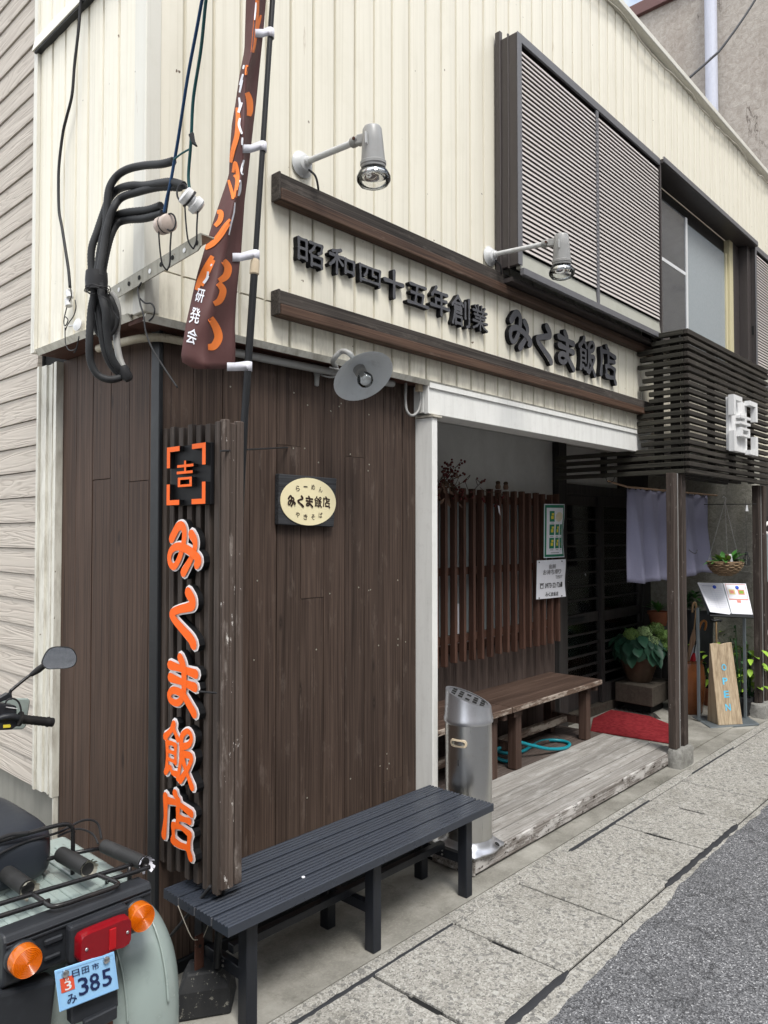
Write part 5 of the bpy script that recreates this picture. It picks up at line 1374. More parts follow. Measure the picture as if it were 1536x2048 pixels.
MB().tube([(5.46, 3.0, 1.875), (6.9, 2.62, 1.885)], .004, 6).build('curtain_wire', 'wire_black', None, label='thin dark wire stretched across the entrance behind the noren', cat='wire')

# ================================================================== BLACK BENCH
bb = thing('slatted_bench', (2.08, 2.09, 0), 'dark slate slatted bench against the brown plank wall', 'bench')
SB = .386
for i in range(4):
    y0 = 1.908 + i * .094
    m_ = MB(); pr = [(y0, SB - .032), (y0, SB - .003), (y0 + .003, SB)]
    for g in range(4):
        a = y0 + .008 + g * .0185
        pr += [(a, SB), (a + .003, SB - .004), (a + .007, SB - .004), (a + .010, SB)]
    pr += [(y0 + .080, SB), (y0 + .0825, SB - .003), (y0 + .0825, SB - .032)]
    m_.prism([(1.372, y, z) for y, z in pr], (1.408, 0, 0)); m_.build('slat', 'bench_slate', bb)
    if i < 3: MB().box(1.374, 1.379, y0 + .089, y0 + .093, SB - .03, SB - .006).build('slat_spacer', 'frame_grey', bb)
for x in (1.505, 2.09, 2.672):
    for y in (1.975, 2.225): MB().box(x - .022, x + .022, y - .014, y + .034, .0, SB - .062).build('leg', 'bench_black', bb, bevel=.003)
    MB().box(x - .018, x + .018, 1.955, 2.268, SB - .0615, SB - .0325).build('cross_beam', 'bench_black', bb, bevel=.002)
    MB().box(x - .014, x + .014, 2.01, 2.21, .135, .175).build('cross_rail', 'bench_black', bb, bevel=.002)
MB().box(1.52, 2.66, 2.085, 2.115, .176, .206).build('stretcher', 'bench_black', bb, bevel=.002)
for x in (1.505, 2.672):
    for z in (.148, .165): MB().lathe([(.005, 0), (.004, .003), (0, .004)], (x - .0145, 2.1, z), (-1, 0, 0), 8).build('bolt', 'bolt', bb)
t = thing('gum_blob', (1.74, 1.98, SB + .001), 'small white blob stuck on the slatted bench', 'blob')
MB().lathe([(0, 0), (.007, .001), (.006, .005), (0, .007)], (1.74, 1.985, SB), (0, 0, 1), 8).build('blob', 'paper', t, smooth=180)

# ================================================================== FLAG BASE WEIGHT, POLE, BANNER
wt = thing('flag_weight', (1.46, 2.19, 0), 'heavy black concrete flag base with a rusty bracket under the bench end', 'flag base')
P0 = [(1.345, 2.16, 0), (1.50, 2.065, 0), (1.60, 2.17, 0), (1.445, 2.275, 0)]
P1 = [(1.395, 2.165, .135), (1.482, 2.11, .135), (1.545, 2.175, .135), (1.452, 2.235, .135)]
Pm = [(p[0] * .93 + q[0] * .07 if False else p[0] * .75 + q[0] * .25, p[1] * .75 + q[1] * .25, .085) for p, q in zip(P0, P1)]
wb = MB().add(P0 + Pm + P1, [(0, 1, 5, 4), (1, 2, 6, 5), (2, 3, 7, 6), (3, 0, 4, 7), (4, 5, 9, 8), (5, 6, 10, 9), (6, 7, 11, 10), (7, 4, 8, 11), (8, 9, 10, 11), (3, 2, 1, 0)])
wb.build('block', 'weight_black', wt, bevel=.008)
MB().box(1.424, 1.458, 2.160, 2.168, .13, .245).build('bracket', 'rusty', wt, bevel=.002)
MB().lathe([(.006, 0), (.006, .001)], (1.44, 2.1585, .21), (0, -1, 0), 10).build('bracket_hole', 'void', wt)
for a in ((1.43, 1.40, .26), (1.452, 1.475, .3)):
    MB().tube(curve([(a[0], 2.157, .235), (a[1], 2.15, a[2]), (a[1] - .03 if a[1] < 1.44 else a[1], 2.18, .36)], 5), .0014, 5).build('tie_wire', 'wire_cream', wt)

fl = thing('nobori_banner', (1.49, 2.09, .15), 'brown vertical banner with orange and white lettering on a black pole', 'banner')
pb = Vector((1.470, 2.105, .15)); pk = aty(489, 838, 2.09); pt = aty(545, 0, 2.06); pe = pk + (pt - pk) * 1.12
kj = pk + (pt - pk) * ((838 - 545) / 838)
MB().tube([pb, pk, kj], .0128, 12).build('lower_pole', 'trim_black', fl, smooth=60)
MB().tube([kj, pe], .0098, 12).build('upper_pole', 'trim_black', fl, smooth=60)
dk = (pt - pk).normalized()
MB().lathe([(.013, -.02), (.0165, -.016), (.0165, .02), (.0145, .034), (.011, .036)], kj, dk, 16).build('pole_lock', 'beige_plastic', fl, smooth=40)
ROW = [(-60, 497, 520, 538), (0, 492, 515, 532), (50, 490.5, 510, 528), (100, 489, 505, 523), (150, 479, 492, 518), (200, 472, 489, 513), (250, 463.5, 488, 507), (300, 460, 487, 501.6), (350, 458, 485, 496), (400, 441, 469, 489.5), (450, 424, 460, 486),
       (500, 408.5, 451, 482.7), (550, 394, 438, 477), (600, 382.7, 426.5, 472.6), (650, 371.5, 417.5, 470), (700, 363.6, 412, 471), (722, 361, 410, 470.5), (738, 388, 414, 470)]
def rowat(v):
    for a, b_ in zip(ROW, ROW[1:]):
        if a[0] <= v <= b_[0]:
            t = (v - a[0]) / (b_[0] - a[0]); return [a[i] * (1 - t) + b_[i] * t for i in (1, 2, 3)]
    return list(ROW[-1][1:])
def flag_pt(u, v, lift=0.0):
    l, f, r_ = rowat(v); u = min(max(u, l), r_)
    yR = 2.06 - .03 * (v / 740); yF = yR - .075; yL = yR - .01
    if u <= f: t = (u - l) / max(f - l, 1e-6); Y = yL + (yF - yL) * t - .012 * math.sin(math.pi * t)
    else: t = (u - f) / max(r_ - f, 1e-6); Y = yF + (yR - yF) * t + .014 * math.sin(math.pi * t)
    Y += .006 * math.sin(v * .045 + u * .05)
    return aty(u, v, Y - lift)
rows = []
v = -60
while v <= 738:
    l, f, r_ = rowat(v)
    rows.append([flag_pt(l + (f - l) * i / 7, v) for i in range(7)] + [flag_pt(f + (r_ - f) * i / 7, v) for i in range(8)]); v += 14
l, f, r_ = rowat(738); rows.append([flag_pt(l + (f - l) * i / 7, 738) for i in range(7)] + [flag_pt(f + (r_ - f) * i / 7, 738) for i in range(8)])
flag = MB().grid(rows, (.0004, .0012, 0)).build('cloth', 'flag_brown', fl, smooth=180)
for v in (66, 297, 514, 733):
    l, f, r_ = rowat(v); a = flag_pt(r_ - 16, v - 8, .003); b_ = flag_pt(r_ - 16, v + 9, .003)
    pc = pk + (pt - pk) * ((838 - v) / 838); hh = Vector((0, 0, .0165)); cc2 = []
    for w_ in (200, 240, 280, 320, 0, 40): cc2.append(pc + Vector((math.cos(R(w_)) * .0135, math.sin(R(w_)) * .0135, -.006)))
    m_ = MB().grid([[a, flag_pt(r_, v - 8, .005)] + [q + hh for q in cc2], [b_, flag_pt(r_, v + 9, .005)] + [q - hh for q in cc2]]); m_.build('loop_tab', 'tab_white', fl, smooth=60, solid=.001)
def flag_stroke(pts, w, mat, lift, name):
    P = curve([(u, v, 0) for u, v in pts], 6); n = len(P); L, Rr, M_ = [], [], []
    for i, p in enumerate(P):
        t = (P[min(i + 1, n - 1)] - P[max(i - 1, 0)]).normalized(); nn_ = Vector((-t.y, t.x, 0)); s = i / (n - 1)
        k_ = w / 2 * 1.3 * (.55 + .45 * math.sin(math.pi * (.12 + .8 * s)))
        L.append(flag_pt(p.x + nn_.x * k_, p.y + nn_.y * k_, lift)); Rr.append(flag_pt(p.x - nn_.x * k_, p.y - nn_.y * k_, lift)); M_.append(flag_pt(p.x, p.y, lift + .0005))
    MB().grid([L, M_, Rr]).build(name, mat, flag)
for pts, w in (([(515, 0), (513, 30), (511, 55), (508, 85), (505, 105)], 8), ([(522, 30), (517, 50), (512, 75)], 4), ([(494, 130), (493, 140), (492, 150)], 5), ([(494, 185), (499, 200), (500, 220), (498, 232)], 10), ([(475, 215), (476, 240), (474, 270), (466, 300), (461, 325)], 8),
               ([(466, 345), (470, 325), (475, 345), (474, 370), (470, 395), (474, 360), (468, 350)], 6), ([(457, 360), (464, 385), (466, 398)], 5), ([(430, 452), (440, 440), (442, 425), (434, 424)], 8), ([(462, 440), (452, 452), (440, 470), (425, 487), (410, 496)], 10), ([(425, 512), (412, 535), (400, 560), (393, 580)], 9),
               ([(428, 520), (416, 545), (404, 572)], 6), ([(447, 521), (456, 535), (452, 552), (438, 562)], 12), ([(436, 566), (446, 580), (440, 600), (428, 608)], 11), ([(421, 636), (432, 655), (437, 675), (428, 692), (416, 694)], 13)):
    flag_stroke(pts, w, 'flag_orange', .0025, 'orange_stroke')
for pts, w in (([(512, 5), (511, 20), (509, 40)], 2.5), ([(488, 130), (486, 138)], 3), ([(486, 148), (480, 170), (484, 160), (479, 185)], 4), ([(478, 195), (480, 212), (477, 225), (484, 205)], 4), ([(480, 236), (478, 250), (484, 268)], 4), ([(485, 275), (484, 290)], 3), ([(488, 320), (483, 340), (486, 350)], 3.5), ([(481, 360), (480, 380), (477, 392)], 4),
               ([(470, 405), (468, 425), (462, 450), (458, 470)], 2.5), ([(424, 528), (421, 532)], 2.5), ([(416, 543), (414, 556), (407, 566), (412, 560), (417, 552)], 4)):
    flag_stroke(pts, w, 'flag_white', .003, 'white_stroke')
for ch, quad in (('研', ((396, 576), (411, 580), (405, 606), (388, 603))), ('発', ((385, 612), (402, 618), (398, 648), (376, 645))), ('会', ((379, 652), (398, 664), (390, 690), (370, 684)))):
    def fn(x, y, z, q=quad):
        (a, b_), (c_, d_), (e, g), (h, i) = q
        return flag_pt((h * (1 - x) + e * x) * (1 - y) + (a * (1 - x) + c_ * x) * y, (i * (1 - x) + g * x) * (1 - y) + (b_ * (1 - x) + d_ * x) * y, .003)
    m_ = MB(); flat_glyph(m_, GL[('bold', ch)], fn); m_.build('character', 'flag_white', flag)

# ================================================================== ASHTRAY
ash = thing('ashtray_stand', (2.945, 2.165, .087), 'stainless steel cylindrical ashtray stand with a sloping perforated top on the deck', 'ashtray')
ac = Vector((2.945, 2.165, .087)); AR = .112
m_ = MB(); ns = 40
m_.lathe([(AR, .045), (AR, .60)], ac, (0, 0, 1), ns); m_.build('drum', 'steel', ash, smooth=50)
fpts = []
for i in range(48):
    w_ = 2 * math.pi * i / 48; q = .145 + .028 * max(0, math.cos(w_ * 4)) ** 3; fpts.append((w_ + R(45), q))
m_ = MB(); rings = []
for rr_, z in ((1.0, .0), (1.0, .006), (.86, .018)):
    rings.append([ac + Vector((math.cos(a) * q * rr_, math.sin(a) * q * rr_, z)) for a, q in fpts])
rings.append([ac + Vector((math.cos(a) * (AR + .008), math.sin(a) * (AR + .008), .034)) for a, q in fpts]); rings.append([ac + Vector((math.cos(a) * (AR + .001), math.sin(a) * (AR + .001), .05)) for a, q in fpts])
for rg in rings: rg.append(rg[0])
m_.grid(rings); m_.build('base_flange', 'cast_alu', ash, smooth=50)
for a in (R(-70), R(20)): MB().lathe([(.013, 0), (.012, .003), (0, .0035)], ac + Vector((math.cos(a) * .138, math.sin(a) * .138, .022)), (math.cos(a) * .6, math.sin(a) * .6, 1), 12).build('base_hole', 'void', ash)
sl = Vector((.50, -.87, 0)).normalized()
def topz(p): return .745 - .62 * ((Vector(p) - ac).dot(sl) + AR) * .62
m_ = MB()
def cutf(p, h):
    if h >= .7:
        q = p.copy(); q.z = ac.z + topz(p); return q
    return p
m_.lathe([(AR + .001, .585), (AR + .006, .59), (AR + .007, .605), (AR + .003, .615), (AR - .003, .7), (AR - .010, .71), (AR - .018, .72)], ac, (0, 0, 1), ns, cut=cutf, caps=False)
m_.build('cap', 'cast_alu', ash, smooth=45)
nrm = Vector((sl.x * .384, sl.y * .384, 1)).normalized()
m_ = MB().lathe([(0, 0), (AR - .017, 0)], ac, (0, 0, 1), ns, cut=lambda p, h: Vector((p.x, p.y, ac.z + topz(p) - .004)), caps=False); m_.build('top_plate', 'cast_alu', ash)
lat = Vector((-sl.y, sl.x, 0))
for i in range(-2, 3):
    for j in (-1, 0, 1):
        c_ = ac + sl * (i * .034) + lat * (j * .044)
        if (c_ - ac).length > .085 or (i == 0 and j == 0): continue
        P = []
        for a, b_ in ((-.010, -.017), (.010, -.017), (.010, .017), (-.010, .017)):
            q = c_ + sl * a + lat * b_; P.append((q.x, q.y, ac.z + topz(q) - .0025))
        MB().add(P, [(0, 1, 2, 3)]).build('slot', 'void', ash)
hd_ = -FW.copy(); hd_.z = 0; hd_ = (hd_ - RT * .62).normalized(); hc = ac + hd_ * (AR + .001) + Vector((0, 0, .505)); tx = Vector((-hd_.y, hd_.x, 0))
pts = []
for i in range(24):
    w_ = 2 * math.pi * i / 24; c, s = math.cos(w_), math.sin(w_); x_ = .026 * (1 if c > 0 else -1) + .017 * c
    pts.append((x_, .0185 * s))
def onshell(x_, z_, out): 
    a = math.atan2(hd_.y, hd_.x) + x_ / AR; return ac + Vector((math.cos(a) * (AR + out), math.sin(a) * (AR + out), .505 + z_))
rg1 = [onshell(x_, z_, .004) for x_, z_ in pts]; rg2 = [onshell(x_ * .78, z_ * .55, .005) for x_, z_ in pts]; rg0 = [onshell(x_ * 1.03, z_ * 1.05, 0) for x_, z_ in pts]
for rg in (rg0, rg1, rg2): rg.append(rg[0])
MB().grid([rg0, rg1, rg2]).build('handle_frame', 'beige_plastic', ash, smooth=60)
MB().add([onshell(x_ * .8, z_ * .6, .002) for x_, z_ in pts], [tuple(range(24))]).build('handle_recess', 'galv', ash)
MB().bar(ac + hd_ * (AR + .0006) + Vector((0, 0, .40)), ac + hd_ * (AR + .0006) + Vector((0, 0, .43)), .003, .0012, hd_).build('scratch', 'void', ash)

# ================================================================== BROWN BENCHES
def brown_bench(x0, x1, lab):
    t = thing('wooden_bench', ((x0 + x1) / 2, 2.78, .085), lab, 'bench', 'brown wooden benches on the porch')
    zt = .505; y0 = 2.572; ys2 = [y0, y0 + .112, y0 + .215, y0 + .32, y0 + .43]
    for i in range(4):
        MB().box(x0, x1, ys2[i] + .001, ys2[i + 1] - .001, zt - .034, zt - (.0 if i else .0005)).build('seat_board', 'bench_wood', t, bevel=.002)
    MB().box(x0 + .001, x1 - .001, y0 - .006, y0 + .0005, zt - .036, zt - .002).build('front_edge', 'bench_edge', t, bevel=.002)
    for x in (x0 + .13, x1 - .13):
        MB().box(x - .03, x + .03, y0 + .03, y0 + .40, zt - .078, zt - .0345).build('bearer', 'bench_leg', t, bevel=.002)
        for y in (y0 + .07, y0 + .36): MB().box(x - .032, x + .032, y - .032, y + .032, .087, zt - .079).build('leg', 'bench_leg', t, bevel=.003)
        MB().box(x - .015, x + .015, y0 + .105, y0 + .325, .19, .24).build('side_rail', 'bench_leg', t)
    MB().box(x0 + .147, x1 - .147, y0 + .2, y0 + .24, .19, .238).build('stretcher', 'bench_edge', t, bevel=.002)
    for x in (x0 + .055, x1 - .055): MB().box(x - .02, x + .02, y0 + .01, y0 + .41, zt - .075, zt - .0355).build('end_cleat', 'bench_leg', t, bevel=.002)
brown_bench(3.955, 5.135, 'worn brown wooden bench on the porch, nearer the entrance door')
brown_bench(2.93, 3.945, 'worn brown wooden bench on the porch, behind the ashtray stand')

# hose under the bench
hs = [(3.98, 2.86, .13), (4.08, 2.74, .20), (4.2, 2.70, .215), (4.34, 2.68, .17), (4.50, 2.64, .12), (4.66, 2.61, .098), (4.78, 2.64, .097), (4.80, 2.72, .10), (4.70, 2.80, .105), (4.55, 2.80, .10), (4.38, 2.78, .10), (4.22, 2.80, .12), (4.12, 2.84, .16), (4.14, 2.74, .19), (4.20, 2.70, .15), (4.20, 2.72, .11), (4.13, 2.74, .10), (4.10, 2.80, .12)]
MB().tube(curve(hs, 8), .0115, 10).build('garden_hose', 'hose', None, smooth=180, label='teal garden hose coiled under the brown porch bench', cat='hose')
t = thing('hose_tray', (4.5, 2.85, .085), 'grey plank lying under the porch bench behind the hose', 'board')
MB().bar((4.30, 2.88, .10), (4.86, 2.80, .10), .09, .02).build('plank', 'deck_brown', t, bevel=.002)

# ================================================================== CARGO SCOOTER
sc_ = thing('cargo_scooter', (.886, 2.4, 0), 'pale green three-wheeled cargo scooter with black rack parked by the alley', 'scooter')
SX = .886
def sell(c, r, e1, e2, nu=28, nv=20, v0=-90, v1=90, cutx=None):
    """superellipsoid patch"""
    def pw(a, e): return math.copysign(abs(a) ** e, a)
    rows = []
    for j in range(nv + 1):
        ph = R(v0 + (v1 - v0) * j / nv); row = []
        for i in range(nu + 1):
            th = 2 * math.pi * i / nu
            row.append((c[0] + r[0] * pw(math.cos(ph), e1) * pw(math.cos(th), e2), c[1] + r[1] * pw(math.cos(ph), e1) * pw(math.sin(th), e2), c[2] + r[2] * pw(math.sin(ph), e1)))
        rows.append(row)
    return MB().grid(rows)
for s_ in (-1, 1):
    fd = sell((SX + s_ * .195, 2.12, .20), (.172, .265, .325), .75, .78, v0=-8).build('rear_fender', 'scooter_green', sc_, smooth=180)
    MB().lathe([(.10, -.05), (.185, -.05), (.20, -.03), (.203, 0), (.20, .03), (.185, .05), (.10, .05)], (SX + s_ * .185, 2.10, .205), (1, 0, 0), 32).build('rear_wheel', 'grip_black', sc_, smooth=40)
    rim_ = MB().lathe([(.02, -.02), (.10, -.03), (.102, .03), (.02, .02)], (SX + s_ * .185, 2.10, .205), (1, 0, 0), 20).build('rim', 'cast_alu', sc_, smooth=40)
    for q in (-.06, .06):
        sp2 = []
        for a in range(100, 171, 7):
            cy, sz = math.cos(R(a)), math.sin(R(a)); pw2 = lambda v_, e_: math.copysign(abs(v_) ** e_, v_)
            sp2.append((SX + s_ * .195 + q, 2.12 + .262 * pw2(cy, .77), .20 + .321 * pw2(sz, .76)))
        MB().tube(curve(sp2, 3), .003, 6).build('fender_ridge', 'scooter_green', fd, smooth=180)
# middle rear skirt with slots
sk = MB().prism([(SX - .10, 1.885, .16), (SX + .10, 1.885, .16), (SX + .115, 1.868, .47), (SX - .115, 1.868, .47)], (0, .12, 0)).build('rear_skirt', 'scooter_green', sc_, bevel=.012)
for z in (.245, .29):
    MB().box(SX - .07, SX + .10, 1.868, 1.8835, z, z + .018).build('skirt_slot', 'rusty', sk, bevel=.006)
# black lower panel at the left with cooling slots
lp_ = MB().prism([(.55, 1.84, .30), (.80, 1.835, .30), (.82, 1.83, .50), (.56, 1.835, .545)], (0, .06, 0)).build('engine_cover', 'scooter_black', sc_, bevel=.01)
for i in range(4): MB().box(.57, .665, 1.826, 1.8345, .455 + i * .018, .463 + i * .018).build('vent_slot', 'void', lp_)
MB().lathe([(.009, 0), (.008, .004), (0, .005)], (.72, 1.832, .375), (0, -1, 0), 12).build('fastener', 'scooter_black', lp_)
MB().box(.745, .80, 1.8285, 1.834, .355, .362).build('panel_seam', 'void', lp_)
# load deck
dk_ = MB().box(.66, 1.10, 1.905, 2.42, .555, .604).build('load_deck', 'scooter_green', sc_, bevel=.012)
for i in range(7):
    x = .70 + i * .055
    MB().prism([(x, 1.94, .6035), (x + .034, 1.94, .6035), (x + .028, 1.945, .6105), (x + .006, 1.945, .6105)], (0, .40, 0)).build('deck_rib', 'scooter_green', dk_, bevel=.003)
MB().box(.675, 1.095, 1.912, 1.926, .6045, .613).build('deck_lip', 'scooter_green', dk_, bevel=.004)
# tail panel
tp = MB().prism([(.695, 1.833, .535), (.695, 1.833, .632), (.695, 1.842, .646), (.695, 1.905, .640), (.695, 1.905, .52), (.695, 1.85, .52)], (.378, 0, 0)).build('tail_panel', 'scooter_black', sc_, bevel=.006)
MB().box(.70, 1.068, 1.829, 1.8325, .618, .624).build('panel_rib', 'scooter_black', tp, bevel=.001)
MB().box(.70, 1.068, 1.8285, 1.8325, .630, .6335).build('panel_rib', 'scooter_black', tp, bevel=.001)
for x in (.785, .985):
    MB().box(x, x + .045, 1.824, 1.8325, .592, .606).build('panel_boss', 'scooter_black', tp, bevel=.003); MB().box(x, x + .04, 1.824, 1.8325, .556, .566).build('panel_boss', 'scooter_black', tp, bevel=.003)
for x, z in ((.732, .590), (1.022, .583)):
    s0 = MB().lathe([(.0, 0), (.038, 0), (.038, .012), (.034, .016)], (x, 1.833, z), (0, -1, 0), 28).build('indicator', 'scooter_black', sc_, smooth=40)
    MB().lathe([(.035, .012), (.035, .038), (.034, .042)], (x, 1.833, z), (0, -1, 0), 32, caps=False).build('lens_side', 'lens_amber_side', s0, smooth=40)
    prof_ = [(.034, .042)]
    for i in range(9):
        r0 = .0322 - i * .0034; prof_ += [(r0, .0450 + .0004 * i), (r0 - .0018, .0432 + .0004 * i)]
    prof_ += [(0, .047)]
    MB().lathe(prof_, (x, 1.833, z), (0, -1, 0), 32).build('lens', 'lens_amber', s0, smooth=25)
# tail light
th_ = MB().box(.836, .990, 1.80, 1.832, .535, .625).build('tail_light', 'scooter_black', sc_, bevel=.008)
m_ = MB(); rows = []
for y, s_, in ((1.80, 1.0), (1.778, .985), (1.771, .95)):
    x0, x1, z0, z1 = .846, .982, .540, .612; cx, cz = (x0 + x1) / 2, (z0 + z1) / 2
    row = []
    for i in range(32):
        w_ = 2 * math.pi * i / 32; c, s = math.cos(w_), math.sin(w_); q = (abs(c) ** 7 + abs(s) ** 7) ** (-1 / 7)
        row.append((cx + c * q * (x1 - x0) / 2 * s_, y - .003 * (1 - (c * q) ** 2) * (1 if y < 1.79 else 0), cz + s * q * (z1 - z0) / 2 * s_ + (.004 if s < -.9 else 0)))
    row.append(row[0]); rows.append(row)
m_.grid(rows); cen = len(m_.v); m_.add([(p.x, p.y, p.z) for p in map(Vector, rows[-1][:-1])] + [(.914, 1.767, .576)], [(i, (i + 1) % 32, 32) for i in range(32)])
m_.build('lens', 'lens_red', th_, smooth=40)
MB().box(.918, .936, 1.7645, 1.769, .552, .602).build('reflector', 'lens_red_bright', th_, bevel=.001)
for x in (.862, .968): MB().lathe([(.0042, 0), (.003, .002), (0, .0022)], (x, 1.769, .576), (0, -1, 0), 8).build('lens_screw', 'bolt', th_)
# number plate
PYp = 1.768
c4 = [aty(x * .2344, 1780 + y * .2344, PYp) for x, y in ((465, 690), (975, 525), (1015, 845), (510, 1045))]
npl = MB().prism([p for p in c4], (0, .0022, 0)).build('number_plate', 'plate_blue', sc_, bevel=.0015)
nf = quad_map(*c4, (0, -1, 0))
def nrect(x0, x1, y0, y1, mat, nm, z=-.0012):
    return MB().add([nf(x0, y0, z), nf(x1, y0, z), nf(x1, y1, z), nf(x0, y1, z)], [(0, 1, 2, 3)]).build(nm, mat, npl)
for a in ((.02, .98, .035, .055), (.02, .98, .945, .965), (.02, .033, .056, .944), (.967, .98, .056, .944)): nrect(*a, 'frame_plate' if False else 'plate_blue', 'embossed_rim', -.0016)
def nglyph(ch, x0, x1, y0, y1, mat='plate_ink', z=-.0018):
    m_ = MB(); flat_glyph(m_, GL[('bold', ch)], lambda X, Y, Z: nf(x0 + (x1 - x0) * X, y0 + (y1 - y0) * Y, z)); m_.build('plate_character', mat, npl)
for ch, x in (('日', .26), ('田', .42), ('市', .59)): nglyph(ch, x, x + .12, .71, .88)
for ch, x in (('3', .33), ('8', .52), ('5', .73)): nglyph(ch, x, x + .17, .20, .64)
nglyph('み', .13, .29, .10, .34)
st_ = nrect(.06, .28, .43, .77, 'plate_red', 'sticker', -.0014); nglyph('3', .12, .23, .46, .68, 'sign_white', -.0022); nglyph('0', .14, .20, .69, .76, 'sign_white', -.0022)
for x in (.155, .84): MB().lathe([(.0085, 0), (.008, .005), (.004, .0075), (0, .008)], nf(x, .87, -.001), (0, -1, 0), 12).build('plate_bolt', 'bolt', npl, smooth=40)
MB().prism([(.835, 1.785, .40), (.955, 1.785, .39), (.955, 1.80, .53), (.835, 1.80, .53)], (0, .03, 0)).build('plate_bracket', 'scooter_black', sc_, bevel=.004)
MB().box(.862, .945, 1.772, 1.79, .372, .404).build('plate_foot', 'scooter_black', sc_, bevel=.003)
# rack
ZR = .662
def rk(pts, r=.0061, n=6, name='rack_tube'): MB().tube(curve(pts, n), r, 9).build(name, 'rack_black', sc_, smooth=180)
rk([(.60, 1.985, ZR), (.8, 1.965, ZR), (.97, 1.945, ZR), (1.075, 1.934, ZR)], n=3)
rk([(.58, 1.925, ZR), (.70, 1.91, ZR), (.828, 1.898, ZR)], n=3); rk([(.978, 1.895, ZR), (1.04, 1.888, ZR), (1.095, 1.885, ZR)], n=3)
rk([(.812, 1.975, ZR), (.815, 1.92, ZR), (.818, 1.868, ZR), (.845, 1.853, ZR), (.90, 1.850, ZR), (.965, 1.846, ZR), (.988, 1.858, ZR), (.984, 1.90, ZR), (.976, 1.946, ZR)])
rk([(.60, 2.17, ZR), (.82, 2.15, ZR), (.965, 2.137, ZR)], n=3); rk([(.965, 2.137, ZR), (1.066, 2.10, ZR)], n=2)
rk([(.60, 2.15, .70), (.66, 2.14, .735), (.74, 2.135, .752), (.86, 2.125, .756), (.955, 2.115, .757), (.982, 2.112, .742), (.985, 2.112, .71), (.985, 2.112, .655), (.985, 2.112, .61)], n=6, name='rack_hoop')
rk([(.985, 1.948, .655), (1.02, 1.985, .625), (1.03, 2.0, .605)], .005)
rk([(1.075, 2.095, ZR), (1.08, 2.0, ZR), (1.092, 1.888, ZR)], n=3)
for x in (.70, 1.06): rk([(x, 1.93, ZR), (x, 1.93, .605)], n=2)
for x0, y0, x1, y1, r_ in ((.960, 2.133, .968, 1.985, .021), (.808, 2.140, .812, 1.99, .021), (1.070, 2.095, 1.090, 1.905, .019)):
    a, b_ = Vector((x0, y0, ZR + .006)), Vector((x1, y1, ZR + .006)); d_ = (b_ - a).normalized(); L = (b_ - a).length
    ro = MB().lathe([(.009, 0), (r_, .002), (r_ * 1.02, L * .5), (r_, L - .002), (.011, L - .006)], a, d_, 16).build('foam_roll', 'foam_black', sc_, smooth=40)
    rw = random.Random(int(x0 * 1000)); m_ = MB()
    for i in range(14):
        w_ = 2 * math.pi * i / 14; u_ = Vector((math.cos(w_), 0, math.sin(w_))); c_ = b_ + u_ * r_ * .8; q = u_ * rw.uniform(.004, .012) + d_ * rw.uniform(.004, .016); s2 = d_.cross(u_) * .006
        m_.add([c_ - s2, c_ + s2, c_ + q + s2 * rw.uniform(-.5, .8), c_ + q - s2], [(0, 1, 2, 3)])
    tag(m_.build('torn_wrap', 'tab_white' if x0 > 1 else 'galv', ro), kind='stuff')
# seat
seat = sell((.80, 2.36, .680), (.160, .245, .080), .46, .45, nu=36, nv=20).build('seat', 'seat_vinyl', sc_, smooth=180)
MB().box(.66, .93, 2.14, 2.56, .50, .63).build('seat_base', 'scooter_green', sc_, bevel=.03)
MB().tube(curve([(.62, 2.02, .60), (.70, 2.06, .70), (.74, 2.08, .765), (.80, 2.1, .775), (.86, 2.11, .762)], 6), .0055, 7).build('strap_cord', 'wire_black', sc_, smooth=180)
MB().tube(curve([(.62, 2.02, .66), (.72, 2.09, .715), (.84, 2.12, .735), (.95, 2.13, .732), (1.03, 2.15, .738), (1.08, 2.16, .715), (1.085, 2.14, .67)], 6), .0035, 7).build('strap_cord', 'wire_black', sc_, smooth=180)
MB().tube(curve([(.95, 2.13, .722), (1.01, 2.14, .722), (1.05, 2.13, .70), (1.06, 2.11, .672)], 6), .003, 7).build('strap_cord', 'wire_black', sc_, smooth=180)
# footboard, leg shield, front wheel, steering
MB().prism([(.72, 2.5, .22), (1.05, 2.5, .22), (1.05, 2.5, .28), (.72, 2.5, .28)], (0, .52, 0)).build('footboard', 'scooter_black', sc_, bevel=.01)
MB().prism([(.70, 2.98, .25), (1.07, 2.98, .25), (1.03, 3.06, .74), (.74, 3.06, .74)], (0, .03, .01)).build('leg_shield', 'scooter_green', sc_, bevel=.012)
MB().lathe([(.10, -.045), (.19, -.045), (.208, -.02), (.21, 0), (.208, .02), (.19, .045), (.10, .045)], (SX, 3.26, .21), (1, 0, 0), 32).build('front_wheel', 'grip_black', sc_, smooth=40)
MB().tube([(SX, 3.24, .22), (SX, 3.06, .66), (SX, 2.82, .90)], .024, 12).build('steering_column', 'scooter_black', sc_, smooth=60)
sell((SX, 3.26, .25), (.07, .23, .22), .8, .8, v0=5).build('front_fender', 'scooter_green', sc_, smooth=180)
hb = aty(42, 1438, 2.74); he = aty(107, 1445, 2.735); hd2 = (he - hb).normalized()
MB().tube(curve([(SX - .3, 2.735, .885), (SX - .1, 2.76, .885), (SX, 2.80, .89), hb - hd2 * .06, hb], 5), .011, 10).build('handlebar', 'scooter_black', sc_, smooth=180)
m_ = MB(); n = 14; LG = (he - hb).length
m_.lathe([(.012, -.004), (.0165, 0)] + [(.0165 - (.0012 if i % 2 else 0), LG * .8 * i / n) for i in range(n)] + [(.0185, LG * .82), (.0185, LG * .84), (.016, LG * .85), (.016, LG * .98), (.012, LG)], hb, hd2, 18); m_.build('grip', 'grip_black', sc_, smooth=40)
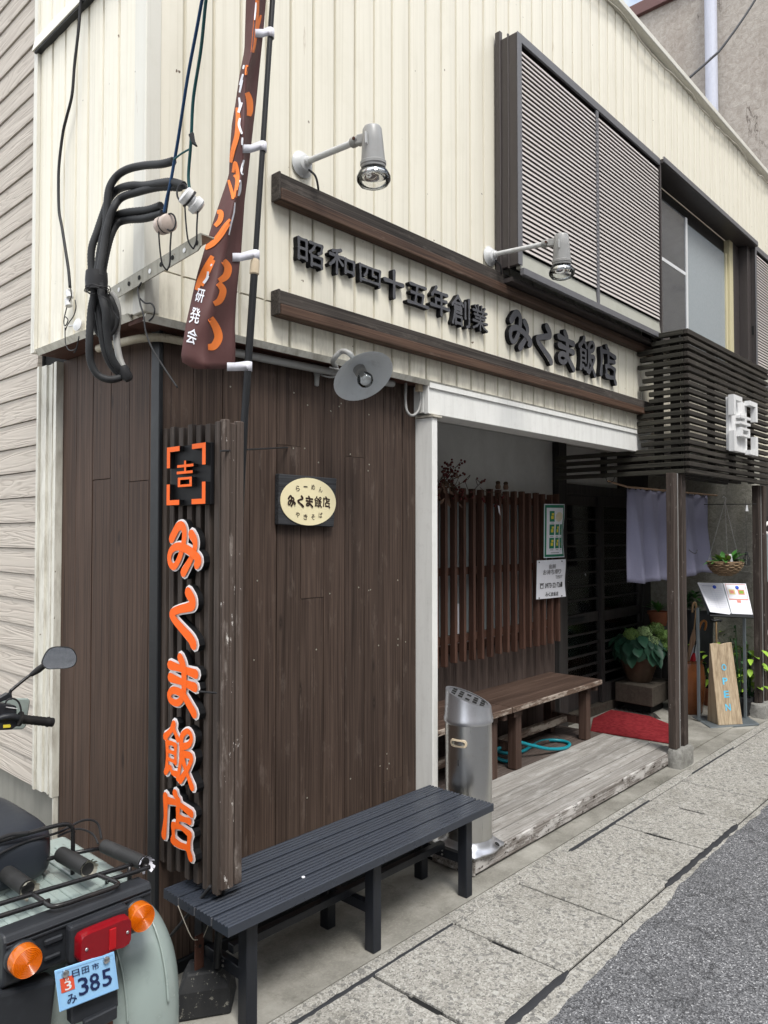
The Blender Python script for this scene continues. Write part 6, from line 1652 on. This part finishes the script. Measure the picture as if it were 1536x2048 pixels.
m_ = MB().lathe([(.012, -.01), (.026, -.008), (.026, 0), (.012, .002)], hb, hd2, 16); m_.build('grip_flange', 'grip_black', sc_, smooth=40)
cs = [aty(u, v, 2.745) for u, v in ((-12, 1405), (34, 1412), (36, 1452), (24, 1460), (-14, 1462))]
sw = MB().prism(cs, (0, .06, .0)).build('switch_housing', 'scooter_black', sc_, bevel=.006)
MB().prism([aty(u, v, 2.742) for u, v in ((7, 1450), (20, 1449), (22, 1452), (20, 1455), (7, 1456))], (0, .004, 0)).build('turn_switch', 'yellow', sw)
MB().prism([aty(u, v, 2.742) for u, v in ((12, 1413), (26, 1415), (35, 1417), (35, 1418), (12, 1415))], (0, .002, 0)).build('label_strip', 'sign_white', sw)
MB().prism([aty(u, v, 2.86) for u, v in ((-30, 1397), (56, 1397), (61, 1401), (58, 1420), (53, 1452), (47, 1459), (-30, 1461))], (0, .012, 0)).build('nacelle_panel', 'scooter_green', sc_, bevel=.004)
MB().tube(curve([aty(u, v, 2.73) for u, v in ((10, 1408), (15, 1400), (26, 1397), (37, 1404), (42, 1420), (41, 1440), (36, 1450))], 6), .0032, 7).build('brake_cable', 'wire_black', sc_, smooth=180)
MB().prism([aty(u, v, 2.75) for u, v in ((15, 1386), (24, 1387), (26, 1400), (14, 1400), (-20, 1412), (-20, 1406))], (0, .02, 0)).build('mirror_mount', 'scooter_black', sc_, bevel=.003)
mc = aty(119.5, 1315, 2.70)
MB().tube(curve([aty(u, v, 2.76) for u, v in ((19, 1395), (21, 1383), (27, 1377), (45, 1362), (62, 1349))] + [aty(74, 1341, 2.73)], 6), .0058, 9).build('mirror_stem', 'rack_black', sc_, smooth=180)
MB().tube([aty(62, 1350, 2.745), aty(76, 1340, 2.73), aty(88, 1331, 2.715)], [.008, .0125, .011], 10).build('mirror_boot', 'grip_black', sc_, smooth=60)
mo = [(84, 1329), (84, 1322), (89, 1310), (97, 1299), (107, 1294.5), (120, 1293.5), (136, 1294.5), (146, 1299), (152, 1308), (154, 1318), (151, 1328), (144, 1334), (132, 1337), (112, 1338), (94, 1338)]
nm_ = Vector((-.30, -1.0, -.05)).normalized()
def mpl(u, v, lift=0, s_=1.0):
    u = 119.5 + (u - 119.5) * s_; v = 1315 + (v - 1315) * s_; d = ray(u, v); t_ = (mc - C0).dot(nm_) / d.dot(nm_); return C0 + d * t_ + nm_ * lift
ol = curve([(u, v, 0) for u, v in mo], 3, True)
m_ = MB(); rows = [[mpl(p.x, p.y, l_, s_) for p in ol] for l_, s_ in ((.0015, .955), (.002, 1.0), (-.008, 1.01), (-.026, .8), (-.032, .4))]
for r_ in rows: r_.append(r_[0])
m_.grid(rows); mh = m_.build('mirror', 'grip_black', sc_, smooth=45)
MB().add([mpl(p.x, p.y, .001, .956) for p in ol], [tuple(range(len(ol)))]).build('mirror_glass', 'mirror', mh)

# ================================================================== ENTRANCE: MATS, BLOCK, POTS
m_ = MB(); pm = [atz(u, v, .022) for u, v in ((1181, 1460), (1186, 1436), (1222, 1419), (1300, 1432), (1345, 1450), (1346, 1486))]
rm = MB().prism(pm, (0, 0, -.012)).build('red_doormat', 'mat_red', None, bevel=.003, label='red fibre doormat on the entrance floor at the deck end', cat='mat')
MB().box(5.246, 7.15, 2.07, 3.06, .0, .009).build('entrance_floor', 'apron_concrete', None, kind='structure')
bm_ = thing('arched_doormat', (6.25, 2.75, .01), 'dark brown half-round ribbed doormat beside the red mat', 'mat')
ar = [(6.0 + .55 * math.cos(R(a)) * .9, 2.72 + .36 * math.sin(R(a)), .0125) for a in range(-60, 121, 12)]
ar = [atz(u, v, .0115) for u, v in ((1222, 1417), (1240, 1413), (1265, 1413), (1290, 1419), (1312, 1428), (1322, 1438), (1260, 1428))]
am = MB().prism(ar, (0, 0, -.003)).build('backing', 'mat_brown', bm_)
for i in range(9):
    a = atz(1232 + i * 9.5, 1414 + i * 1.6, .0125); b_ = atz(1236 + i * 9.5, 1425 + i * 1.4, .0125)
    MB().bar(a, b_, .02, .005).build('rib', 'door_wood', am)
b4 = [atz(u, v, .255) for u, v in ((1230, 1364), (1305, 1376), (1345, 1358), (1268, 1350))]
cb_ = thing('stone_block', (6.5, 2.85, .01), 'square brown stone block under the potted hydrangea', 'block')
MB().prism(b4, (0, 0, -.165)).build('slab', 'stone_dark', cb_, bevel=.006)
cen = sum(b4, Vector()) / 4
MB().box(cen.x - .13, cen.x + .13, cen.y - .12, cen.y + .12, .0095, .0895).build('foot', 'void', cb_)

def leaf(mb, c, d, nrm, L, W, curl=.25, n=4):
    d = d.normalized(); s_ = d.cross(nrm); s_ = s_.normalized() if s_.length > 1e-5 else Vector((1, 0, 0)); up_ = s_.cross(d)
    rows = []
    for i in range(n + 1):
        t_ = i / n; w_ = W * math.sin(math.pi * min(.97, t_ * .92 + .06)) ** .8 * (1 - .25 * t_); p = c + d * (L * t_) - up_ * (curl * L * t_ * t_)
        rows.append([p - s_ * w_ * .5 + up_ * w_ * .16, p, p + s_ * w_ * .5 + up_ * w_ * .16])
    mb.grid(rows)
# hydrangea
hp = thing('hydrangea_pot', (cen.x, cen.y, .256), 'green flowering hydrangea in a ridged brown pot on the stone block', 'potted plant')
pc = Vector((cen.x - .02, cen.y + .03, .256))
prof = [(0, 0), (.098, 0), (.105, .01)]
for i in range(7): prof += [(.108 + i * .0085, .025 + i * .025), (.115 + i * .0085, .036 + i * .025)]
prof += [(.185, .205), (.188, .222), (.172, .222), (.165, .20), (0, .195)]
MB().lathe(prof, pc, (0, 0, 1), 32).build('pot', 'pot_brown', hp, smooth=35)
rh = random.Random(44); H0 = pc + Vector((.0, -.01, .22))
for i in range(120):
    a = rh.uniform(0, 2 * math.pi); el = rh.uniform(-.55, .75)
    o_ = Vector((math.cos(a) * math.cos(el), math.sin(a) * math.cos(el), math.sin(el)))
    rr_ = rh.uniform(.17, .225); c_ = H0 + Vector((o_.x * rr_, o_.y * rr_, .11 + o_.z * .13))
    dn = Vector((0, 0, -1)) + o_ * rh.uniform(.3, .9) + Vector((rh.uniform(-.5, .5), rh.uniform(-.5, .5), 0))
    m_ = MB(); leaf(m_, c_, dn, o_ + Vector((0, 0, .35)), rh.uniform(.10, .14), rh.uniform(.085, .115), .12); m_.build('leaf', 'leaf_hydrangea', hp, smooth=60)
for i in range(9):
    a = rh.uniform(0, 6.28); MB().tube(curve([H0 + Vector((rh.uniform(-.05, .05), rh.uniform(-.05, .05), -.02)), H0 + Vector((math.cos(a) * .08, math.sin(a) * .08, .14)), H0 + Vector((math.cos(a) * .13, math.sin(a) * .13, .25))], 4), .004, 6).build('stem', 'leaf_dark', hp, smooth=180)
heads = [(1263, 1268), (1289, 1264), (1312, 1256), (1303, 1283), (1329, 1270), (1330, 1291), (1345, 1282)]
for hi, (u, v) in enumerate(heads):
    c_ = atd(u, v, (H0 - C0).dot(FW) - .12 + .05 * rh.uniform(-1, 1)); m_ = MB(); rad = .068
    for i in range(190):
        z = 1 - 2 * (i + .5) / 190; th = i * 2.39996; q = Vector((math.sqrt(1 - z * z) * math.cos(th), math.sqrt(1 - z * z) * math.sin(th), z * .72)); p = c_ + q * rad * rh.uniform(.9, 1.08)
        nrm = (q + Vector((rh.uniform(-.5, .5), rh.uniform(-.5, .5), rh.uniform(-.5, .5)))).normalized(); t1 = nrm.cross(Vector((0, 0, 1)))
        t1 = t1.normalized() if t1.length > .01 else Vector((1, 0, 0)); t2 = nrm.cross(t1); s_ = rh.uniform(.008, .013)
        m_.add([p + t1 * s_, p + t2 * s_ * .35 + nrm * .002 + t1 * s_ * .35, p + t2 * s_, p - t1 * s_ * .35 + t2 * s_ * .35 + nrm * .002, p - t1 * s_, p - t2 * s_ * .35 - t1 * s_ * .35, p - t2 * s_, p + t1 * s_ * .35 - t2 * s_ * .35], [(0, 1, 2, 3, 4, 5, 6, 7)])
    tag(m_.build('flower_head', 'petal_green' if hi not in (1, 3) else 'petal_pale', hp), kind='stuff')

def pot(c, r, h, mat, t):
    MB().lathe([(0, 0), (r * .72, 0), (r * .95, h * .8), (r * 1.05, h * .8), (r * 1.05, h), (r * .93, h), (r * .9, h * .9), (0, h * .88)], c, (0, 0, 1), 24).build('pot', mat, t, smooth=35)
shl = thing('plant_shelf', (6.85, 2.9, .01), 'dark low shelf behind the canopy post carrying small pots', 'shelf')
shz = .60
sp_ = atd(1320, 1243, 7.25)
sx_, sy_, shz = 6.80, 2.72, .0
spc = atz(1321, 1250, .72)
A_ = aty(1321, 1250, 2.86)
MB().box(A_.x - .16, A_.x + .28, 2.78, 2.98, A_.z - .03, A_.z - .005).build('shelf_board', 'door_wood', shl)
for x in (A_.x - .14, A_.x + .26): MB().box(x - .015, x + .015, 2.80, 2.96, .0095, A_.z - .031).build('shelf_side', 'door_wood', shl)
t = thing('terracotta_pot', (A_.x, 2.88, A_.z), 'small terracotta pot with strappy green leaves on the dark shelf', 'potted plant')
pot(Vector((A_.x, 2.88, A_.z - .004)), .095, .13, 'terracotta', t)
rl2 = random.Random(3)
for i in range(16):
    a = rl2.uniform(0, 6.28); m_ = MB(); leaf(m_, Vector((A_.x, 2.88, A_.z + .12)), Vector((math.cos(a) * .7, math.sin(a) * .7, rl2.uniform(.5, 1.6))), Vector((math.cos(a), math.sin(a), -.4)) * -1, rl2.uniform(.09, .16), .035, .35); m_.build('leaf', 'leaf_green', t, smooth=60)
B_ = atd(1388, 1222, 7.0)
t = thing('black_planter', (B_.x, B_.y, .01), 'tall black planter with dark foliage behind the umbrellas', 'potted plant')
MB().lathe([(0, 0), (.13, 0), (.17, B_.z), (.18, B_.z), (.18, B_.z + .012), (.16, B_.z + .012), (.15, B_.z - .03), (0, B_.z - .035)], (B_.x + .02, B_.y, .0095), (0, 0, 1), 28).build('pot', 'trim_black', t, smooth=35)
for i in range(46):
    a = rl2.uniform(0, 6.28); rr_ = rl2.uniform(0, .13); m_ = MB(); leaf(m_, Vector((B_.x + math.cos(a) * rr_ * .5, B_.y + math.sin(a) * rr_ * .5, B_.z + rl2.uniform(.02, .17))), Vector((math.cos(a), math.sin(a), rl2.uniform(-.4, .9))), Vector((0, 0, 1)), rl2.uniform(.06, .11), rl2.uniform(.03, .05), .3); m_.build('leaf', 'leaf_dark' if i % 3 else 'leaf_green', t, smooth=60)

# umbrella jar
jc = atz(1378, 1424, .0095); jc = Vector((6.66, 2.53, .0095))
jr = thing('umbrella_jar', jc, 'tall glazed brown ceramic jar holding umbrellas behind the canopy post', 'jar')
MB().lathe([(0, 0), (.115, 0), (.125, .01), (.145, .15), (.15, .30), (.14, .40), (.125, .435), (.132, .45), (.135, .46), (.12, .462), (.112, .44), (.10, .42), (0, .41)], jc, (0, 0, 1), 32).build('body', 'jar_glaze', jr, smooth=40)
def umbrella(u0, v0, u1, v1, d, mat, lab, hook, hmat):
    a = atd(u0, v0, d); b_ = jc + Vector((0, 0, .15)); dd = (b_ - a).normalized(); L = (b_ - a).length
    t = thing('umbrella', b_, lab, 'umbrella', 'umbrellas standing in the jar')
    m_ = MB(); n = 14; s0 = L * .22
    rows = []
    ax_a = dd.cross(Vector((0, 0, 1))).normalized(); ax_b = dd.cross(ax_a)
    for tt, r_ in ((.0, .010), (.12, .022), (.45, .036), (.75, .03), (1, .012)):
        rows.append([a + dd * (s0 + (L - s0) * tt) + (ax_a * math.cos(2 * math.pi * i / n) + ax_b * math.sin(2 * math.pi * i / n)) * r_ * (1 if i % 2 else .72) for i in range(n)])
    for r_ in rows: r_.append(r_[0])
    m_.grid(rows); m_.build('furled_canopy', mat, t, smooth=30)
    MB().tube([a, b_], .006, 8).build('shaft', hmat, t)
    if hook:
        w_ = RT * hook
        MB().tube(curve([a + dd * .02, a, a - dd * .05 + w_ * .008, a - dd * .075 + w_ * .03, a - dd * .06 + w_ * .055, a - dd * .02 + w_ * .06, a + dd * .01 + w_ * .055], 6), .0095, 9).build('handle', hmat, t, smooth=180)
    return t
umbrella(1392, 1222, 0, 0, 6.5, 'umbrella_tan', 'tan furled umbrella with a pale hooked handle in the brown jar', -.55, 'cane_tan')
umbrella(1398, 1258, 0, 0, 6.45, 'umbrella_clear', 'clear plastic umbrella with an orange hooked handle in the brown jar', .9, 'cane_orange')
umbrella(1392, 1282, 0, 0, 6.42, 'umbrella_red', 'dark red folding umbrella in the brown jar', 0, 'trim_black')
ck = atd(1432, 1242, 6.7)
t = thing('walking_stick', (ck.x, ck.y, .01), 'walking stick with a black crutch handle behind the menu stand', 'stick')
MB().tube([ck, (ck.x + .02, ck.y, .012)], .008, 8).build('shaft', 'cane_tan', t); MB().tube(curve([ck - RT * .045 + UP * .012, ck - RT * .02, ck + UP * .004, ck + RT * .03 + UP * .006, ck + RT * .045 - UP * .002], 4), .012, 8).build('handle', 'trim_black', t, smooth=180)

# ================================================================== MENU STAND, OPEN BOARD
ms = thing('menu_stand', (6.5, 2.2, .0), 'grey steel menu stand with a tilted board of white sheets', 'menu stand')
ba = [atz(u, v, .0) for u, v in ((1384, 1436), (1421, 1459), (1519, 1451), (1488, 1432))]
MB().prism(ba, (0, 0, .016)).build('base_plate', 'stand_metal', ms, bevel=.003)
l0, l1 = atz(1398, 1441, .017), atz(1491, 1436, .017)
zt = 1.02
q0, q1 = Vector((l0.x, l0.y, .95)), Vector((l1.x, l1.y, .95))
MB().bar(l0, q0, .022, .022, (1, 0, 0)).build('upright', 'stand_metal', ms, bevel=.002); MB().bar(l1, q1, .022, .022, (1, 0, 0)).build('upright', 'stand_metal', ms, bevel=.002)
dW = (q1 - q0).normalized(); out = Vector((-dW.y, dW.x, 0)); out = out if out.dot(C0 - q0) > 0 else -out
def dep(P): return (P - C0).dot(FW)
bl_ = atd(1418, 1229, dep(q0) - .12); br_ = atd(1506, 1233, dep(q1) - .12); tl_ = atd(1396, 1165, dep(q0) + .05); tr2 = atd(1491, 1167, dep(q1) + .05)
nb = (br_ - bl_).cross(tl_ - bl_).normalized()
nb = nb if nb.dot(C0 - bl_) > 0 else -nb
MB().prism([bl_, br_, tr2, tl_], -nb * .014).build('menu_board', 'stand_metal', ms, bevel=.002)
MB().bar(bl_ - nb * .002, br_ - nb * .002, .03, .016, nb).build('ledge', 'trim_black', ms)
bf = quad_map(tl_, tr2, br_, bl_, nb)
def msheet(x0, x1, lab, kind, curl):
    n = 6; t = thing('menu_sheet', bf((x0 + x1) / 2, .02, 0), lab, 'menu')
    def g(x, y, z=0): return bf(x0 + (x1 - x0) * x, .02 + .97 * y, -.004 - curl * (1 - x) * (1 - y) * .03 + z)
    MB().grid([[g(i / n, 1 - j / n) for i in range(n + 1)] for j in range(n + 1)], -nb * .001).build('sheet', 'paper', t, smooth=60)
    def rect(a, b_, c_, d_, mat, nm='print', z=-.0015): return MB().grid([[g(a + (b_ - a) * i / 3, d_ + (c_ - d_) * j / 3, z) for i in range(4)] for j in range(4)]).build(nm, mat, t)
    if kind == 0:
        for i in range(11): rect(.1, .9, .12 + i * .07, .1235 + i * .07, 'paper_line', 'table_line')
        for x in (.1, .42, .55, .9): rect(x, x + .005, .12, .82, 'paper_line', 'table_line', -.0018)
        rect(.12, .55, .88, .90, 'paper_line', 'heading')
    else:
        for a in ((.06, .94, .96, .975), (.06, .94, .47, .50), (.06, .075, .5, .96), (.925, .94, .5, .96)): rect(*a, 'paper_red', 'frame_line')
        rect(.15, .42, .64, .80, 'paper_tan', 'picture'); rect(.55, .84, .64, .80, 'paper_red', 'picture'); rect(.6, .8, .67, .77, 'leaf_lime', 'picture', -.002); rect(.2, .36, .67, .77, 'paper_red', 'picture', -.002); rect(.40, .58, .38, .46, 'paper_red', 'heading')
        for i in range(4): rect(.2, .8, .12 + i * .06, .128 + i * .06, 'paper_line', 'text_line')
    MB().lathe([(.016, 0), (.015, .006), (.011, .008), (0, .008)], g(.62 if kind == 0 else .55, .86, -.001), nb, 16).build('magnet', 'magnet_blue', t, smooth=40)
msheet(-.02, .50, 'white menu sheet with a printed table held by a blue magnet, nearer the post', 0, 1)
msheet(.52, 1.0, 'white menu sheet with small food pictures held by a blue magnet', 1, 0)

ob = thing('open_board', (6.38, 2.12, .017), 'wedge-shaped natural wood board painted OPEN in light blue', 'sign')
pA_, pB_ = atz(1437, 1450, .0175), atz(1486, 1448, .0175); bk = atz(1414, 1441, .0175)
dx = (pB_ - pA_); dz_ = Vector((0, 0, 1)); inn = Vector((-dx.y, dx.x, 0)).normalized(); inn = inn if inn.dot(FW) > 0 else -inn
lean = inn * .085; hO = atd(1424, 1288, dep(pA_) + .03).z - .0175
dv = dx.normalized()
f0, f1 = pA_, pB_; f2, f3 = pB_ - dv * (dx.length * .07) + lean + dz_ * hO, pA_ - dv * .0 + lean + dz_ * (hO * .985)
f2 = pB_ - dv * .035 + lean + dz_ * hO; f3 = pA_ - dv * .012 + lean + dz_ * hO * .985
g0, g1 = f0 + inn * .16, f1 + inn * .16; g2, g3 = f2 + inn * .012, f3 + inn * .012
topv = [f3 + (f2 - f3) * t_ + dz_ * (.006 * math.sin(t_ * 9) + .004 * math.sin(t_ * 23)) for t_ in (0, .25, .5, .75, 1)]
topb = [g3 + (g2 - g3) * t_ + dz_ * (.006 * math.sin(t_ * 9) + .004 * math.sin(t_ * 23)) for t_ in (0, .25, .5, .75, 1)]
MB().add([f0, f1] + topv + [g0, g1] + topb, [(0, 1, 6, 5, 4, 3, 2), (7, 9, 10, 11, 12, 13, 8), (0, 2, 9, 7), (1, 8, 13, 6), (2, 3, 10, 9), (3, 4, 11, 10), (4, 5, 12, 11), (5, 6, 13, 12)]).build('block', 'open_wood', ob, bevel=.003)
of = quad_map(f3, f2, f1, f0, (f1 - f0).cross(f3 - f0).normalized() if (f1 - f0).cross(f3 - f0).dot(C0 - f0) > 0 else -(f1 - f0).cross(f3 - f0).normalized())
for ch, (x, y) in zip('OPEN', ((.50, .70), (.48, .53), (.47, .37), (.47, .21))):
    m_ = MB(); flat_glyph(m_, GL[('open', ch)], lambda X, Y, Z: of(x + (X - .5) * .22, y + (Y - .5) * .085, -.0016)); m_.build('letter', 'open_blue', ob)

# lime green plants behind the board
def bush(name, u, v, d, mat, n, h, lab, seed, leafL, spread=.16):
    c_ = atd(u, v, d); r_ = random.Random(seed); t = thing(name, (c_.x, c_.y, .01), lab, 'plant')
    pot(Vector((c_.x, c_.y, .0095)), .10, .16, 'terracotta' if seed % 2 else 'trim_black', t)
    for i in range(n):
        a = r_.uniform(0, 6.28); rr_ = r_.uniform(.02, spread); p = Vector((c_.x + math.cos(a) * rr_, c_.y + math.sin(a) * rr_, .2 + (h - .2) * r_.random()))
        if i % 4 == 0: MB().tube([(c_.x, c_.y, .14), (c_.x + math.cos(a) * rr_ * .5, c_.y + math.sin(a) * rr_ * .5, p.z * .7), tuple(p)], .0035, 5).build('stem', 'leaf_dark', t)
        m_ = MB(); leaf(m_, p, Vector((math.cos(a), math.sin(a), r_.uniform(-.7, .3))), Vector((0, 0, 1)), r_.uniform(.7, 1.1) * leafL, r_.uniform(.4, .6) * leafL, .25); m_.build('leaf', mat, t, smooth=60)
bush('lime_shrub', 1420, 1340, 6.85, 'leaf_lime', 34, .68, 'lime leaved potted shrub between the umbrella jar and the OPEN board', 5, .10, .12)
bush('lime_shrub', 1500, 1340, 6.55, 'leaf_lime', 46, .60, 'lime leaved potted shrub behind the OPEN board next to the far post', 6, .11, .15)
bush('small_shrub', 1477, 1300, 6.45, 'leaf_dark', 40, .80, 'sparse dark green shrub against the stucco wall behind the menu stand', 8, .05, .10)

# hanging basket, lantern, line
bk_c = atd(1450, 1122, 6.15)
hk2 = thing('hanging_basket', bk_c, 'woven wicker basket of green leaves hanging on chains', 'hanging basket')
m_ = MB(); RB = .135
for i in range(9):
    z = -.115 + i * .0135; rr_ = RB * math.sqrt(max(.05, 1 - ((z - .005) / .128) ** 2)); pts = []
    for a in range(40):
        w_ = 2 * math.pi * a / 40; k_ = rr_ + .006 * (1 if (a // 2 + i) % 2 else -1); pts.append(bk_c + Vector((math.cos(w_) * k_, math.sin(w_) * k_, z)))
    MB().tube(pts, .0058, 6, True).build('wicker_strand', 'wicker', hk2, smooth=180)
MB().lathe([(0, -.112), (.05, -.105), (.09, -.07), (.108, -.03), (.112, 0), (0, -.004)], bk_c, (0, 0, 1), 24).build('liner', 'soil', hk2, smooth=60)
hook = atd(1450, 1003, 6.15)
for a in (10, 130, 250):
    p0 = bk_c + Vector((math.cos(R(a)) * RB, math.sin(R(a)) * RB, .0)); m_ = MB(); n = 22
    for i in range(n):
        c_ = p0.lerp(hook, (i + .5) / n); d_ = (hook - p0).normalized() * ((hook - p0).length / n * .62); s_ = (RT if i % 2 else FW) * .0035
        m_.tube([c_ - d_ * .9, c_ - d_ * .5 + s_, c_ + d_ * .5 + s_, c_ + d_ * .9, c_ + d_ * .5 - s_, c_ - d_ * .5 - s_], .0011, 4, True)
    tag(m_.build('chain', 'bolt', hk2), kind='stuff')
MB().tube(curve([hook, hook + UP * .02 + RT * .008, hook + UP * .035, hook + UP * .04 - RT * .012, hook + UP * .028 - RT * .018], 5), .0022, 6).build('hook', 'bolt', hk2, smooth=180)
rl2 = random.Random(77)
for i in range(26):
    a = rl2.uniform(0, 6.28); L = rl2.uniform(.06, .13); m_ = MB(); leaf(m_, bk_c + Vector((math.cos(a) * .06, math.sin(a) * .06, .0)), Vector((math.cos(a), math.sin(a), rl2.uniform(.0, 1.4))) - RT * (.5 if i % 2 else 0), Vector((0, 0, 1)), L, L * .42, .3); m_.build('leaf', 'leaf_green' if i % 3 else 'leaf_lime', hk2, smooth=60)
for k_, mt in ((0, 'pot_brown'), (1, 'bag_white')): MB().tube([bk_c + RT * (.004 + .018 * k_) - FW * .05, bk_c + RT * (-.012 + .02 * k_) - FW * .06 + UP * .055], [.02, .016], 10).build('bark_piece', mt, hk2, smooth=60)
la, lb = atd(1408, 1009, 6.4), atd(1512, 1008, 6.15)
MB().tube([la, lb], .004, 6).build('hanging_rail', 'wire_black', None, label='thin dark rail carrying the hanging basket and lantern', cat='rail')
lc = atd(1493, 1118, 6.15)
ln = thing('wire_lantern', lc, 'small black wire cage lantern hanging beside the far post', 'lantern')
for a in range(0, 360, 45):
    u_ = Vector((math.cos(R(a)), math.sin(R(a)), 0)); MB().tube([lc + u_ * .026 + Vector((0, 0, -.05)), lc + u_ * .026 + Vector((0, 0, .0)), lc + u_ * .012 + Vector((0, 0, .035))], .0018, 5).build('cage_wire', 'wire_black', ln)
for z in (-.05, -.01): MB().tube([lc + Vector((math.cos(R(a)) * .026, math.sin(R(a)) * .026, z)) for a in range(0, 360, 30)], .002, 5, True).build('cage_ring', 'wire_black', ln)
MB().lathe([(.014, .03), (.012, .055), (.004, .06), (0, .06)], lc, (0, 0, 1), 12).build('cap', 'wire_black', ln, smooth=40); MB().tube([lc + Vector((0, 0, .06)), lc + Vector((0, 0, .48))], .0016, 5).build('cord', 'wire_black', ln)
MB().lathe([(.0, -.045), (.018, -.045), (.018, .0), (0, .0)], lc, (0, 0, 1), 14).build('glass', 'glass_bulb', ln, smooth=40)
cl = atd(1494, 1015, 6.15); t = thing('clothes_clip', cl, 'white plastic clip hanging on the rail', 'clip')
MB().prism([cl + RT * -.012 - UP * .03, cl + RT * .012 - UP * .03, cl + RT * .004 + UP * .02, cl - RT * .004 + UP * .02], FW * .008).build('clip', 'bag_white', t)
hh_ = aty(1379, 1105, 1.99); MB().tube(curve([hh_ + Vector((-.01, 0, .02)), hh_ + Vector((0, -.02, .0)), hh_ + Vector((.03, -.03, -.006)), hh_ + Vector((.055, -.03, .006)), hh_ + Vector((.06, -.03, .02))], 5), .003, 6).build('post_hook', 'wire_black', None, smooth=180, label='small black iron hook screwed into the nearer canopy post', cat='hook')

# banner and things at the right edge
bn = thing('black_banner', (7.35, 2.12, .3), 'black vertical banner with white brush strokes beyond the far post', 'banner')
bc = [aty(1521, 1030, 2.12), aty(1580, 1040, 2.12), aty(1580, 1345, 2.12), aty(1521, 1335, 2.12)]
rows = [[bc[0].lerp(bc[1], i / 8).lerp(bc[3].lerp(bc[2], i / 8), j / 8) + Vector((0, .02 * math.sin(i * 1.3), 0)) for i in range(9)] for j in range(9)]
MB().grid(rows, (0, .002, 0)).build('cloth', 'banner_black', bn, smooth=180)
def bp(u, v): return aty(u, v, 2.09)
for pts in ([(1533, 1065), (1528, 1075), (1540, 1085)], [(1536, 1045), (1530, 1052)], [(1538, 1262), (1529, 1280), (1536, 1296), (1528, 1300)], [(1536, 1310), (1530, 1318), (1538, 1328)], [(1540, 1330), (1531, 1338), (1533, 1345)]):
    MB().tube(curve([bp(*p) for p in pts], 5), .014, 6).build('white_stroke', 'sign_white', bn, smooth=180)
MB().tube([(bc[1].x + .02, 2.12, .02), (bc[1].x + .02, 2.12, 2.3)], .012, 8).build('pole', 'trim_black', bn)
hl = atd(1545, 1110, 6.65); hm = thing('motorbike_screen', (hl.x, hl.y, 0), 'bluish clear windscreen of a parked motorbike at the right edge', 'motorbike')
MB().prism([hl + RT * a + UP * b_ for a, b_ in ((-.085, .10), (-.07, .17), (.0, .22), (.1, .22), (.1, -.24), (-.07, -.24), (-.09, -.10))], FW * .02).build('windscreen', 'glass_frosted', hm, bevel=.006)
MB().tube([hl - UP * .22, Vector((hl.x, hl.y, .3))], .03, 10).build('fork', 'trim_black', hm)
MB().lathe([(.12, -.04), (.24, -.04), (.26, 0), (.24, .04), (.12, .04)], (hl.x, hl.y, .26), (1, 0, 0), 24).build('wheel', 'grip_black', hm, smooth=40)
bgc = atz(1540, 1385, .0); bg_ = thing('white_bag', bgc, 'white plastic bag on the pavement at the right edge', 'bag')
sell((bgc.x + .05, bgc.y - .02, .10), (.14, .12, .11), .8, .8, 18, 12).build('bag', 'bag_white', bg_, smooth=180)
